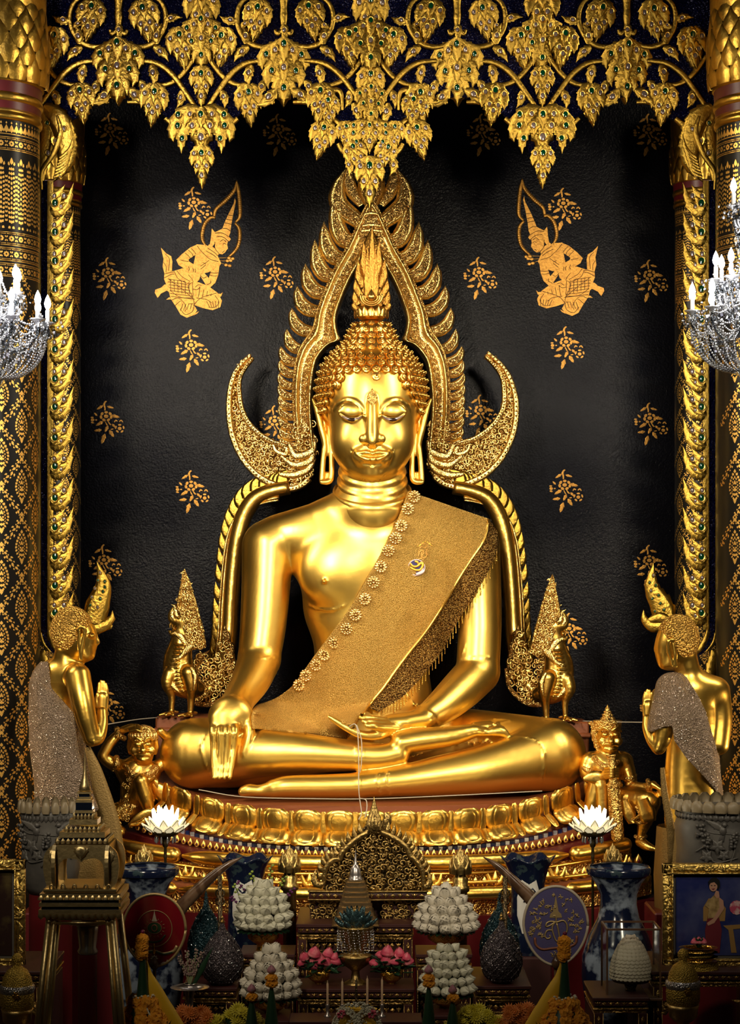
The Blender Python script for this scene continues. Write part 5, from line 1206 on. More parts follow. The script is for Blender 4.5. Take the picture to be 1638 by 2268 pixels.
def disciple_a():
    T = thing('disciple_statue', 'gilded disciple statue in sparkling robe, palms together, beside the red fan side column', 'statue'); Y0 = -1.45
    q = lambda *P: PX(*[(x, y, Y0+yy, r) for x, y, yy, r in P])
    lo, hi = W(40, 1860, Y0), W(262, 1335, Y0)
    def torso(V):
        V.chain(q((132, 1500, .02, 46), (126, 1560, .02, 50), (126, 1640, .02, 54), (140, 1720, .02, 58), (150, 1800, .02, 66), (155, 1850, .02, 72)), .04, n=20, sc=(1, .8, 1))
        V.chain(q((110, 1512, .06, 36), (165, 1500, -.02, 34)), .05)
        V.chain(q((100, 1520, .12, 30), (96, 1600, .10, 27), (110, 1660, .02, 20)), .03)
    V = Vol((lo.x, Y0-.36, lo.z), (hi.x, Y0+.34, hi.z), .0058)
    torso(V)
    V.chain(q((150, 1490, .0, 30), (146, 1450, .0, 26), (156, 1420, .0, 28)), .03)
    V.ell(W(160, 1400, Y0), (S(41), .118, S(48)), .02); V.ell(W(178, 1422, Y0), (S(33), .10, S(40)), .03); V.ell(W(192, 1448, Y0), (S(15), .055, S(14)), .03)
    V.chain(q((204, 1388, -.0, 6), (212, 1408, 0, 4), (217, 1422, 0, 4.5), (213, 1426, 0, 4)), .014, n=10)
    V.chain(q((207, 1430, 0, 6), (210, 1434, 0, 4)), .008); V.chain(q((205, 1440, 0, 6), (208, 1441, 0, 3.4)), .006); V.chain(q((200, 1452, 0, 9)), .01)
    V.ell(W(203, 1408, Y0-.07), (S(7), .03, S(5)), .012)
    V.chain(q((172, 1395, -.11, 5), (182, 1388, -.115, 5), (188, 1398, -.11, 5), (184, 1420, -.11, 4), (180, 1445, -.105, 4.5), (180, 1460, -.10, 4)), .006, n=20); V.chain(q((176, 1400, -.11, 4), (176, 1435, -.105, 3.5), (178, 1458, -.10, 3.5)), .006)
    # near arm folded up
    V.chain(q((172, 1498, -.12, 29), (180, 1540, -.17, 27), (190, 1590, -.19, 24), (202, 1632, -.19, 19)), .03, n=20)
    V.chain(q((204, 1636, -.19, 18), (218, 1632, -.17, 15), (226, 1602, -.13, 13), (226, 1576, -.10, 11)), .012, n=16)
    hands_up(V, q, 226, 1572, 1506, 1)
    link('body', V.mesh('body', M_skin), T)
    hv = Vol((lo.x, Y0-.2, 2.4), (hi.x, Y0+.2, hi.z+.03), .005); hv.ell(W(159, 1398, Y0), (S(43), .126, S(50)), .01)
    hv.ell(W(212, 1432, Y0), (S(30), .3, S(52)), .012, 'd', rot=(0, .25, 0)); hv.ell(W(180, 1470, Y0), (S(60), .3, S(18)), .01, 'd'); hv.ell(W(182, 1420, Y0-.14), (S(11), .06, S(30)), .006, 'd')
    link('hair', hv.mesh('hair', M_dhair), T)
    # robe: an inflated copy of the trunk, cut along the diagonal edge
    R = Vol((lo.x, Y0-.36, lo.z), (hi.x, Y0+.34, hi.z), .0068); torso(R); R.F -= .016
    for k in range(7):                           # folds
        R.chain(q((84+k*12, 1510+k*10, -.22, 3), (92+k*11, 1590, -.24, 6), (110+k*10, 1680, -.24, 7), (128+k*14, 1790, -.26, 6)), .05, n=12)
    PXg = CX+R.ax[0][:, None, None]*F0/(R.ax[1][None, :, None]+D0); PYg = HY-(R.ax[2][None, None, :]-EZ)*F0/(R.ax[1][None, :, None]+D0)
    edge = np.interp(PYg, [1440, 1473, 1524, 1575, 1610, 1650, 1700, 1900], [100, 108, 114, 160, 178, 196, 212, 246])
    R.F = np.maximum(R.F, ((PXg-edge)*S(1, Y0)*.8).astype(np.float32)); R.F = np.maximum(R.F, ((1465-PYg)*S(1, Y0)).astype(np.float32))
    link('robe', R.mesh('robe', M_robe), T); sequins(R, 900, 3, lambda x, y: True, T)
    b = MB(); zl = W(0, 2010, Y0).z; prof = [(.20, zl), (.205, zl+.2), (.185, W(0, 1830, Y0).z)]; c = W(160, 1300, Y0)
    b.add(lathe([(r*1.25, z) for r, z in prof], 40, (c.x, Y0+.02, 0), sy=.85, flute=.02, nfl=14)); b.obj('skirt', M_robe2, T)
    b = MB(); P = [(205, 1655), (222, 1705), (240, 1770), (254, 1830), (262, 1900)]
    b.add(bladeW([(x-12, y) for x, y in P], [6, 14, 20, 24, 26], Y0-.12, n=20, h=.12, ser=.12, ns=18, serside=(0, 1))); b.obj('skirt_edge', M_robe2, T)
def disciple_b():
    T = thing('disciple_statue', 'gilded disciple statue seen from behind in sparkling shawl, beside the portrait side column', 'statue'); Y0 = -1.45
    q = lambda *P: PX(*[(x, y, Y0+yy, r) for x, y, yy, r in P])
    lo, hi = W(1410, 1860, Y0), W(1625, 1355, Y0)
    def torso(V):
        V.chain(q((1536, 1530, .02, 48), (1536, 1600, .02, 52), (1530, 1680, .02, 56), (1532, 1760, .02, 62), (1540, 1850, .02, 68)), .04, n=20, sc=(1, .8, 1))
        V.chain(q((1490, 1524, -.0, 28), (1578, 1528, .02, 30)), .05)
    V = Vol((lo.x, Y0-.36, lo.z), (hi.x, Y0+.34, hi.z), .0058); torso(V)
    V.chain(q((1530, 1512, .02, 30), (1522, 1476, 0, 26), (1512, 1440, 0, 28)), .03)
    V.ell(W(1500, 1418, Y0), (S(41), .118, S(48)), .02); V.ell(W(1486, 1440, Y0), (S(33), .10, S(40)), .03); V.ell(W(1474, 1468, Y0), (S(14), .055, S(13)), .03)
    V.chain(q((1462, 1406, 0, 6), (1455, 1426, 0, 4), (1452, 1438, 0, 4.2), (1456, 1442, 0, 4)), .014, n=10); V.chain(q((1459, 1450, 0, 5), (1457, 1452, 0, 3.5)), .008); V.chain(q((1462, 1460, 0, 5), (1459, 1461, 0, 3.4)), .006)
    V.chain(q((1488, 1418, -.11, 5), (1480, 1420, -.115, 5), (1480, 1440, -.11, 4.5), (1490, 1475, -.10, 4)), .006, n=14); V.chain(q((1490, 1425, -.11, 4), (1494, 1450, -.11, 4), (1496, 1476, -.10, 4)), .006)
    V.chain(q((1486, 1524, -.10, 28), (1474, 1580, -.16, 25), (1466, 1630, -.18, 21), (1458, 1654, -.18, 16)), .03, n=20)
    V.chain(q((1458, 1656, -.18, 15), (1444, 1640, -.16, 13), (1434, 1612, -.12, 12), (1433, 1592, -.10, 10.5)), .012, n=16)
    hands_up(V, q, 1436, 1590, 1526, -1)
    V.chain(q((1588, 1530, .04, 28), (1596, 1590, .03, 25), (1592, 1650, 0, 22)), .03, n=12)
    link('body', V.mesh('body', M_skin), T)
    hv = Vol((lo.x, Y0-.2, 2.3), (hi.x, Y0+.2, hi.z+.03), .005); hv.ell(W(1501, 1416, Y0), (S(43), .126, S(50)), .01)
    hv.ell(W(1452, 1450, Y0), (S(31), .3, S(56)), .012, 'd', rot=(0, -.25, 0)); hv.ell(W(1500, 1490, Y0), (S(60), .3, S(18)), .01, 'd'); hv.ell(W(1484, 1440, Y0-.14), (S(11), .06, S(30)), .006, 'd')
    link('hair', hv.mesh('hair', M_dhair), T)
    R = Vol((lo.x, Y0-.40, lo.z), (hi.x, Y0+.34, hi.z), .0068); torso(R); R.chain(q((1486, 1524, -.10, 30), (1474, 1580, -.16, 30), (1468, 1612, -.18, 30)), .03, n=20); R.F -= .014
    for k in range(6): R.chain(q((1490+k*14, 1520+k*8, -.20, 3), (1492+k*14, 1570+k*5, -.25, 5), (1500+k*16, 1660+k*8, -.26, 5), (1540+k*9, 1730+k*6, -.26, 4)), .05, n=12)
    PXg = CX+R.ax[0][:, None, None]*F0/(R.ax[1][None, :, None]+D0); PYg = HY-(R.ax[2][None, None, :]-EZ)*F0/(R.ax[1][None, :, None]+D0)
    low = np.interp(PXg, [1430, 1442, 1470, 1488, 1492, 1520, 1560, 1600], [1618, 1622, 1610, 1608, 1640, 1680, 1722, 1770]); up = np.interp(PXg, [1460, 1500, 1520, 1545, 1560, 1600], [1485, 1482, 1500, 1540, 1570, 1700])
    R.F = np.maximum(R.F, ((PYg-low)*S(1, Y0)*.7).astype(np.float32)); R.F = np.maximum(R.F, ((up-PYg)*S(1, Y0)*.7).astype(np.float32))
    link('shawl', R.mesh('shawl', M_robe), T); sequins(R, 800, 4, lambda x, y: True, T)
    b = MB(); zl = W(0, 2010, Y0).z; prof = [(.20, zl), (.205, zl+.2), (.19, W(0, 1830, Y0).z)]; c = W(1540, 1300, Y0)
    b.add(lathe([(r*1.22, z) for r, z in prof], 40, (c.x, Y0+.02, 0), sy=.85, flute=.02, nfl=14)); b.obj('skirt', M_robe2, T)
    b = MB(); b.add(bladeW([(1466, 1700), (1472, 1760), (1484, 1830), (1490, 1910)], [5, 8, 10, 12], Y0-.13, n=20, h=.2, ser=.15, ns=14)); b.obj('skirt_edge', M_robe2, T)
disciple_a(); disciple_b()
for (x, lb) in ((160, 'black plinth under the disciple beside the red fan side column'), (1540, 'black plinth under the disciple beside the portrait side column')):
    zl = W(0, 2010, -1.45).z; b = MB(); b.add(box((0, 0, zl/2), (.56, .48, zl), .01)); tag(b.obj('disciple_plinth', M_dred, None, False, loc=(W(x, 0, -1.45).x, -1.43, 0)), lb, 'plinth')
# ================================================================ two giant attendants
def giant_a():
    T = thing('giant_attendant', 'golden giant with arm raised to his head, crouching beside the statue knee', 'statue'); Y0 = -.42
    q = lambda *P: PX(*[(x, y, Y0+yy, r) for x, y, yy, r in P]); lo, hi = W(205, 1860, Y0), W(385, 1592, Y0)
    V = Vol((lo.x, Y0-.34, lo.z), (hi.x, Y0+.28, hi.z), .0052)
    V.ell(W(316, 1653, Y0-.02), (S(28), .10, S(33)), .01); V.ell(W(318, 1676, Y0-.06), (S(20), .075, S(18)), .02)
    V.chain(q((312, 1685, 0, 20), (300, 1705, 0, 28)), .02)
    V.chain(q((282, 1708, 0, 26), (300, 1710, 0, 32), (330, 1712, 0, 26)), .03); V.chain(q((300, 1712, 0, 34), (296, 1745, .0, 29), (298, 1785, .0, 31)), .03, n=10)
    V.chain(q((266, 1698, 0, 17), (240, 1686, -.03, 14), (228, 1676, -.05, 12)), .012, n=10); V.chain(q((228, 1672, -.05, 12), (244, 1645, -.04, 12), (268, 1620, -.02, 9)), .008, n=10)
    V.chain(q((270, 1618, -.04, 8), (288, 1611, -.06, 8), (304, 1609, -.07, 6)), .006, n=8)
    for j in range(4): V.chain(q((288, 1613+j*2, -.06-.01*j, 4.5), (303, 1608+j*3, -.08-.01*j, 4), (312, 1611+j*3, -.085-.01*j, 3)), .002)
    V.chain(q((346, 1700, .03, 16), (372, 1680, .04, 13), (372, 1640, .04, 11), (355, 1620, 0, 9)), .012, n=14)
    V.chain(q((300, 1784, -.02, 26), (305, 1755, -.12, 20), (312, 1730, -.18, 16)), .02, n=10); V.chain(q((312, 1730, -.19, 15), (322, 1765, -.17, 17), (330, 1800, -.15, 11), (322, 1818, -.15, 9)), .012, n=12)
    V.chain(q((326, 1816, -.16, 9), (305, 1822, -.2, 9), (288, 1826, -.22, 5)), .008)
    V.chain(q((290, 1795, 0, 26), (262, 1800, -.06, 22), (246, 1822, -.08, 15), (268, 1842, -.10, 12)), .02, n=12)
    V.chain(PX((316, 1652, Y0-.13, 5), (317, 1662, Y0-.145, 8)), .012)
    for m in (-1, 1):
        V.ell(W(316+m*11, 1648, Y0-.105), (S(9), .03, S(6.5)), .006); V.chain(q((316+m*4, 1640, -.115, 3), (316+m*13, 1634, -.11, 4), (316+m*22, 1640, -.09, 2.5)), .006, n=8); V.ell(W(316+m*8, 1663, Y0-.12), (S(5), .02, S(4)), .006); V.ell(W(316+m*20, 1662, Y0-.085), (S(9), .03, S(10)), .02)
        V.chain(q((316+m*29, 1640, 0, 5), (316+m*31, 1655, 0, 5), (316+m*28, 1668, 0, 4)), .008)
    V.chain(q((302, 1675, -.115, 3), (310, 1671, -.13, 3.6), (317, 1673, -.132, 3.4), (324, 1671, -.13, 3.6), (332, 1675, -.115, 3)), .005, n=12); V.chain(q((305, 1680, -.115, 2.5), (317, 1683, -.13, 3.6), (330, 1680, -.115, 2.5)), .005, n=8)
    V.chain(q((298, 1672, -.11, 2), (296, 1666, -.10, 2)), .003)
    link('body', V.mesh('body', M_goldb), T)
    b = MB(); c = W(317, 1635, Y0-.02); r = S(31)
    b.add(lathe([(r, -.01), (r*1.04, .0), (r*1.0, .018), (r*.96, .03), (r*.8, .055), (r*.5, .08), (.01, .09)], 26, c, flute=.03, nfl=13)); b.obj('head_cloth', M_carve2, T)
    for i in range(11): a = -1.2+2.4*i/10; mm = MB(); mm.add(blade([(0, 0), (0, .03)], [.008, .010, 0], n=4, h=.6)); mm.obj('crown_leaf', M_rim, T, loc=(c.x+r*math.sin(a), c.y-r*math.cos(a), c.z+.01))
    for (nm, P, R) in (('collar', [(277, 1695, -.06), (290, 1712, -.12), (310, 1720, -.13), (335, 1712, -.11), (346, 1698, -.05)], S(7)), ('collar', [(272, 1702, -.05), (288, 1722, -.11), (310, 1730, -.12), (338, 1720, -.10), (350, 1704, -.05)], S(4)), ('armlet', [(250, 1705, -.05), (258, 1690, -.09), (258, 1676, -.05)], S(6)), ('armlet', [(258, 1612, -.06), (262, 1628, -.09), (276, 1636, -.04)], S(6)), ('belt', [(272, 1772, -.06), (296, 1782, -.11), (324, 1772, -.06)], S(7))):
        b = MB(); b.add(tube([W(x, y, Y0+d) for x, y, d in cr(P, 18)], R, 8)); b.obj(nm, M_carve2, T)
    b = scrollfill([(272, 1725), (302, 1725), (306, 1760), (292, 1790), (280, 1770)], Y0-.12, 6, 44).obj('breast_ornament', M_rim, T); b['kind'] = 'stuff'
    b = scrollfill([(252, 1786), (300, 1786), (292, 1812), (262, 1830), (244, 1830)], Y0-.16, 6, 45).obj('hip_ornament', M_rim, T); b['kind'] = 'stuff'
    b = MB(); b.add(bladeW([(340, 1735), (360, 1755), (385, 1775), (398, 1800)], [6, 22, 22, 0], Y0-.05, n=10, h=.3)); b.obj('sash_tail', M_goldb, T); b = MB(); b.add(bladeW([(283, 1826), (305, 1812), (325, 1800), (345, 1796)], [0, 10, 9, 4], Y0-.24, n=10, h=.4)); b.obj('sash_tail', M_goldb, T)
def giant_b():
    T = thing('giant_attendant', 'golden crowned giant gripping an upright club, seated beside the statue knee', 'statue'); Y0 = -.46
    q = lambda *P: PX(*[(x, y, Y0+yy, r) for x, y, yy, r in P]); lo, hi = W(1272, 1905, Y0), W(1475, 1555, Y0)
    V = Vol((lo.x, Y0-.38, lo.z), (hi.x, Y0+.26, hi.z), .0052)
    V.ell(W(1347, 1633, Y0-.02), (S(26), .095, S(30)), .01); V.ell(W(1350, 1654, Y0-.07), (S(18), .07, S(13)), .02)
    V.chain(q((1344, 1660, 0, 18), (1342, 1680, 0, 24)), .02); V.chain(q((1310, 1686, 0, 22), (1344, 1688, 0, 28), (1376, 1686, 0, 23)), .03); V.chain(q((1344, 1700, -.02, 34), (1345, 1735, 0, 29), (1345, 1775, 0, 33)), .03, n=10)
    V.chain(q((1382, 1688, 0, 20), (1392, 1715, -.03, 16), (1398, 1738, -.05, 14)), .012, n=10); V.chain(q((1398, 1742, -.06, 13), (1425, 1744, -.14, 10.5), (1446, 1738, -.20, 9)), .01, n=10)
    for j in range(4): V.chain(q((1446, 1738, -.21, 7), (1456+j*2, 1742+j*2, -.23-.012*j, 4.6), (1460+j*1.5, 1756+j*2, -.23-.012*j, 3.6)), .003)
    V.chain(q((1304, 1688, 0, 20), (1300, 1714, -.04, 16), (1318, 1728, -.14, 12), (1344, 1714, -.22, 10)), .012, n=14)
    V.ell(W(1352, 1711, Y0-.24), (S(13), .05, S(12)), .01)
    for j in range(4): V.chain(q((1342, 1703+j*6, -.25, 5), (1354, 1702+j*6, -.30, 4.6), (1367, 1704+j*6, -.26, 4)), .002, n=8)
    V.chain(q((1362, 1772, -.02, 30), (1405, 1772, -.14, 28), (1440, 1774, -.22, 23)), .02, n=12); V.chain(q((1442, 1778, -.22, 21), (1430, 1812, -.20, 18), (1420, 1845, -.18, 10), (1418, 1862, -.18, 10)), .015, n=14)
    V.chain(q((1418, 1864, -.18, 12), (1432, 1874, -.22, 10), (1456, 1882, -.26, 4)), .01, n=10)
    V.chain(q((1330, 1775, -.02, 26), (1325, 1745, -.12, 22), (1322, 1730, -.14, 18)), .02); V.chain(q((1320, 1732, -.15, 16), (1312, 1775, -.14, 18), (1310, 1810, -.12, 14)), .02, n=10)
    V.chain(q((1352, 1634, -.125, 4), (1353, 1642, -.14, 7)), .01)
    for m in (-1, 1):
        V.ell(W(1351+m*12, 1627, Y0-.105), (S(8.5), .03, S(6.5)), .005); V.chain(q((1351+m*4, 1618, -.12, 3), (1351+m*14, 1612, -.11, 4), (1351+m*24, 1620, -.08, 2.5)), .006, n=8); V.ell(W(1351+m*18, 1642, Y0-.09), (S(9), .03, S(9)), .02)
        V.chain(q((1351+m*16, 1652, -.10, 2.5), (1351+m*18, 1645, -.11, 1.5)), .003)
    V.chain(q((1335, 1651, -.115, 3.4), (1343, 1648, -.13, 3.6), (1352, 1650, -.14, 3.4), (1361, 1648, -.13, 3.6), (1368, 1651, -.115, 3)), .005, n=12); V.chain(q((1338, 1658, -.12, 2.6), (1352, 1661, -.135, 3.6), (1366, 1658, -.115, 2.6)), .005, n=8)
    link('body', V.mesh('body', M_goldb), T)
    b = MB(); c = W(1345, 1610, Y0-.02); k = S(1)
    b.add(lathe([(26*k, -8*k), (28*k, -2*k), (29*k, 8*k), (31*k, 12*k), (30*k, 14*k), (16*k, 15*k), (15*k, 20*k), (11*k, 22*k), (12*k, 27*k), (8*k, 29*k), (9*k, 33*k), (5*k, 35*k), (5*k, 39*k), (.2*k, 48*k)], 26, c, flute=.03, nfl=13)); b.obj('crown', M_carve2, T)
    b = MB(); b.add(bladeW([(1312, 1600), (1316, 1625), (1322, 1655), (1330, 1672)], [3, 10, 7, 0], Y0-.02, n=12, h=.4, ser=.3, ns=6)); b.add(bladeW([(1306, 1598), (1312, 1612)], [5, 4, 0], Y0-.02, n=6, h=.4)); b.obj('ear_wing', M_carve2, T)
    for (nm, P, R) in (('collar', [(1314, 1676, -.07), (1330, 1692, -.12), (1350, 1696, -.14), (1370, 1686, -.10)], S(5)), ('baldric', [(1312, 1680, -.08), (1340, 1700, -.15), (1362, 1720, -.14), (1376, 1740, -.10)], S(4)), ('armlet', [(1376, 1722, -.05), (1392, 1726, -.09), (1406, 1716, -.04)], S(5)), ('armlet', [(1434, 1728, -.17), (1436, 1740, -.22), (1434, 1752, -.17)], S(5)), ('armlet', [(1290, 1700, -.04), (1300, 1706, -.09), (1318, 1704, -.04)], S(5)), ('anklet', [(1406, 1852, -.16), (1418, 1858, -.22), (1430, 1852, -.17)], S(4)), ('hem', [(1395, 1815, -.20), (1415, 1822, -.25), (1440, 1818, -.22), (1448, 1800, -.18)], S(4)), ('hem', [(1378, 1800, -.18), (1395, 1815, -.25), (1415, 1806, -.28), (1408, 1785, -.28)], S(3)), ('belt', [(1318, 1764, -.06), (1345, 1775, -.12), (1376, 1766, -.06)], S(7))):
        b = MB(); b.add(tube([W(x, y, Y0+d) for x, y, d in cr(P, 18)], R, 8)); b.obj(nm, M_carve2, T)
    b = MB(); b.add(bladeW([(1382, 1772), (1392, 1800), (1402, 1822), (1398, 1806)], [6, 14, 10, 0], Y0-.25, n=10, h=.4)); b.add(bladeW([(1420, 1770), (1432, 1800), (1436, 1820)], [14, 20, 16], Y0-.28, n=10, h=.35)); b.add(bladeW([(1292, 1726), (1310, 1722), (1330, 1728), (1334, 1790), (1325, 1820)], [4, 14, 16, 12, 8], Y0-.20, n=14, h=.35)); b.obj('cloth_folds', M_goldb, T)
    G_ = thing('club', 'golden spiral-fluted club held upright by the crowned giant', 'club'); kk = S(1)
    a, c = W(1353, 1676, Y0-.27), W(1368, 1866, Y0-.29); L = (a-c).length
    b = MB(); b.add(lathe([(.2*kk, 0), (8*kk, 3*kk), (12*kk, 10*kk), (13*kk, 60*kk), (12*kk, 118*kk), (14*kk, 122*kk), (9*kk, 128*kk)], 24, flute=.12, nfl=6, twist=38)); b.add(lathe([(9*kk, 128*kk), (8*kk, 150*kk), (10*kk, 156*kk), (10*kk, 160*kk), (7*kk, 164*kk), (8*kk, 178*kk), (11*kk, 184*kk), (9*kk, L), (.3*kk, L+4*kk)], 20))
    G_.location = c; d = a-c; G_.rotation_euler = d.to_track_quat('Z', 'Y').to_euler(); b.obj('shaft', M_carve2, G_)
giant_a(); giant_b()
# ================================================================ altar furniture
M_og = mat('old_table_gold', (.42, .26, .08), .42, 1, ('carve', 60, .6, .008))
M_tred = mat('table_red', (.040, .007, .005), .5)
M_dk = mat('dark_bronze', (.10, .07, .035), .35, .9, ('carve', 50, .6, .01))
M_bowl = mat('gilt_bowl', (.80, .46, .08), .25, 1, ('carve', 70, .45, .006))
M_shrine = mat('shrine_gold', (.36, .24, .08), .34, 1, ('noise', 60, .5, .008))
def frieze(b, x0, x1, z, y, h, step, mi=0):
    n = max(1, int((x1-x0)/step)); st = (x1-x0)/n
    for i in range(n):
        c = x0+st*(i+.5)
        M = Matrix.Translation((c, y, z))
        if i % 2: b.add(blade([(-st*.42, 0), (0, 0), (st*.42, 0)], [0, h*.42, 0], n=4, h=.35, back=.1), mi, M)
        else:
            b.add(blade([(0, -h*.45), (0, 0), (0, h*.45)], [0, st*.26, 0], n=4, h=.4, back=.1), mi, M)
            for m in (-1, 1): b.add(blade([(0, -h*.1), (m*st*.25, h*.12), (m*st*.42, h*.4)], [h*.05, h*.13, 0], n=4, h=.4, back=.1), mi, M)
def table(label, x0, x1, yt, Y, dep, arch=False, zb=0.0):
    a, c = W(x0, yt, Y), W(x1, yt, Y); xc, w, zt = (a.x+c.x)/2, abs(c.x-a.x), a.z; s = S(1, Y)
    T = thing('altar_table', label, 'altar table', (xc, Y+dep/2, 0)); hy = dep/2
    b = MB(); b.add(box((0, 0, zt-4*s), (w, dep, 8*s), .003), 1); b.add(box((0, .004, zt-14*s), (w-6*s, dep-.01, 12*s), .003), 1); b.add(box((0, .008, zt-26*s), (w-2*s, dep-.01, 4*s), .002), 0); b.add(box((0, .010, zt-32*s), (w-12*s, dep-.03, 8*s), .002), 0); b.obj('top', [M_og, M_tred], T, False)
    b = MB(); frieze(b, -w/2+4*s, w/2-4*s, zt-14*s, -hy+.006, 10*s, 14*s); o = b.obj('frieze', M_og, T); o['kind'] = 'stuff'
    H = zt-36*s-zb
    for sx in (-1, 1):
        b = MB(); b.add(box((sx*(w/2-14*s), 0, zb+H/2), (22*s, dep-.03, H), .003), 1); b.obj('leg', [M_og, M_tred], T, False)
        b = MB(); k = 0
        z = zb+H-14*s
        while z > max(zb, zb+H-170*s):
            b.add(blade([(0, -9*s), (0, 0), (0, 9*s)], [0, 6*s, 0], n=6, h=.4, ser=.2, ns=3), 0, Matrix.Translation((sx*(w/2-14*s), -hy+.012, z))); z -= 20*s
        for q in (-9.5, 9.5): b.add(box((sx*(w/2-14*s)+q*s, -hy+.012, zb+H/2), (1.6*s, .006, H)))
        b.obj('leg_ornament', M_og, T)
    if not arch:
        b = MB(); b.add(box((0, .03, zb+H/2), (w-40*s, dep-.08, H)), 1); b.obj('panel', [M_og, M_tred], T, False)
        b = MB(); b.add(box((0, -hy+.05, zb+H-4*s), (w-50*s, .02, 3*s))); b.add(box((0, -hy+.05, zb+H-26*s), (w-50*s, .02, 2*s))); frieze(b, -w/2+28*s, w/2-28*s, zb+H-15*s, -hy+.055, 16*s, 13*s); o = b.obj('panel_ornament', M_og, T); o['kind'] = 'stuff'
    for sx in (-1, 1):
        b = MB(); b.add(blade([(sx*(w/2-26*s), zb+H-60*s), (sx*(w/2-34*s), zb+H-40*s), (sx*(w/2-60*s), zb+H-34*s), (sx*(w/2-80*s), zb+H-28*s)], [9*s, 13*s, 8*s, 0], n=14, h=.5, ser=.25, ns=6), 0, Matrix.Translation((0, -hy+.02, 0))); b.obj('scroll_bracket', M_og, T)
    return T, zt
table('red and gold altar table carrying the gabled shrine', 655, 917, 2047, -2.62, .62)
table('red and gold altar table holding the two pots of pink roses', 657, 918, 2191, -3.14, .32)
table('low altar table in front, with candles and white garland', 640, 935, 2263, -3.62, .22)
table('side altar table under the lotus buds on the red fan side', 530, 652, 2114, -2.80, .30)
table('side altar table under the opened white lotuses', 920, 1046, 2114, -2.80, .30)
table('altar table under the beaded cones on the red fan side', 402, 524, 2188, -3.10, .56)
table('altar table under the beaded cones on the blue fan side', 1050, 1176, 2184, -3.10, .56)
table('lower altar table under the front lotus buds on the red fan side', 545, 640, 2262, -3.42, .32); table('lower altar table under the front white lotuses on the blue fan side', 940, 1046, 2250, -3.42, .32)
table('arched carved gold table under the framed portrait of a woman', 1443, 1700, 2152, -3.50, .60, True)
table('arched carved gold table seen beside the glass cabinet', -60, 104, 2152, -3.50, .60, True)
table('small carved stand under the glass case of white coins', 1312, 1438, 2210, -3.62, .46, True)
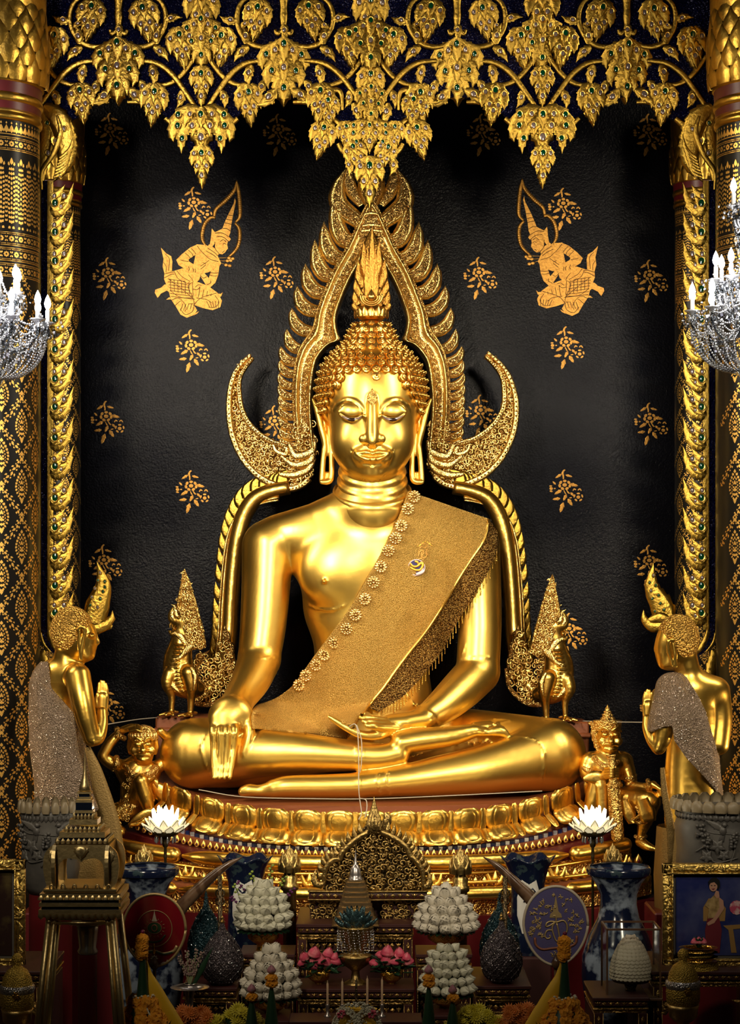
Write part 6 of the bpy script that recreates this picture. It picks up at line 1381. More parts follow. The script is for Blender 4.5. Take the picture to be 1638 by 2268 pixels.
# ---------------------------------------------------------------- gabled shrine
def shrine():
    Y = -2.42; T = thing('gabled_shrine', 'dark gilded gabled shrine with carved scrolls and pointed leaf, on the middle altar table', 'shrine')
    out = [(714, 1972), (716, 1930), (730, 1905), (752, 1888), (764, 1868), (785, 1848), (806, 1836), (828, 1800), (850, 1836), (872, 1850), (893, 1868), (914, 1890), (930, 1912), (942, 1945), (944, 1975)]
    b = MB(); b.add(plate([(W(x, y, Y).x, W(x, y, Y).z) for x, y in out], Y+.03, Y+.10)); b.obj('back_board', M_dk, T, False)
    for m, P in ((0, [(716, 1958), (722, 1922), (738, 1905), (752, 1902), (758, 1888), (785, 1862), (816, 1842)]), (1, [(938, 1962), (934, 1928), (918, 1905), (908, 1896), (898, 1876), (872, 1856), (842, 1842)])):
        b = MB(); b.add(bladeW(P, [5, 6, 6, 6, 6], Y-.02, n=30, h=.8, back=1)); b.obj('gable_rail', M_shrine, T)
        C = cr(P, 16)
        for i in range(1, 15):
            d = C[i+1]-C[i]; d /= np.linalg.norm(d); n_ = np.array([d[1], -d[0]]); n_ = n_ if n_[1] < 0 else -n_
            bb = MB(); bb.add(bladeW([tuple(C[i]), tuple(C[i]+n_*12), tuple(C[i]+n_*16+np.array([0, -14]))], [6, 7, 0], Y+.01, n=6, h=.5)); bb.obj('flame_crocket', M_shrine, T)
        b = MB(); b.add(bladeW([P[0], (P[0][0]-(14 if m == 0 else -8), P[0][1]+2), (P[0][0]-(22 if m == 0 else -14), P[0][1]-14), (P[0][0]-(16 if m == 0 else -8), P[0][1]-34)], [8, 10, 7, 0], Y-.03, n=12, h=.6, ser=.25, ns=5)); b.obj('corner_flame', M_shrine, T)
    o = scrollfill([(x*.95+828*.05, y*.95+1930*.05) for x, y in out], Y-.01, 10, 77).obj('scroll_carving', M_shrine, T); o['kind'] = 'stuff'
    b = MB(); b.add(bladeW([(828, 1842), (828, 1820), (828, 1795), (828, 1764)], [12, 20, 15, 7, 0], Y-.05, n=16, h=.4, ser=.15, ns=8)); b.add(bladeW([(828, 1838), (828, 1815), (828, 1790)], [7, 12, 7, 0], Y-.075, n=10, h=.5, ser=.3, ns=5)); b.add(bladeW([(828, 1852), (846, 1838), (858, 1815), (852, 1800)], [4, 10, 10, 3], Y+.02, n=10, h=.5)); b.obj('peak_leaf', M_shrine, T)
    s = S(1, Y)
    b = MB(); w1, w2 = W(684, 1975, Y), W(945, 1975, Y); b.add(box(((w1.x+w2.x)/2, Y, w1.z-6*s), (w2.x-w1.x, .10, 16*s), .004), 1); b.add(box(((w1.x+w2.x)/2, Y, w1.z+3*s), (w2.x-w1.x+.01, .12, 3*s)), 0); b.add(box(((w1.x+w2.x)/2, Y, w1.z-15*s), (w2.x-w1.x+.01, .12, 3*s)), 0); frieze(b, w1.x+.01, w2.x-.01, w1.z-6*s, Y-.053, 12*s, 15*s); b.obj('lintel', [M_shrine, M_tred], T)
    zt = W(0, 2047, Y).z
    for (x0, x1) in ((686, 752), (846, 942)):
        a, c = W(x0, 1990, Y), W(x1, 1990, Y); z0 = W(700, 2047, -2.62).z; b = MB(); b.add(box(((a.x+c.x)/2, Y+.06, (a.z+z0)/2), (c.x-a.x, .1, a.z-z0))); b.obj('side_post', M_tred, T, False)
        o = scrollfill([(x0, 1990), (x1, 1990), (x1, 2040), (x0, 2040)], Y-.0, 9, x0).obj('post_carving', M_shrine, T); o['kind'] = 'stuff'
    b = MB(); a, c = W(752, 1990, Y), W(846, 1990, Y); z0 = W(700, 2047, -2.62).z; b.add(box(((a.x+c.x)/2, Y+.09, (a.z+z0)/2), (c.x-a.x, .03, a.z-z0))); b.obj('inner_board', M_tred, T, False)
shrine()
M_stupa = mat('stupa_bronze', (.46, .33, .17), .33, 1, ('noise', 60, .3, .006)); M_pewter = mat('pewter', (.42, .38, .36), .3, .9)
def put(name, label, cat, x, ybase, Y, build, group=None):
    w = W(x, ybase, Y); T = thing(name, label, cat, (w.x, Y, w.z), group); build(T, S(1, Y)); return T
def stupa(T, s):
    b = MB(); pr = []
    for i, (r, h) in enumerate(((52, 8), (48, 10), (44, 8), (40, 12), (37, 9), (34, 12), (30, 10), (28, 10), (25, 12), (22, 8))): z = pr[-1][1] if pr else 0; pr += [(r*s, z+.0001), (r*s, z+h*.35*s), ((r-4)*s, z+h*.5*s), ((r-4)*s, z+h*s)]
    b.add(square_lathe(pr, notch=.22)); b.obj('tiered_base', M_stupa, T, False); z = pr[-1][1]
    b = MB(); b.add(lathe([(16*s, 0), (15*s, 4*s), (13*s, 6*s), (13*s, 10*s), (11*s, 24*s), (6*s, 31*s), (4*s, 33*s), (4*s, 40*s), (2.4*s, 44*s), (1.5*s, 58*s), (.2*s, 66*s)], 24, (0, 0, z))); b.obj('bell', M_pewter, T)
put('stupa_model', 'small bronze and pewter stupa standing before the gabled shrine', 'stupa', 787, 2046, -2.56, stupa)
def bowl(T, s, r, h, m=None, foot=.5):
    b = MB(); b.add(lathe([(r*.62*s, 0), (r*.62*s, h*.06*s), (r*.45*s, h*.14*s), (r*.38*s, h*.30*s), (r*.42*s, h*.38*s), (r*.62*s, h*.44*s), (r*.95*s, h*.60*s), (r*1.0*s, h*.85*s), (r*1.08*s, h*1.0*s), (r*1.0*s, h*1.0*s), (r*.9*s, h*.85*s), (.01, h*.8*s)], 32)); b.obj('bowl', m or M_bowl, T)
# ---------------------------------------------------------------- flowers
M_bud = mat('lotus_bud_white', (.52, .50, .38), .55, 0, None, ((.34, .42, .20), 'noise', 14, .52, .75)); M_open = mat('lotus_open_white', (.55, .50, .40), .6)
M_pink = mat('rose_pink', (.62, .07, .13), .5, 0, None, ((.75, .28, .28), 'noise', 20, .45, .7)); M_leaf = mat('dark_leaf', (.012, .045, .018), .4); M_lpink = mat('lotus_pink', (.42, .17, .20), .5, 0, None, ((.16, .14, .12), 'noise', 20, .5, .7))
M_mari = mat('marigold', (.85, .33, .01), .7, 0, ('noise', 90, 1, .01)); M_yel = mat('chrysanthemum_yellow', (.62, .52, .03), .6); M_orange = mat('chrysanthemum_orange', (.62, .18, .03), .6); M_mag = mat('magenta_bead', (.16, .005, .04), .4)
def patchpetal(b, a0, da, r0, h, prof, n=5, m=5, curl=0, off=0, mi=0):
    v = []; f = []
    for i in range(m+1):
        t = i/m; w = da*(1-t**3)*(.75+.25*math.sin(PI*min(1, t*1.2))); rr = (interp(prof, t)+curl*t*t)*r0+off
        for j in range(n+1):
            a = a0+w*(j/n*2-1); v.append((rr*math.cos(a), rr*math.sin(a), h*t))
    for i in range(m):
        for j in range(n): f.append((i*(n+1)+j, i*(n+1)+j+1, (i+1)*(n+1)+j+1, (i+1)*(n+1)+j))
    b.add((v, f), mi)
def bud_mesh(m, curl=0.0, nm='bud', r=.022, h=.05):
    b = MB(); pr = [.55, .98, 1.05, .82, .45, .08]; b.add(lathe([(q*r*.9, h*i/5*.95) for i, q in enumerate(pr)], 8))
    for L, (k, c, o, hh) in enumerate(((5, curl*.3, .0008, 1.0), (5, curl, .0018, .86)) + (((5, curl*1.9, .003, .6),) if curl else ())):
        for i in range(k): patchpetal(b, 2*PI*(i+.5*L)/k, .72, r, h*hh, pr, 4, 5, c, o)
    return b.mesh(nm, m)
bm_bud, bm_open, bm_rose, bm_lot = bud_mesh(M_bud), bud_mesh(M_open, .45), bud_mesh(M_pink, .28, 'rose'), bud_mesh(M_lpink, 0, 'lotus_bud')
rf = random.Random(12)
def orient(n): return Vector(n).normalized().to_track_quat('Z', 'Y').to_euler()
def mound(T, s, z0, rows, me, sc, nm='lotus_bud'):
    for (r, z, n, el) in rows:
        for i in range(n):
            a = 2*PI*(i+rf.uniform(-.15, .15))/n+z*.07
            if math.sin(a) > .45 and n > 4: continue
            nn = (math.cos(a)*math.cos(el), math.sin(a)*math.cos(el), math.sin(el)); k = sc*rf.uniform(.9, 1.12)
            link(nm, me, T, loc=(r*s*math.cos(a)-nn[0]*.02*sc, r*s*math.sin(a)-nn[1]*.02*sc, z0+z*s-nn[2]*.02*sc), rot=orient(nn), scale=k)
def arrangement(me, rb, hb, rows, sc, sprigs=False):
    def f(T, s):
        bowl(T, s, rb, hb); mound(T, s, hb*s, rows, me, sc)
        b = MB(); b.add(lathe([(rows[0][0]*.8*s, 0), (rows[0][0]*.8*s, 10*s), (rows[-1][0]*.6*s, rows[-1][1]*.9*s), (.01, rows[-1][1]*s)], 16, (0, 0, hb*s))); b.obj('flower_core', M_leaf, T)
        for i in range(14):
            a = PI+PI*i/13; g = MB(); g.add(blade([(0, 0), (0, 10*s), (0, 22*s)], [3*s, 7*s, 0], n=5, h=.2)); g.obj('leaf', M_leaf, T, loc=(rb*1.05*s*math.cos(a), rb*1.05*s*math.sin(a), hb*s-4*s), rot=(1.9, 0, a+PI/2))
        if sprigs:
            for (x, z, dx, dz, m) in ((-52, 60, -14, 34, 0), (-40, 74, -18, 26, 1), (-20, 92, -8, 30, 0), (14, 96, 4, 40, 0), (34, 84, 14, 26, 0), (50, 62, 16, 22, 1), (-60, 50, -12, 16, 1)):
                g = MB(); P = [(x*s, .02, hb*s+z*s), ((x+dx*.5)*s, .01, hb*s+(z+dz*.6)*s), ((x+dx)*s, 0, hb*s+(z+dz)*s)]; g.add(tube(P, .0025, 5))
                for k in range(5): t = .3+k*.17; g.add(sphere(((x+dx*t+(-1)**k*3)*s, 0, hb*s+(z+dz*t)*s), .009, 6, 4, (1, .5, .8)), 1)
                g.obj('orchid_sprig', [M_leaf, mat('orchid_purple', (.10, .01, .08), .5) if m else mat('sprig_green', (.25, .33, .04), .5)], T)
    return f
R1 = [(52, 8, 15, -.05), (54, 24, 15, .2), (48, 44, 14, .3), (40, 62, 12, .45), (27, 80, 9, .6), (12, 94, 5, .9)]
put('lotus_bowl', 'gold footed bowl of closed white lotus buds with orchid sprigs', 'flower bowl', 583, 2114, -2.66, arrangement(bm_bud, 36, 62, R1, 1.28, True))
put('lotus_bowl', 'gold footed bowl heaped with opened ivory lotuses by the shrine', 'flower bowl', 987, 2114, -2.66, arrangement(bm_open, 42, 60, [(62, 6, 15, -.1), (58, 24, 15, .15), (50, 44, 13, .35), (36, 62, 10, .6), (20, 78, 7, .8), (2, 88, 2, 1.4)], 1.25))
put('lotus_bowl', 'front gold bowl of opened greenish white lotuses, on the red fan side', 'flower bowl', 600, 2262, -3.20, arrangement(bm_open, 38, 60, [(56, 6, 15, -.1), (58, 24, 15, .15), (50, 46, 13, .3), (38, 66, 11, .5), (26, 84, 8, .6), (12, 102, 4, 1)], 1.12))
put('lotus_bowl', 'front gold bowl of tight greenish white lotus buds on blue fan side', 'flower bowl', 990, 2250, -3.20, arrangement(bm_bud, 36, 56, [(54, 6, 15, -.1), (50, 26, 14, .15), (44, 46, 13, .25), (37, 64, 12, .35), (34, 82, 10, .5), (20, 98, 6, .8)], 1.12))
def roses(seed):
    def f(T, s):
        r = random.Random(seed); bowl(T, s, 24, 42)
        for k in range(46):
            a = r.uniform(0, 2*PI); q = r.uniform(.3, 1); g = MB() if k < 3 else None
            if k == 0:
                g.add(blade([(0, 0), (0, 12*s), (0, 26*s)], [3*s, 8*s, 0], n=5, h=.15)); f.me = g.mesh('leaf', M_leaf)
            link('leaf', f.me, T, loc=(44*q*s*math.cos(a)*.8, 30*q*s*math.sin(a), 42*s+r.uniform(-8, 26)*s), rot=(r.uniform(.6, 2.0), r.uniform(-.4, .4), a+PI/2))
        for (x, z, k) in ((-38, 66, 1), (-18, 62, 1), (-30, 84, .9), (-8, 90, 1.15), (4, 72, 1.1), (18, 88, 1), (20, 72, .9), (38, 70, 1), (-14, 74, 1), (30, 82, .8)):
            link('rose', bm_rose, T, loc=((x+r.uniform(-4, 4))*s, -14*s+r.uniform(-8, 8)*s, (z-14)*s), rot=(r.uniform(-.1, .7), r.uniform(-.4, .4), r.uniform(0, 6)), scale=1.15*k)
    return f
put('rose_pot', 'gold bowl of pink roses over dark leaves beneath the stupa on the red fan side', 'flower pot', 706, 2191, -2.98, roses(3)); put('rose_pot', 'gold bowl of pink roses over dark leaves on the blue fan side', 'flower pot', 866, 2191, -2.98, roses(8))
# crystal lotus ornament
M_cry = mat('dark_crystal', (.05, .10, .11), .12, .6, ('voronoi', 120, .6, .006)); M_bead = mat('clear_bead', (.75, .76, .80), .08, .85); M_teal = mat('teal_beads', (.008, .030, .038), .22, .6, ('voronoi', 90, .8, .01)); M_gry = mat('grey_beads', (.075, .06, .065), .22, .6, ('voronoi', 90, .8, .01))
def cryst(T, s):
    b = MB(); b.add(lathe([(26*s, 0), (26*s, 14*s), (20*s, 18*s), (10*s, 24*s), (8*s, 40*s), (12*s, 44*s), (28*s, 56*s), (34*s, 70*s), (36*s, 76*s), (20*s, 78*s), (16*s, 84*s), (30*s, 110*s), (38*s, 136*s), (40*s, 140*s), (.01, 140*s)], 28, flute=.05, nfl=14)); b.obj('goblet', M_shrine, T)
    for L in range(3):
        for i in range(9):
            a = 2*PI*(i+.5*L)/9; g = MB(); g.add(blade([(0, 0), (0, 14*s), (0, 30*s)], [6*s, 9*s, 0], n=6, h=.5)); g.obj('petal', M_cry, T, loc=((26-7*L)*s*math.cos(a), (26-7*L)*s*math.sin(a), (138+8*L)*s), rot=(.9-.3*L, 0, a+PI/2))
    for i in range(7): a = 2*PI*i/6; r = 0 if i == 6 else 8*s; g = MB(); g.add(lathe([(3*s, 0), (4*s, 8*s), (.1*s, 20*s)], 8)); g.obj('lotus_tip', M_og, T, loc=(r*math.cos(a), r*math.sin(a), (160 if i < 6 else 166)*s))
    g = MB()
    for i in range(22):
        a = 2*PI*i/22
        for k in range(8): g.add(sphere((40*s*math.cos(a+k*.02), 40*s*math.sin(a+k*.02), (138-k*6-abs((i % 11)-5)*2)*s), 1.7*s, 5, 4))
        for k in range(10):
            t = k/9
            for m in (-1, 1): g.add(sphere(((40-10*t)*s*math.cos(a+m*t*.6), (40-10*t)*s*math.sin(a+m*t*.6), (138-54*t)*s), 1.0*s, 4, 3))
    o = g.obj('bead_net', M_bead, T); o['kind'] = 'stuff'
put('crystal_lotus', 'dark crystal lotus with hanging bead net between the two rose pots', 'ornament', 787, 2191, -2.98, cryst)
def netcone(m, R, H, hf, top):
    def f(T, s):
        b = MB(); b.add(lathe([(R*.42*s, 0), (R*.42*s, hf*.2*s), (R*.22*s, hf*.45*s), (R*.3*s, hf*.7*s), (R*.55*s, hf*s)], 24)); b.obj('foot', M_og, T)
        prof = [(.55, 0), (.85, .10), (1.0, .28), (.98, .40), (.82, .56), (.56, .70), (.30, .80), (.16, .88), (.10, .96), (.02, 1.0)]
        b = MB(); b.add(lathe([(r*R*s, hf*s+z*H*s) for r, z in prof], 32)); b.obj('cone', m, T)
        g = MB(); rr = lambda z: float(np.interp(z, [q[1] for q in prof], [q[0] for q in prof]))
        for i in range(14):
            for d in (-1, 1):
                P = []
                for k in range(15): z = .04+.78*k/14; a = 2*PI*i/14+d*z*3.2; r = (rr(z)*R+1)*s; P.append((r*math.cos(a), r*math.sin(a), hf*s+z*H*s))
                if math.sin(2*PI*i/14+d*1.3) < .6: g.add(tube(P, .8*s, 4), 1); [g.add(sphere(p, (1.9 if k % 3 == 0 else 1.1)*s, 5, 4), 0 if (k*7+i) % 3 == 0 else 1) for k, p in enumerate(P)]
        o = g.obj('bead_net', [M_bead, m], T); o['kind'] = 'stuff'
        b = MB(); b.add(lathe([(.07*R*s, 0), (.16*R*s, 2*s), (.06*R*s, 6*s), (.10*R*s, 9*s), (.01*s, 18*s)], 10, (0, 0, (hf+H*.97)*s))); b.obj('finial', M_og if top else m, T)
    return f
put('beaded_cone', 'teal beaded flower cone behind the grey one, nearer the red fan', 'flower cone', 456, 2180, -2.72, netcone(M_teal, 40, 165, 30, 0)); put('beaded_cone', 'teal beaded flower cone behind the grey one, nearer the blue fan', 'flower cone', 1106, 2178, -2.72, netcone(M_teal, 44, 170, 20, 0))
put('beaded_cone', 'grey glittering beaded flower cone in front, on the red fan side', 'flower cone', 492, 2188, -3.0, netcone(M_gry, 47, 136, 12, 1)); put('beaded_cone', 'grey glittering beaded flower cone in front, on the blue fan side', 'flower cone', 1110, 2184, -3.0, netcone(M_gry, 46, 138, 12, 1))
# ---------------------------------------------------------------- vases
M_blue = M_blue; M_vase = mat('blue_white_porcelain', (.20, .24, .30), .14, 0, None, ((.006, .010, .03), 'noise', 9, .42, .52)); M_vin = mat('vase_inside', (.02, .02, .03), .3); M_vblue = mat('vase_dark_blue', (.006, .010, .030), .15, 0, ('noise', 30, .1, .01), ((.03, .05, .06), 'noise', 22, .56, .62))
def vase(T, s):
    z0 = 0; k = s
    pr = [(58, 0), (62, 40), (74, 110), (82, 170), (80, 215), (66, 262), (46, 300), (40, 330), (41, 352), (52, 378), (68, 398), (70, 408), (66, 412), (52, 400), (30, 380), (.1, 378)]
    b = MB(); b.add(lathe([(r*k, z*k) for r, z in pr], 40)); b.obj('vase_body', M_vase, T)
    b = MB(); b.add(lathe([(69*k, 396*k), (71*k, 402*k), (71*k, 410*k), (68*k, 414*k), (62*k, 412*k)], 40)); b.obj('rim_band', M_vblue, T)
for (x, lb) in ((326, 'tall blue and white porcelain vase behind the red fan'), (1369, 'tall blue and white porcelain vase behind the glass coin case')):
    w = W(x, 2332, -2.65); T = thing('porcelain_vase', lb, 'vase', (w.x, -2.65, w.z)); vase(T, S(1, -2.65))
    b = MB(); b.add(box((w.x, -2.65, w.z/2), (.42, .42, w.z), .01)); tag(b.obj('vase_plinth', M_tred, None, False), lb.replace('tall blue and white porcelain vase', 'red plinth under the tall vase'), 'plinth')
def vase2(T, s):
    b = MB(); v = []; f = []; pr = [(34, 0), (40, 40), (38, 90), (36, 130), (38, 160), (46, 190), (56, 208), (60, 214), (54, 212), (36, 190), (.1, 186)]; n = 48
    for k, (r, z) in enumerate(pr):
        for i in range(n):
            a = 2*PI*i/n; q = 1+.05*math.cos(6*a)*(z > 180); v.append((r*q*s*math.cos(a), r*q*s*math.sin(a), (z+(5*math.cos(6*a) if 188 < z else 0))*s))
    for k in range(len(pr)-1):
        for i in range(n): f.append((k*n+i, k*n+(i+1) % n, (k+1)*n+(i+1) % n, (k+1)*n+i))
    b.add((v, f)); b.obj('vase_body', M_vblue, T)
    b = MB(); b.add(blade([(0, 50*s), (0, 110*s), (0, 172*s)], [15*s, 26*s, 26*s, 15*s], n=12, h=.05, back=.02), 0, Matrix.Translation((0, -37*s, 0))); b.obj('white_cartouche', M_white, T)
    for P in ([(-14, 150), (-4, 140), (8, 150), (14, 142)], [(-12, 120), (0, 130), (12, 118)], [(0, 142), (2, 120), (-6, 100)], [(-10, 90), (6, 96), (12, 80)]):
        g = MB(); g.add(tube([(x*s, -40*s, z*s) for x, z in P], 2*s, 5, .4)); g.obj('painted_twig', M_vblue, T)
for (x, lb) in ((543, 'dark blue vase with wavy rim behind the lotus bowl with orchid sprigs'), (1168, 'dark blue vase with wavy rim and white cartouche behind the blue fan')):
    w = W(x, 2112, -2.15); T = thing('fluted_vase', lb, 'vase', (w.x, -2.15, w.z)); vase2(T, S(1, -2.15))
    b = MB(); b.add(box((w.x, -2.15, w.z/2), (.26, .26, w.z), .01)); tag(b.obj('vase_plinth', M_tred, None, False), lb.replace('dark blue vase with wavy rim', 'narrow red plinth under wavy rimmed vase'), 'plinth')
# tusks on stands
M_tusk = mat('polished_tusk', (.07, .035, .018), .22, 0, ('wave', 3, .05, .01), ((.14, .08, .045), 'wave', 4, .3, .9))
for (P, lb) in (([(537, 1898), (500, 1918), (455, 1955), (400, 2010), (372, 2052)], 'curved brown tusk rising toward the shrine from behind the red fan'), ([(1070, 1898), (1104, 1920), (1140, 1955), (1180, 1995), (1200, 2020)], 'curved brown tusk rising toward the shrine from behind the blue fan')):
    b = MB(); b.add(tube([W(x, y, -2.95) for x, y in cr(P, 24)], [S(r) for r in (1, 5, 8, 11, 13, 14)], 14)); tag(b.obj('tusk', M_tusk, None), lb, 'tusk')
    sx = 1 if P[0][0] < 800 else -1; x0 = 487 if sx > 0 else 1118; b = MB(); w = W(x0, 1985, -2.98)
    b.add(tube([(w.x, w.y, W(0, 1940, -2.98).z), (w.x, w.y, 0)], .012, 8)); [b.add(ring((w.x, w.y, W(0, y, -2.98).z), .022, .022, .005, 14, 5)) for y in (1978, 1995)]; tag(b.obj('tusk_stand', M_dk, None), 'dark ringed metal rod holding the '+('tusk behind the red fan' if sx > 0 else 'tusk behind the blue fan'), 'stand')
# gold bud finials on posts
M_post = mat('post_gold', (.42, .29, .10), .33, 1, ('noise', 40, .3, .01))
for (x, y, k, Y, lb) in ((641, 1933, 1.0, -2.2, 'gold lotus bud finial on post beside the shrine, red fan side'), (1019, 1937, 1.0, -2.2, 'gold lotus bud finial on post beside the shrine, blue fan side'), (319, 1918, .8, -1.95, 'small gold bud finial seen above the tall vase behind the red fan'), (1356, 1916, .8, -1.95, 'small gold bud finial seen above the tall vase behind the coin case')):
    w = W(x, y, Y); s = S(k, Y); T = thing('bud_post', lb, 'post', (w.x, Y, 0))
    b = MB(); b.add(lathe([(15*s, 0), (15*s, w.z-40*s), (20*s, w.z-36*s), (20*s, w.z-26*s), (16*s, w.z-22*s), (18*s, w.z-10*s), (14*s, w.z-4*s), (12*s, w.z)], 24)); b.obj('post', M_post, T)
    b = MB(); b.add(lathe([(10*s, 0), (18*s, 10*s), (19*s, 20*s), (13*s, 36*s), (5*s, 50*s), (.2*s, 62*s)], 16, (0, 0, w.z))); b.obj('bud_core', M_post, T)
    for L in range(3):
        for i in range(8):
            b = MB(); b.add(blade([(0, 0), (0, 13*s), (0, 30*s)], [7*s, 10*s, 0], n=6, h=.3)); a = 2*PI*(i+.5*L)/8; r = (22, 21, 15)[L]*s; b.obj('petal', M_post, T, loc=(r*math.sin(a), -r*math.cos(a), w.z+(2+12*L)*s), rot=(.04-.20*L, 0, a))
# ceremonial fans
def fan(x, y, rx, ry, Y, face, edge, name, label, deco):
    w = W(x, y, Y); s = S(1, Y); T = thing(name, label, 'fan', (w.x, Y, w.z)); P = []
    for i in range(48):
        a = 2*PI*i/48; q = 1-.10*max(0, -math.sin(a)); P.append((rx*s*math.cos(a)*q*(1+.03*math.sin(a)), ry*s*math.sin(a)))
    b = MB(); b.add(plate(P, -.004, .012)); b.obj('fan_face', face, T, False)
    b = MB(); b.add(tube([(p[0], -.003, p[1]) for p in P+[P[0]]], 3.2*s, 6)); b.obj('fan_rim', edge, T)
    b = MB(); b.add(lathe([(4*s, -ry*s-1.6), (4*s, -ry*s+6*s)], 10)); b.add(lathe([(1*s, 20*s), (7*s, 12*s), (10*s, 4*s), (8*s, -5*s), (4*s, -9*s)], 16, (0, -.012, -ry*s+2*s))); b.obj('handle', M_tusk, T); deco(T, s)
def strk(T, pts, w, m, s, nm, d=.007, n=20):
    b = MB(); b.add(tube([(x*s, -d, -y*s) for x, y in cr(pts, n)], w*s, 5, .4)); b.obj(nm, m, T)
M_fr = mat('fan_red', (.17, .006, .012), .10, 0, coat=.6); M_fb = mat('fan_blue', (.075, .062, .17), .5, 0, ('voronoi', 160, .2, .002)); M_fg = mat('fan_thread_gold', (.50, .36, .16), .45, .6); M_fgr = mat('fan_green', (.02, .06, .02), .4); M_fp = mat('fan_cream', (.45, .38, .28), .5); M_fo = mat('fan_orange', (.24, .08, .04), .5)
def deco_r(T, s):
    C = [(34*math.cos(a), -4+40*math.sin(a)) for a in np.linspace(-.9*PI, .9*PI, 40)]; strk(T, [(x*1.15, y) for x, y in C], .9, M_fg, s, 'wreath', n=60)
    b = MB(); b.add(plate([(x*s, y*s) for x, y in ((-6, 20), (6, 20), (4, 26), (1, 38), (0, 46), (-1, 38), (-4, 26))], -.007, -.003)); b.obj('crown_emblem', M_fp, T, False)
    b = MB(); b.add(plate([(16*s*math.cos(a), (5+13*math.sin(a))*s) for a in np.linspace(0, 2*PI, 24, False)], -.006, -.003)); b.obj('emblem_disc', M_fgr, T, False)
    b = MB(); b.add(ring((0, -.006, 5*s), 16*s, 13*s, 1.2*s, 24, 5)); b.add(ring((0, -.007, 5*s), 6*s, 7*s, 1.5*s, 16, 5)); b.obj('emblem_ring', M_fo, T)
    for i in range(16): a = 2*PI*i/16; strk(T, [(19*math.cos(a), -5-17*math.sin(a)), (24*math.cos(a), -5-22*math.sin(a))], .5, M_fg, s, 'emblem_ray', n=3)
    strk(T, [(-24, 16), (-14, 24), (0, 26), (14, 22), (24, 10)], 1.8, M_fgr, s, 'chain_emblem'); strk(T, [(-50, 40), (-42, 52), (-25, 50), (0, 46), (20, 52), (42, 46), (50, 34)], 4, M_fg, s, 'ribbon'); strk(T, [(-46, 46), (-25, 50), (0, 46), (20, 52), (40, 48)], 2, M_fgr, s, 'ribbon_centre', .010)
    b = MB()
    for i in range(8): a = 2*PI*i/8; b.add(blade([(0, 0), (5*s*math.cos(a), 5*s*math.sin(a)), (9*s*math.cos(a), 9*s*math.sin(a))], [2*s, 2.6*s, 0], n=3, h=.4), 0, Matrix.Translation((0, -.012, -62*s)))
    b.add(sphere((0, -.014, -62*s), 4*s, 8, 6), 1); b.add(lathe([(2*s, 10*s), (4*s, 16*s), (1*s, 24*s), (3*s, 28*s), (.2*s, 34*s)], 10, (0, -.012, -62*s)), 2); b.obj('star_badge', [M_fp, M_dk, M_bowl], T)
    for m in (-1, 1): strk(T, [(m*14, 82-6), (m*20, 78-6), (m*26, 80-8), (m*30, 72-6)], 2.6, M_fp, s, 'rabbit_emblem')
def deco_b(T, s):
    strk(T, [(-6, -22), (-1, -22), (1, -14), (0, -8)], 2.0, M_fg, s, 'gold_letter'); strk(T, [(-22, 2), (-20, -6), (-10, -10), (2, -8), (16, -12), (24, -4), (25, 10), (20, 20)], 2.2, M_fg, s, 'gold_letter')
    strk(T, [(-22, 2), (-14, 0), (-2, -8)], 1.8, M_fg, s, 'gold_letter'); strk(T, [(-2, -8), (-8, 4), (-4, 22), (2, 34), (8, 30), (6, 12), (2, -6)], 2.0, M_fg, s, 'gold_letter'); strk(T, [(-6, 10), (-18, 10), (-24, 20), (-20, 28), (-12, 26), (-14, 20)], 1.9, M_fg, s, 'gold_letter')
    b = MB(); b.add(plate([(x*s, y*s) for x, y in ((-14, 18), (14, 18), (12, 26), (6, 32), (4, 44), (1, 62), (0, 68), (-1, 62), (-4, 44), (-6, 32), (-12, 26))], -.007, -.003)); b.obj('crown_emblem', M_fg, T, False)
    strk(T, [(-46, 26), (-44, 42), (-30, 52), (-10, 50), (10, 48), (30, 46), (44, 38), (46, 22)], 3, M_fo, s, 'ribbon')
    r = random.Random(5)
    for i in range(60):
        a = r.uniform(0, 2*PI); q = r.uniform(.45, .9); x, y = 66*q*math.cos(a), 80*q*math.sin(a)
        if abs(x) < 22 and -30 < y < 60: continue
        b = MB(); b.add(sphere((x*s, -.008, -y*s), r.uniform(1.2, 2.6)*s, 5, 4)); 
        for k in range(4): t = r.uniform(0, 6.28); b.add(blade([(0, 0), (4*s*math.cos(t), 4*s*math.sin(t)), (6*s*math.cos(t+.4), 6*s*math.sin(t+.4))], [1*s, 1.6*s, 0], n=3, h=.4), 0, Matrix.Translation((x*s, -.006, -y*s)))
        b.obj('embroidered_flower', M_fg, T)
fan(342, 2060, 69, 80, -3.55, M_fr, M_fg, 'ceremonial_fan', 'glossy dark red ceremonial fan with crown emblem', deco_r); fan(1230, 2050, 71, 87, -3.55, M_fb, M_fp, 'ceremonial_fan', 'violet blue embroidered ceremonial fan with gold monogram', deco_b)
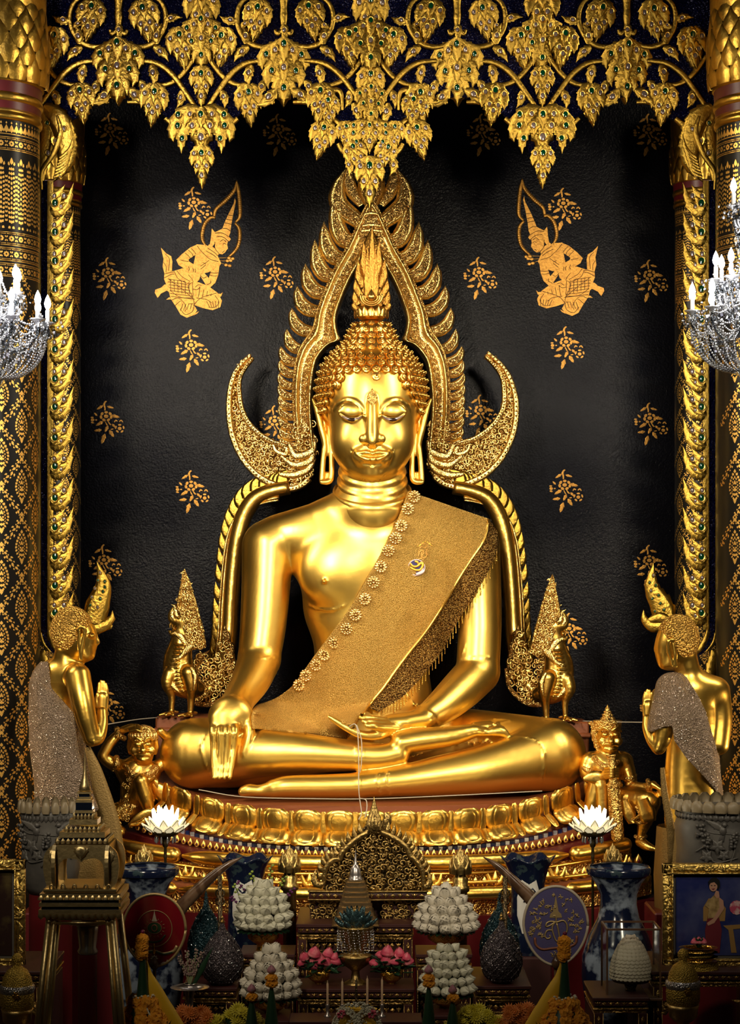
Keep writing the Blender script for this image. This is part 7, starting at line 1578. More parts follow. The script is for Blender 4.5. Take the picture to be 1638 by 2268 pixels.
# ================================================================ lamps
M_glow = mat('lit_lotus_shade', (.9, .85, .7), .5, emit=((1, .93, .78), 5.0)); M_glow2 = mat('lotus_outer_petal', (.8, .74, .5), .35, 0, ('wave', 90, .5, .005), emit=((1, .84, .5), .55)); M_wire = mat('lamp_wire', (.10, .07, .03), .4, .8)
M_crys = clear_glass('chandelier_crystal', (.80, .82, .84), .45); M_crys2 = mat('cut_crystal_bead', (.42, .43, .46), .05, .7)
M_bulb = mat('candle_bulb', (1, 1, 1), .4, emit=((1, .97, .92), 30)); M_sleeve = mat('candle_sleeve', (.4, .39, .37), .4)
def lotuslamp(x, lb):
    Y = -2.35; w = W(x, 1840, Y); s = S(1, Y); T = thing('lotus_lamp', lb, 'lamp', (w.x, Y, w.z))
    for L, (n, r, h, t, m) in enumerate(((6, 12, 56, .12, M_glow), (8, 20, 50, .22, M_glow), (9, 28, 34, .55, M_glow2), (10, 33, 26, .9, M_glow2))):
        g = MB(); g.add(blade([(0, 0), (0, h*.45*s), (0, h*s)], [7*s, 10*s, 8*s, 0], n=8, h=.25)); me = g.mesh('petal', m)
        wr = MB(); wr.add(tube([(-7*s, -.006, 0), (-10*s, -.006, h*.4*s), (0, -.006, h*s), (10*s, -.006, h*.4*s), (7*s, -.006, 0)], .8*s, 4)); wme = wr.mesh('petal_wire', M_wire)
        for i in range(n):
            a = 2*PI*(i+.5*(L % 2))/n; o = link('petal', me, T, loc=(r*s*math.sin(a), -r*s*math.cos(a), 0), rot=(t, 0, a))
            if L > 1: link('petal_wire', wme, o)
    b = MB(); b.add(lathe([(30*s, 2*s), (32*s, 0), (28*s, -8*s), (12*s, -14*s), (5*s, -18*s), (8*s, -26*s), (6*s, -34*s), (3*s, -38*s), (4*s, -56*s), (4*s, -60*s), (3*s, -62*s), (3*s, -w.z)], 20)); b.obj('lamp_stand', M_wire, T)
    for i in range(10): a = 2*PI*i/10; g = MB(); g.add(lathe([(.1*s, 0), (1.5*s, -3*s), (2*s, -8*s), (2.6*s, -13*s), (.1*s, -18*s)], 6)); g.obj('crystal_drop', M_crys2, T, loc=(22*s*math.cos(a), 22*s*math.sin(a), -10*s))
    l = bpy.data.lights.new('lotus_light', 'POINT'); l.energy = 7; l.color = (1, .88, .62); l.shadow_soft_size = .06; o = link('lotus_light', l, T, loc=(0, 0, 30*s))
lotuslamp(366, 'lit white lotus lamp on thin stand before the giant with raised arm'); lotuslamp(1312, 'lit white lotus lamp on thin stand before the crowned giant')
def chandelier(x, y, Y, label, big):
    w = W(x, y, Y); s = S(1, Y); T = thing('chandelier', label, 'chandelier', w); tiers = [(112, 0, 10), (52, 62, 6)]+([(26, 150, 4)] if big else [])
    if big: tiers = [(118, 0, 10), (62, 72, 7), (22, 236, 4)]
    b = MB(); zt = 9.2-w.z; b.add(lathe([(2*s, -150*s), (14*s, -140*s), (20*s, -120*s), (12*s, -100*s), (6*s, -80*s), (16*s, -60*s), (28*s, -30*s), (14*s, -8*s), (8*s, 20*s), (16*s, 60*s), (8*s, 90*s), (4*s, 140*s), (10*s, 180*s), (3*s, 240*s), (3*s, zt)], 20, flute=.06, nfl=10)); b.obj('stem', M_crys, T)
    cup = MB(); cup.add(lathe([(2*s, -10*s), (6*s, -4*s), (15*s, 1*s), (17*s, 4*s), (14*s, 3*s), (5*s, 1*s)], 16, flute=.10, nfl=8)); cup = cup.mesh('drip_cup', M_crys2)
    sl = MB().add(lathe([(5*s, 0), (5*s, 26*s), (4*s, 28*s), (.1*s, 28*s)], 12)).mesh('candle_sleeve', M_sleeve); bl = MB().add(lathe([(2*s, 28*s), (6.5*s, 36*s), (7.5*s, 42*s), (5*s, 52*s), (.2*s, 62*s)], 12)).mesh('bulb', M_bulb)
    dr = MB().add(lathe([(.1*s, 0), (2.4*s, -3*s), (.8*s, -7*s), (4.5*s, -14*s), (5.5*s, -20*s), (3*s, -28*s), (.1*s, -32*s)], 6)).mesh('crystal_drop', M_crys, False); bead = MB()
    r_ = random.Random(3 if big else 4)
    for ti, (R, z, n) in enumerate(tiers):
        for i in range(n):
            a = 2*PI*(i+.3*ti+.25)/n; ca, sa = math.cos(a), math.sin(a)
            P = [(10*ca*s, 10*sa*s, (z-30)*s), (R*.35*ca*s, R*.35*sa*s, (z-66)*s), (R*.75*ca*s, R*.75*sa*s, (z-62)*s), (R*ca*s, R*sa*s, (z-34)*s), (R*ca*s, R*sa*s, (z-12)*s)]
            g = MB(); C = cr(P, 24); g.add(tube(C, 4.2*s, 7))
            for k in range(0, 24): g.add(sphere((C[k][0], C[k][1], C[k][2]), 5.0*s, 6, 4))
            arm = g.obj('arm', M_crys, T)
            link('drip_cup', cup, T, loc=(R*ca*s, R*sa*s, (z-4)*s)); link('candle_sleeve', sl, T, loc=(R*ca*s, R*sa*s, z*s)); link('bulb', bl, T, loc=(R*ca*s, R*sa*s, z*s))
            for k in range(5): b_ = 2*PI*k/5; link('crystal_drop', dr, T, loc=((R*ca+14*math.cos(b_))*s, (R*sa+14*math.sin(b_))*s, (z-6)*s), rot=(0, 0, b_))
            for rr, zz in ((R*.3, -66), (R*.55, -70), (R*.8, -60)): link('crystal_drop', dr, T, loc=(rr*ca*s, rr*sa*s, (z+zz)*s), scale=r_.uniform(.9, 1.4))
            a2 = a+2*PI/n
            for (q, sag, za) in ((R, 30, -8), (R, 46, -16), (R*.7, 22, -30)):
                for k in range(1, 15):
                    t = k/15; x0, y0 = q*(ca*(1-t)+math.cos(a2)*t), q*(sa*(1-t)+math.sin(a2)*t); bead.add(sphere((x0*s, y0*s, (z+za-sag*4*t*(1-t))*s), 2.6*s, 5, 4))
            for ph in (0, .33, .66):
                for k in range(1, 22): t = k/22; aa = a+ph*2*PI/n; bead.add(sphere((R*.98*math.cos(aa)*math.cos(t*1.4)*s, R*.98*math.sin(aa)*math.cos(t*1.4)*s, (z-34-R*.85*math.sin(t*1.5))*s), 2.8*s, 5, 4))
            for k in range(1, 20): t = k/20; bead.add(sphere((R*ca*(1-t)*s, R*sa*(1-t)*s, (z-8+(80*t-60*t*(1-t)*2))*s), 2.4*s, 5, 4))
            for k in range(12): t = k/12; bead.add(sphere((R*.6*ca*(1-t)*s, R*.6*sa*(1-t)*s, (z-74-50*t)*s), 3*s, 5, 4))
            for k in range(16): bead.add(sphere(((R*ca+r_.gauss(0, 12))*s, (R*sa+r_.gauss(0, 12))*s, (z-14+r_.gauss(0, 11))*s), r_.uniform(2, 4.5)*s, 5, 4))
        if ti < 3:
            l = bpy.data.lights.new('candle_light', 'POINT'); l.energy = (9, 5, 2)[ti]; l.color = (1, .95, .88); l.shadow_soft_size = .05
            for a in (-2.2, -.9) if ti == 0 else (-1.5,): link('candle_light', l, T, loc=(R*math.cos(a)*1.15*s, R*math.sin(a)*1.15*s, (z+44)*s))
    o = bead.obj('bead_strings', M_crys2, T); o['kind'] = 'stuff'
chandelier(-8, 712, -3.3, 'smaller lit crystal chandelier in front of the column by the red fan', False); chandelier(1646, 690, -3.3, 'larger lit crystal chandelier with high top candle, on the portrait side', True)
# ================================================================ marble pots
M_marb = mat('grey_marble', (.085, .078, .068), .45, 0, ('noise', 12, .2, .01), ((.05, .046, .042), 'noise', 5, .4, .6))
def pot(x, R, y, Y, label, deco):
    w = W(x, y, Y); s = S(1, Y); T = thing('marble_pot', label, 'pot', (w.x, Y, 0)); z = w.z
    zp = z-205*s; pb = MB(); pb.add(lathe([(.01, 0), (R*.7*s, 0), (R*.7*s, zp-.002), (.01, zp-.002)], 24)); tag(pb.obj('pot_plinth', M_dred, None, 40, loc=(w.x, Y, 0)), 'round dark plinth under the '+label.split(',')[0], 'plinth')
    b = MB(); b.add(lathe([(.01, zp), (R*.70*s, zp), (R*.84*s, zp+15*s), (R*.95*s, z-150*s), (R*.93*s, z-110*s), (R*.98*s, z-60*s), (R*.90*s, z-34*s), (R*.96*s, z-24*s), (R*.86*s, z-20*s), (.01, z-22*s)], 40)); b.obj('pot_body', M_marb, T)
    n = 26 if R > 90 else 20; g = MB(); g.add(blade([(0, -12*s), (0, 0), (0, 13*s)], [R*.11*s, R*.135*s, R*.12*s, R*.05*s], n=6, h=.5)); me = g.mesh('rim_scallop', mat('pot_rim', (.20, .155, .09), .45))
    for i in range(n): a = 2*PI*i/n; link('rim_scallop', me, T, loc=(R*1.0*s*math.sin(a), -R*1.0*s*math.cos(a), z-12*s), rot=(0, 0, a))
    g = MB(); g.add(blade([(0, 0), (0, -14*s)], [R*.05*s, R*.08*s, 0], n=4, h=.5)); me = g.mesh('moulding_leaf', M_marb)
    for i in range(n*2): a = 2*PI*i/n/2; link('moulding_leaf', me, T, loc=(R*.93*s*math.sin(a), -R*.93*s*math.cos(a), z-30*s), rot=(0, 0, a))
    if deco:
        def on(u, v): a = u/(R*.95); return Vector((R*.95*s*math.sin(a), -R*.95*s*math.cos(a)-.005, z-v*s)), a
        def bird(u, v, m):
            p, a = on(u, v); g = MB(); g.add(sphere((0, 0, 0), 11*s, 10, 7, (.75, .5, 1))); g.add(sphere((m*4*s, -.01, 14*s), 5.5*s, 8, 6)); g.add(blade([(m*4*s, 14*s), (m*12*s, 13*s)], [2*s, 0], n=3, h=.5)); g.add(blade([(-m*2*s, 4*s), (-m*20*s, 14*s), (-m*40*s, 24*s)], [6*s, 10*s, 5*s, 0], n=8, h=.35, ser=.3, ns=5)); g.add(blade([(0, -8*s), (m*-4*s, -22*s)], [5*s, 6*s], n=4, h=.4)); g.obj('carved_bird', M_marb, T, loc=p, rot=(0, 0, a))
        bird(-22, 62, 1); bird(30, 62, -1); bird(34, 118, -1); 
        for (u, v) in ((-70, 62), (-58, 84), (80, 66), (0, 80)):
            p, a = on(u, v); g = MB(); r = random.Random(u)
            for k in range(20): g.add(sphere((r.uniform(-10, 10)*s, -r.uniform(0, 6)*s, -r.uniform(-14, 16)*s), 4.2*s, 7, 5))
            g.obj('carved_grapes', M_marb, T, loc=p, rot=(0, 0, a))
        for (u, v, k) in ((-34, 96, 1), (-58, 120, .9), (-20, 116, .8), (60, 110, .9), (88, 100, .8)):
            p, a = on(u, v); g = MB()
            for j in range(5): t = -PI/2+2*PI*j/5; g.add(blade([(0, 0), (9*s*math.cos(t), 9*s*math.sin(t)), (19*s*math.cos(t), 19*s*math.sin(t))], [4*s, 7*s, 0], n=5, h=.4, ser=.2))
            g.obj('carved_leaf', M_marb, T, loc=p, rot=(0, 0, a), scale=k)
        for P in ([(-80, 50), (-50, 66), (-10, 68), (30, 70), (80, 50)], [(-84, 110), (-60, 100), (-40, 130), (10, 120)], [(0, 70), (4, 100), (-10, 140)]):
            g = MB(); g.add(tube([on(u, v)[0] for u, v in cr(P, 20)], 2*s, 5)); g.obj('carved_vine', M_marb, T)
pot(1604, 113, 1766, -2.35, 'grey marble pot with scalloped rim, carved doves and grapes', True); pot(112, 68, 1772, -2.35, 'narrower grey marble pot behind the spired glass cabinet', True)
# ================================================================ glass cabinet with spire
M_glass = clear_glass('cabinet_glass'); M_cab = mat('cabinet_gold', (.62, .47, .22), .38, .95, ('noise', 40, .3, .006)); M_jew = mat('cabinet_dark_inlay', (.01, .015, .03), .15, .4)
def cabinet():
    Y = -4.2; s = S(1, Y); w = W(188, 1663, Y); T = thing('spired_cabinet', 'gilded glass reliquary cabinet with tall tiered spire, standing in front', 'cabinet', (w.x, Y, 0)); z = lambda y: W(0, y, Y).z
    b = MB(); b.add(lathe([(.2*s, z(1661)), (2*s, z(1690)), (5*s, z(1715)), (9*s, z(1733)), (12*s, z(1740)), (13*s, z(1750)), (10*s, z(1753))], 16)); b.obj('spire', M_cab, T)
    for i in range(10): a = 2*PI*i/10; g = MB(); g.add(blade([(0, 0), (0, 8*s), (0, 20*s)], [4*s, 4*s, 0], n=4, h=.4)); g.obj('spire_leaf', M_cab, T, loc=(11*s*math.sin(a), -11*s*math.cos(a), z(1748)), rot=(-.3, 0, a))
    for (r, y0, y1, m) in ((16, 1753, 1757, M_cab), (12, 1757, 1764, M_jew), (15, 1764, 1770, M_cab), (18, 1770, 1776, M_cab), (18, 1776, 1793, M_jew), (20, 1793, 1799, M_cab), (22, 1808, 1800, M_jew), (31, 1812, 1824, M_cab), (36, 1830, 1838, M_cab), (50, 1838, 1850, M_cab), (58, 1852, 1862, M_jew)):
        b = MB(); zz = sorted((z(y0), z(y1))); b.add(square_lathe([(r*s, zz[0]), (r*s, zz[1])], asp=.9)); b.obj('spire_tier', m, T, False)
    for (r, y, k) in ((24, 1811, 6), (40, 1838, 8), (58, 1862, 10)):
        g = MB(); g.add(blade([(0, 0), (0, 6*s), (0, 12*s)], [r/k*.8*s, r/k*.95*s, 0], n=5, h=.4)); me = g.mesh('lotus_tooth', M_cab)
        b = MB(); b.add(square_lathe([(r*s*.93, z(y)), (r*s*.93, z(y)+9*s)])); b.obj('spire_tier', M_jew, T, False)
        for i in range(k):
            for (sx, rz) in ((0, 0), (1, PI/2), (1, -PI/2)):
                u = (-1+2*(i+.5)/k)*r*s; p = (u, -r*s*.95, z(y)) if not sx else ((r*s*.95 if rz > 0 else -r*s*.95), u, z(y)); link('lotus_tooth', me, T, loc=p, rot=(0, 0, rz))
    # open onion arches
    for ry in (0, PI/2):
        for sy in (-1, 1):
            v = []; O = [(-62, 1864), (-78, 1880), (-83, 1905), (-80, 1935), (-72, 1962)]; I = [(-8, 1896), (-30, 1893), (-46, 1903), (-50, 1930), (-48, 1962)]
            poly = [(x, y) for x, y in cr(O, 12)]+[(x, y) for x, y in cr(I[::-1], 12)]; poly2 = [(0, 1864)]+poly+[(0, 1902)]
            for m in (-1, 1):
                Pq = [(m*x*s, z(y)) for x, y in poly2]; v0 = [(p[0], 0, p[1]) for p in Pq]
                b = MB(); b.add(plate(Pq, -62*s, -54*s)); b.obj('onion_arch', M_cab, T, False, rot=(0, 0, ry+(PI if sy > 0 else 0)))
    b = MB(); b.add(blade([(0, -16*s), (0, 4*s), (0, 14*s)], [0, 16*s, 18*s, 8*s], n=10, h=.3, ser=.2, ns=4), 0, Matrix.Translation((0, -64*s, z(1880)))); b.obj('face_ornament', M_cab, T)
    for m in (-1, 1): b = MB(); b.add(blade([(m*60*s, -20*s), (m*64*s, 4*s), (m*54*s, 18*s)], [2*s, 8*s, 10*s, 3*s], n=8, h=.3, ser=.3), 0, Matrix.Translation((0, -64*s, z(1890)))); b.add(gem((m*56*s, -68*s, z(1874)), 3*s, 4*s, 2*s), 1); b.obj('face_ornament', [M_cab, M_bead], T)
    b = MB(); b.add(square_lathe([(78*s, z(1966)), (80*s, z(1962)), (80*s, z(1958)), (70*s, z(1956))])); b.obj('cornice', M_cab, T, False)
    for i in range(6): g = MB(); g.add(ring((0, 0, 6*s), 4*s, 6*s, 2*s, 10, 5)); g.obj('crest_loop', M_cab, T, loc=((-62+i*25)*s, -78*s, z(1960)))
    for (r, y0, y1, m) in ((88, 1968, 1980, M_cab), (84, 1980, 1988, M_jew), (89, 1988, 1996, M_cab), (84, 1996, 2003, M_jew), (90, 2003, 2014, M_cab)):
        b = MB(); b.add(square_lathe([(r*s, z(y1)), (r*s, z(y0))], asp=.9)); b.obj('cornice', m, T, False)
    g = MB(); g.add(blade([(0, 0), (0, -6*s), (0, -12*s)], [7*s, 7*s, 0], n=4, h=.4)); me = g.mesh('cornice_leaf', M_cab); g = MB(); g.add(blade([(0, 0), (0, 10*s)], [8*s, 7*s, 2*s], n=4, h=.5)); me2 = g.mesh('cornice_leaf', M_cab)
    for i in range(13): link('cornice_leaf', me, T, loc=((-84+i*14)*s, -82*s, z(2012))); link('cornice_leaf', me2, T, loc=((-84+i*14)*s, -80*s, z(1981)))
    T0, B0 = 68, 96
    for (x, nm, wd, m) in ((1, 'corner_post', 8, M_cab), (.84, 'door_frame', 5.5, M_cab)):
        for sx in (-1, 1):
            for sy in ((-1, 1) if nm == 'corner_post' else (-1,)):
                a = Vector((sx*T0*x*s, sy*T0*.9*s, z(2018))); c = Vector((sx*(B0*x+12)*s, sy*B0*.95*s, z(2420)))
                b = MB(); b.add(tube([a, c], wd*s, 8)); b.obj(nm, m, T)
                if nm == 'corner_post' and sy < 0:
                    g = MB()
                    for k in range(40): t = k/39; p = a.lerp(c, t*.65); g.add(sphere((p.x, p.y-4*s, p.z), 4.6*s, 6, 4, (1, .7, .8)))
                    g.obj('rope_moulding', M_cab, T)
    b = MB(); b.add(tube([(-T0*s, -T0*.92*s, z(2024)), (T0*s, -T0*.92*s, z(2024))], 5*s, 6)); b.add(tube([(-T0*.86*s, -T0*.93*s, z(2034)), (T0*.86*s, -T0*.93*s, z(2034))], 4*s, 6)); b.obj('door_frame', M_cab, T)
    v = [(-T0*.86*s, -T0*.88*s, z(2026)), (T0*.86*s, -T0*.88*s, z(2026)), ((B0*.86+12)*s, -B0*.93*s, z(2420)), (-(B0*.86+12)*s, -B0*.93*s, z(2420))]; v2 = [(x, y+.004, q) for x, y, q in v]
    b = MB(); b.add((v+v2, [(0, 1, 2, 3), (7, 6, 5, 4), (0, 4, 5, 1), (1, 5, 6, 2), (2, 6, 7, 3), (3, 7, 4, 0)])); b.obj('glass_pane', M_glass, T, False)
    b = MB(); b.add(square_lathe([(110*s, 0), (110*s, z(2430)), (104*s, z(2420))], asp=.95)); b.obj('cabinet_base', M_cab, T, False)
    Q = thing('red_pillar_stand', 'dark red round stand with small silver goblet inside the glass cabinet', 'stand', (w.x+6*s, Y, z(2418))); h = z(2112)-z(2418)
    b = MB(); b.add(lathe([(21*s, 0), (21*s, h)], 24)); b.obj('red_column', M_dred, Q); b = MB(); b.add(lathe([(20*s, h), (22*s, h+6*s), (18*s, h+14*s), (22*s, h+50*s), (24*s, h+70*s), (20*s, h+70*s), (.1, h+68*s)], 24, flute=.05, nfl=16)); b.obj('goblet', M_pewter, Q)
cabinet()
# ================================================================ pictures
def frame(x0, x1, y0, y1, Y, label, inner, dep=.04):
    a, c = W(x0, y0, Y), W(x1, y1, Y); s = S(1, Y); T = thing('picture_frame', label, 'picture', ((a.x+c.x)/2, Y, c.z)); w, h = c.x-a.x, a.z-c.z
    m = mat('frame_gold', (.50, .34, .09), .36, .95, ('carve', 45, .6, .008))
    for (cx_, cz, sx, sz) in ((0, h-12*s, w, 24*s), (0, 12*s, w, 24*s), (-w/2+12*s, h/2, 24*s, h), (w/2-12*s, h/2, 24*s, h)):
        b = MB(); b.add(box((cx_, 0, cz), (sx, dep, sz), .006)); hor = sx > sz; L = max(sx, sz)
        b.add(box((cx_ if hor else cx_-math.copysign(-9*s, cx_), -.014, cz if not hor else cz-math.copysign(9*s, cz-h/2)), ((sx-18*s) if hor else 4*s, dep, 4*s if hor else (sz-18*s)), .002)); n = int(L/(26*s))
        for i in range(n):
            t = (-.5+(i+.5)/n)*L; M = Matrix.Translation((cx_+(t if hor else 0), -dep/2-.002, cz+(0 if hor else t)))@(Matrix.Rotation(PI/2, 4, 'Y') if hor else Matrix.Identity(4)); b.add(blade([(0, -11*s), (3*s, 0), (0, 11*s)], [2*s, 7*s, 0], n=6, h=.5, ser=.3), 0, M)
        b.obj('frame_side', m, T)
    b = MB(); b.add(box((0, .012, h/2), (w-40*s, .01, h-40*s))); b.obj('mat_board', mat('frame_mat', (.09, .08, .07), .5), T, False); inner(T, s, w-60*s, h-60*s, h/2)
def pl2(T, s, poly, d, m, nm): b = MB(); b.add(plate([(x*s, z*s) for x, z in poly], -d, -d+.002)); return b.obj(nm, m, T, False)
def portrait(T, s, w, h, zc):
    bg = mat('photo_blue', (.018, .025, .12), .25, 0, None, ((.07, .08, .18), 'noise', 6, .4, .7)); sk = mat('photo_skin', (.45, .24, .16), .4); hr = mat('photo_hair', (.006, .005, .006), .4); dr = mat('photo_dress', (.42, .29, .12), .4, 0, None, ((.22, .14, .05), 'noise', 30, .4, .6)); rd = mat('photo_skirt', (.14, .015, .025), .4); gl = mat('photo_chair', (.30, .17, .05), .4); pk = mat('photo_flowers', (.45, .06, .12), .4, 0, None, ((.6, .4, .4), 'noise', 30, .5, .6))
    z0 = zc/s; W_, H_ = w/s/2, h/s/2; b = MB(); b.add(box((0, .004, zc), (w, .006, h))); b.obj('photo_print', bg, T, False)
    X = lambda P: [(x-1595, z0+(2029-y)) for x, y in P]
    pl2(T, s, X([(1556, 2010), (1568, 1990), (1592, 1990), (1606, 2012), (1604, 2040), (1556, 2040)]), .001, gl, 'photo_chair')
    pl2(T, s, X([(1562, 2003), (1590, 1997), (1592, 2005), (1585, 2040), (1592, 2105), (1560, 2105), (1552, 2040)]), .0035, rd, 'photo_skirt') if 0 else None
    pl2(T, s, X([(1566, 2030), (1590, 2028), (1597, 2060), (1592, 2110), (1562, 2112), (1560, 2060)]), .003, rd, 'photo_skirt')
    pl2(T, s, X([(1566, 1996), (1580, 1982), (1590, 1985), (1598, 2000), (1592, 2032), (1566, 2034), (1568, 2012), (1560, 2006)]), .0045, dr, 'photo_dress')
    pl2(T, s, X([(1590, 1986), (1600, 1994), (1602, 2012), (1580, 2044), (1566, 2050), (1564, 2044), (1578, 2034), (1592, 2010)]), .006, sk, 'photo_arm'); pl2(T, s, X([(1580, 1982), (1584, 1972), (1590, 1974), (1592, 1986), (1586, 1990)]), .006, sk, 'photo_neck')
    pl2(T, s, X([(1578+9*math.cos(a), 1963+11*math.sin(a)) for a in np.linspace(0, 2*PI, 16, False)]), .007, sk, 'photo_face'); pl2(T, s, X([(1568, 1962), (1567, 1952), (1574, 1944), (1584, 1943), (1592, 1950), (1593, 1962), (1589, 1972), (1587, 1960), (1580, 1953), (1572, 1955)]), .0085, hr, 'photo_hair')
    pl2(T, s, X([(1574, 1968), (1582, 1967), (1578, 1971)]), .0085, rd, 'photo_lips'); 
    for x in (1574, 1581): pl2(T, s, X([(x-1.6, 1960), (x+1.6, 1960), (x+1.6, 1961.5), (x-1.6, 1961.5)]), .0085, hr, 'photo_eye')
    pl2(T, s, X([(1600, 2050), (1660, 2046), (1660, 2054), (1622, 2058), (1630, 2110), (1618, 2110), (1612, 2060)]), .002, gl, 'photo_table'); pl2(T, s, X([(1630+16*math.cos(a), 2010+16*math.sin(a)) for a in np.linspace(0, 2*PI, 12, False)]), .003, pk, 'photo_flowers')
frame(1466, 1725, 1912, 2146, -3.3, 'gold framed portrait of a woman in gold top and red skirt', portrait)
def dim(T, s, w, h, zc):
    b = MB(); b.add(box((0, .004, zc), (w, .006, h))); b.obj('photo_print', mat('photo_dark', (.03, .015, .012), .25, 0, None, ((.12, .09, .03), 'noise', 5, .55, .7)), T, False)
frame(-130, 56, 1903, 2146, -3.3, 'gold framed dark picture partly seen at the marble pot with spired cabinet', dim)
# ================================================================ glass case with coins, domed offerings, cushions
def coincase():
    Y = -3.42; s = S(1, Y); w = W(1396, 2206, Y); T = thing('glass_case', 'wooden-edged glass display case on the small carved stand', 'display case', (w.x, Y, w.z)); h = 156*s; q = 58*s; m = mat('case_wood', (.10, .05, .025), .4)
    for sx in (-1, 1):
        for sy in (-1, 1): b = MB(); b.add(box((sx*q, sy*q*.9, h/2), (4*s, 4*s, h))); b.obj('case_edge', m, T, False)
    for z in (4*s, h):
        for sy in (-1, 1): b = MB(); b.add(box((0, sy*q*.9, z), (2*q, 4*s, 4*s))); b.obj('case_edge', m, T, False)
        for sx in (-1, 1): b = MB(); b.add(box((sx*q, 0, z), (4*s, 1.8*q, 4*s))); b.obj('case_edge', m, T, False)
    b = MB(); b.add(box((0, 0, 3*s), (2.15*q, 2*q, 6*s), .003)); b.obj('case_base', m, T, False)
    for (c, sz) in (((0, -q*.9, h/2), (2*q, .003, h)), ((q, 0, h/2), (.003, 1.8*q, h)), ((-q, 0, h/2), (.003, 1.8*q, h))): b = MB(); b.add(box(c, sz)); b.obj('case_glass', M_glass, T, False)
    C = thing('coin_mound', 'tapering mound of white coins inside the glass case', 'mound', (w.x, Y, w.z+7*s)); mw = mat('white_coin', (.62, .50, .38), .5)
    b = MB(); b.add(lathe([(16*s, 0), (10*s, 8*s), (16*s, 22*s), (40*s, 26*s), (42*s, 34*s), (.1, 36*s)], 24)); b.obj('mound_foot', M_dk, C); b = MB(); pr = [(44, 34), (45, 52), (40, 78), (28, 104), (14, 122), (2, 130)]; b.add(lathe([((r-3)*s, z*s) for r, z in pr], 24)); b.obj('mound_core', mw, C)
    co_ = MB().add(lathe([(.1*s, 1.6*s), (4.5*s, 1.6*s), (6*s, 1*s), (6.4*s, -.6*s), (6*s, -2*s)], 10)).mesh('coin', mw); k = 0
    for j in range(13):
        z = 38+j*7.2; r = float(np.interp(z, [p[1] for p in pr], [p[0] for p in pr])); n = max(3, int(2*PI*r/9.5))
        for i in range(n):
            a = 2*PI*(i+.5*(j % 2))/n
            if math.sin(a) > .35: continue
            link('coin', co_, C, loc=(r*s*math.cos(a), r*s*math.sin(a), z*s), rot=orient((math.cos(a), math.sin(a), .45)))
coincase()
M_mesh = mat('woven_gold', (.42, .27, .04), .45, .7, ('voronoi', 140, .8, .006)); M_silv = mat('silver_trim', (.45, .43, .42), .25, .9, ('voronoi', 120, .8, .006))
def dome(T, s):
    bowl(T, s, 33, 66, M_dgold2); z = 60*s
    b = MB(); b.add(lathe([(30*s, z), (37*s, z+14*s), (38*s, z+34*s), (36*s, z+46*s)], 28)); b.obj('woven_base', M_mesh, T); b = MB(); b.add(lathe([(37*s, z+42*s), (40*s, z+50*s), (38*s, z+58*s), (33*s, z+60*s)], 28)); b.obj('silver_band', M_silv, T)
    b = MB(); b.add(lathe([(35*s, z+56*s), (31*s, z+76*s), (22*s, z+92*s), (10*s, z+100*s), (8*s, z+104*s), (12*s, z+112*s), (12*s, z+120*s), (6*s, z+128*s), (.1*s, z+130*s)], 28)); b.obj('woven_lid', M_mesh, T)
    for i in range(6): a = 2*PI*i/6; g = MB(); g.add(blade([(0, 0), (5*s*math.cos(a), 5*s*math.sin(a)), (10*s*math.cos(a), 10*s*math.sin(a))], [2*s, 3*s, 0], n=4, h=.4)); g.obj('brooch_petal', M_bowl, T, loc=(4*s, -41*s, z+42*s))
put('domed_offering', 'woven gold domed alms cover on footed bowl before the framed portrait', 'alms bowl', 1512, 2290, -4.0, dome); put('domed_offering', 'woven gold domed alms cover on footed bowl beside the spired cabinet', 'alms bowl', 38, 2300, -4.0, dome)
for (x, lb) in ((1512, 'dark stand under the domed cover before the portrait'), (38, 'dark stand under the domed cover beside the cabinet')):
    w = W(x, 2290 if x > 800 else 2300, -4.0); b = MB(); b.add(box((w.x, -4.0, w.z/2), (.2, .2, w.z), .005)); tag(b.obj('offering_stand', M_tred, None, False), lb, 'stand')
def cushion(T, s):
    for (z, w, h, m) in ((0, 46, 22, M_mesh), (22, 34, 10, M_bowl), (32, 34, 10, M_mesh), (42, 36, 10, M_bowl)): b = MB(); b.add(lathe([(.1, z*s), (w*.9*s, z*s), (w*s, (z+h*.5)*s), (w*.9*s, (z+h)*s), (.1, (z+h)*s)], 24, sy=.8)); b.obj('cushion_layer', m, T)
    for i in range(9): link('leaf', roses_leaf, T, loc=(0, -4*s, 52*s), rot=(.5, 0, 2*PI*i/9))
    for (x, k) in ((-10, .7), (0, .8), (10, .7)): link('rose', bm_rose, T, loc=(x*s, -6*s, 60*s), scale=k)
g = MB(); g.add(blade([(0, 0), (0, .03), (0, .06)], [.008, .018, 0], n=5, h=.15)); roses_leaf = g.mesh('leaf', M_leaf)
put('cushion_offering', 'stacked gold cushions topped with pink flowers in front of the portrait', 'offering', 1546, 2150, -3.62+.2, cushion)
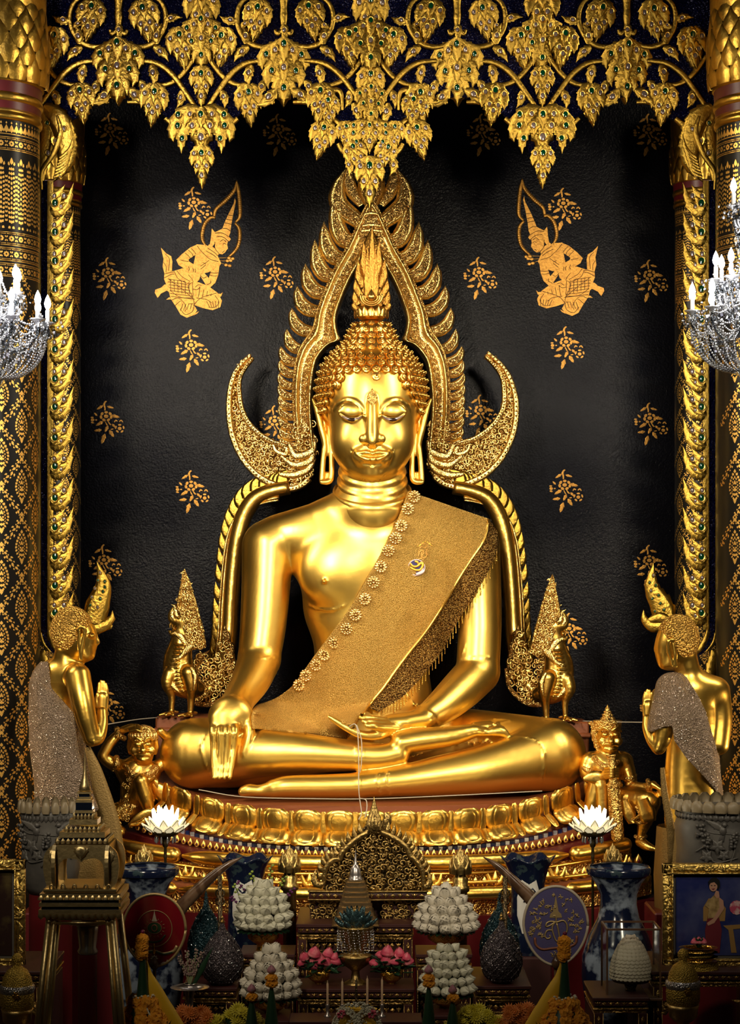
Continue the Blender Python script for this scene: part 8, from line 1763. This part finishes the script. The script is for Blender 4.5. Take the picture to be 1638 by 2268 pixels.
# ================================================================ front row: marigolds, cones, chrysanthemums, candles, garland
def marigold(nm='marigold', r=.03, m=None):
    v, f = sphere((0, 0, 0), r, 18, 12); rr = random.Random(2); v = [tuple(Vector(p)*(1+rr.uniform(-.13, .13))) for p in v]; b = MB(); b.add((v, f)); return b.mesh(nm, m or M_mari, False)
mgm = marigold(); M_yfab = mat('yellow_cloth_horn', (.80, .46, .015), .5, 0, ('noise', 60, .2, .004)); M_jas = mat('jasmine', (.80, .76, .58), .6); jm = MB().add(lathe([(.1e-3, 0), (.004, .003), (.005, .009), (.0005, .014)], 6)).mesh('jasmine_bud', M_jas)
def offering(T, s, m=1):
    b = MB(); b.add(lathe([(56*s, 0), (52*s, 30*s), (36*s, 62*s), (24*s, 84*s), (.1*s, 90*s)], 20)); b.obj('cone_core', M_leaf, T); r = random.Random(4)
    for j in range(5):
        z = 8+j*17; R = 54-j*8.5; n = max(6, int(R/4.2))
        for i in range(n):
            a = 2*PI*(i+.5*(j % 2))/n
            if math.sin(a) > .4: continue
            o = link('marigold', mgm, T, loc=(R*s*math.cos(a), R*s*math.sin(a), z*s), scale=(17*s/.03*r.uniform(.85, 1.15),)*3, rot=(a, 0, r.random()))
            if r.random() < .35: g = MB(); g.add(sphere((0, 0, 0), 3.4*s, 8, 6)); g.obj('magenta_bud', M_mag, T, loc=((R+12)*s*math.cos(a), (R+12)*s*math.sin(a), z*s))
    for k in range(20): a = 2*PI*k/20; link('jasmine_bud', jm, T, loc=(20*s*math.cos(a), 20*s*math.sin(a), 88*s+(k % 2)*4*s), rot=orient((math.cos(a), math.sin(a), .3)), scale=1.3)
    for k in range(30): t = k/30; link('jasmine_bud', jm, T, loc=((8+34*t*m)*s, (-30-22*t)*s, (76-70*t)*s), rot=(0, 0, 0), scale=.8)
    b = MB(); b.add(lathe([(15*s, 90*s), (13*s, 96*s), (9*s, 140*s), (6*s, 176*s)], 14)); b.obj('leaf_cone', M_leaf, T)
    for z in (184, 200, 214): link('marigold', mgm, T, loc=(-2*s, 0, z*s), scale=15*s/.03, rot=(z, 0, 0))
    b = MB(); b.add(sphere((0, 0, 232*s), 5*s, 8, 6)); b.obj('magenta_bud', M_mag, T)
    for k in range(7): a = -.9+.3*k; g = MB(); g.add(blade([(0, 0), (math.sin(a)*14*s, 20*s), (math.sin(a)*34*s, 46*s)], [2*s, 4*s, 0], n=6, h=.3)); g.obj('leaf_spike', M_leaf, T, loc=(m*40*s, -20*s, -4*s))
    P = [(m*4, 172), (m*8, 150), (m*14, 120), (m*40, 60), (m*72, 4)]
    b = MB(); b.add(tube([(x*s, 14*s, z*s) for x, z in cr(P, 20)], [3*s, 5*s, 10*s, 20*s, 26*s, 26*s], 14, .7)); b.obj('yellow_horn', M_yfab, T); b = MB(); b.add(lathe([(.2*s, 26*s), (3*s, 14*s), (6*s, 6*s), (3*s, 0)], 10, (m*5*s, 10*s, 164*s))); b.add(sphere((m*5*s, 10*s, 166*s), 4*s), 0); b.obj('horn_tip', M_bowl, T)
w_ = W(316, 2296, -4.15); To = thing('marigold_offering', 'marigold cone offering with yellow cloth horn before the red fan', 'offering', (w_.x, -4.15, w_.z)); offering(To, S(1, -4.15), 1)
w_ = W(1250, 2300, -4.15); To = thing('marigold_offering', 'marigold cone offering with yellow cloth horn before the blue fan', 'offering', (w_.x, -4.15, w_.z)); offering(To, S(1, -4.15), -1)
def leafcone(x, yt, yball, n, bud, label, Y=-4.0):
    w = W(x, 2300, Y); s = S(1, Y); T = thing('leaf_cone_offering', label, 'offering', (w.x, Y, w.z)); h = (2300-yball)
    b = MB(); b.add(lathe([(20*s, 0), (13*s, h*.4*s), (7*s, h*.8*s), (3*s, h*.97*s)], 12)); b.obj('leaf_cone', M_leaf, T)
    for k in range(n): link('marigold', mgm, T, loc=(0, 0, (h+2+k*12)*s), scale=(14*s/.03, 14*s/.03, 10*s/.03), rot=(0, 0, k))
    if bud: link('lotus_bud', bm_lot, T, loc=(0, 0, (h+n*12)*s), scale=.9)
leafcone(557, 0, 2210, 1, True, 'banana leaf cone with single marigold and dull lotus bud before chrysanthemums on red fan side'); leafcone(601, 0, 2180, 2, True, 'banana leaf cone with two marigolds and pink lotus bud on red fan side'); leafcone(949, 0, 2180, 2, True, 'banana leaf cone with two marigolds and pink lotus bud on blue fan side'); leafcone(1002, 0, 2212, 1, True, 'banana leaf cone with single marigold and grey lotus bud on blue fan side')
def chrys(m):
    b = MB()
    for L, (n, r, t) in enumerate(((16, 1, .25), (13, .75, .7), (9, .5, 1.1))):
        for i in range(n):
            a = 2*PI*(i+.5*L)/n; v, f = blade([(0, .1), (0, .6), (0, 1.0)], [.07, .13, .10, 0], n=3, h=.3); Mx = Matrix.Rotation(a, 4, 'Z')@Matrix.Rotation(t-PI/2+.0, 4, 'X')
            v = [Vector((p[0], p[2], -p[1])) for p in v]; Mz = Matrix.Rotation(a, 4, 'Z')@Matrix.Rotation(t, 4, 'X')@Matrix.Scale(r, 4); b.add((v, f), 0, Mz)
    b.add(sphere((0, 0, .15), .2, 8, 5)); return b.mesh('chrysanthemum', m)
cy, co2 = chrys(M_yel), chrys(M_orange)
def bed(x0, x1, y0, me, seed, label, n):
    Y = -3.85; c = W((x0+x1)/2, 2310, Y); s = S(1, Y); T = thing('chrysanthemum_bunch', label, 'flowers', (c.x, Y, c.z)); r = random.Random(seed); W2 = (x1-x0)/2
    b = MB(); b.add(lathe([(W2*.6*s, 0), (W2*.9*s, 30*s), (W2*.7*s, 50*s), (.1, 60*s)], 16, sy=.6)); b.obj('stems', M_leaf, T)
    for i in range(n):
        x = r.uniform(-W2, W2); z = (2310-y0)*(1-.5*(abs(x)/W2)**2)*r.uniform(.66, 1.08); y = -r.uniform(0, 40)-20*(1-z/80); link('chrysanthemum', me, T, loc=(x*s, y*s, z*s), rot=(r.uniform(.5, 1.5), r.uniform(-.5, .5), r.uniform(-.6, .6)), scale=r.uniform(15, 20)*s)
bed(462, 590, 2236, cy, 1, 'bright yellow chrysanthemums beside the leaf cones on the red fan side', 44); bed(985, 1112, 2236, cy, 2, 'bright yellow chrysanthemums beside the leaf cones on the blue fan side', 44); bed(375, 475, 2228, co2, 3, 'faded orange chrysanthemums below the dried flower vase', 34); bed(1095, 1225, 2234, co2, 4, 'faded orange chrysanthemums below the blue fan', 40)
M_wax = mat('candle_wax', (.50, .33, .20), .5)
for i, (x, y0) in enumerate(((724, 2190), (757, 2186), (788, 2182), (813, 2180), (846, 2182))):
    Y = -3.5; w = W(x, 2263, -3.62); T = thing('candle', ('cream candle nearest the rose pot on the red fan side', 'cream candle second from the red fan side', 'dark candle in the middle of the five', 'cream candle just past the middle one toward the blue fan', 'cream candle nearest the rose pot on the blue fan side')[i], 'candle', (w.x, Y, w.z), 'candles in front of the altar'); s = S(1, Y); h = 2263-y0
    b = MB(); b.add(lathe([(8*s, 0), (8*s, 3*s), (3*s, 6*s), (4*s, 20*s), (5*s, 26*s), (4*s, 28*s)], 12)); b.obj('holder', M_pewter, T); b = MB(); b.add(lathe([(2.6*s, 26*s), (2.4*s, h*s), (.8*s, (h+3)*s), (.3*s, (h+8)*s)], 8)); b.obj('wax', M_dk if i == 2 else M_wax, T)
def garland():
    Y = -4.0; w = W(790, 2296, Y); s = S(1, Y); T = thing('jasmine_garland', 'white jasmine garland draped over yellow cushion before the candles', 'garland', (w.x, Y, w.z))
    b = MB(); b.add(lathe([(.1, 0), (46*s, 4*s), (50*s, 24*s), (36*s, 50*s), (18*s, 60*s), (.1, 62*s)], 24, sy=.6)); b.obj('yellow_cushion', M_yfab, T); r = random.Random(9)
    for P in ([(-38, 56), (-20, 74), (0, 78), (20, 74), (38, 56)], [(-40, 62), (-20, 66), (0, 48), (24, 30), (50, 10)], [(40, 62), (20, 66), (0, 48), (-24, 30), (-50, 10)], [(-38, 56), (-48, 36), (-52, 14), (-44, 0)], [(38, 56), (48, 36), (52, 14), (44, 0)], [(0, 50), (4, 30), (0, 6)], [(-34, 66), (-16, 60), (0, 52), (16, 60), (34, 66)]):
        for q in cr(P, 16):
            for k in range(7): a = r.uniform(0, 6.28); link('jasmine_bud', jm, T, loc=((q[0]+3*math.cos(a))*s, (-34+abs(q[0])*.25)*s-k*.001, (q[1]+3*math.sin(a))*s), rot=orient((math.cos(a), -.8, math.sin(a))), scale=.95)
    for x in (-34, 34):
        for k in range(6): a = 2*PI*k/6; link('rose', bm_rose, T, loc=((x+6*math.cos(a))*s, -34*s, (56+7*math.sin(a))*s), rot=(1.4, 0, a), scale=.32)
    b = MB(); b.add(box((0, 0, -w.z/2-.002), (.26, .14, w.z-.004), .005)); tag(b.obj('garland_stand', M_tred, None, False, loc=(w.x, Y, w.z)), 'small red stand under the jasmine garland', 'stand')
garland()
def dried(T, s):
    b = MB(); b.add(lathe([(10*s, 0), (8*s, 6*s), (8*s, 20*s), (12*s, 50*s), (14*s, 58*s), (11*s, 58*s), (.1, 50*s)], 16)); b.obj('brass_cup', M_pewter, T); r = random.Random(6); md = mat('dried_flower', (.30, .20, .17), .8); mg_ = mat('pale_stem', (.25, .28, .14), .7)
    for (x, z) in ((-24, 118), (-6, 128), (16, 132), (6, 110), (28, 126)):
        g = MB(); C = cr([(0, 50), (x*.4, 85), (x, z)], 16); g.add(tube([(q[0]*s, -2*s, q[1]*s) for q in C], 1.6*s, 5), 1)
        for k in range(6, 16):
            for j in range(4): a = r.uniform(0, 6.28); g.add(sphere(((C[k][0]+4*math.cos(a))*s, -2*s+3*math.sin(a)*s, C[k][1]*s+r.uniform(-2, 2)*s), 2.4*s, 5, 4), 0)
        g.obj('dried_spike', [md, mg_], T)
    g = MB(); g.add(blade([(6*s, 50*s), (26*s, 90*s), (52*s, 140*s)], [3*s, 7*s, 0], n=10, h=.15)); g.obj('long_leaf', M_leaf, T)
put('dried_flower_vase', 'brass cup of dried flower spikes with long green leaf', 'vase', 420, 2236, -3.6, dried)
w_ = W(420, 2236, -3.6); b = MB(); b.add(box((w_.x, -3.6, w_.z/2), (.1, .1, w_.z), .004)); tag(b.obj('cup_stand', M_tred, None, False), 'narrow red stand under the brass cup of dried flowers', 'stand')
# blessing threads
def thread(P, label, n=30):
    b = MB(); b.add(tube(cr([tuple(W(*p)) for p in P], n), .0035, 5)); tag(b.obj('blessing_thread', M_thread, None), label, 'thread')
thread([(240, 1604, -1.0), (300, 1594, -.4), (350, 1589, .15)], 'thin white thread from disciple by red fan to the red block'); thread([(1290, 1597, .1), (1360, 1599, -.5), (1428, 1600, -1.2)], 'thin white thread from red block to disciple by the portrait')
thread([(440, 1749, -.99), (540, 1765, -1.02), (700, 1769, -1.03), (830, 1769, -1.03), (1000, 1762, -1.02), (1200, 1752, -.99)], 'white thread laid along the front edge of the red seat')
thread([(772, 1610, -.70), (786, 1604, -.74), (792, 1625, -.76), (794, 1680, -.80), (794, 1740, -.84), (796, 1768, -1.04), (800, 1800, -1.15), (794, 1815, -1.2)], 'white cord hanging from the lap hand down to the pedestal', 50); thread([(790, 1606, -.72), (800, 1640, -.76), (800, 1690, -.80), (796, 1712, -.8)], 'short second white cord hanging from the lap hand'); thread([(796, 1768, -1.04), (810, 1772, -1.06), (812, 1790, -1.1), (808, 1810, -1.15)], 'loose end of cord looped over the red seat edge')
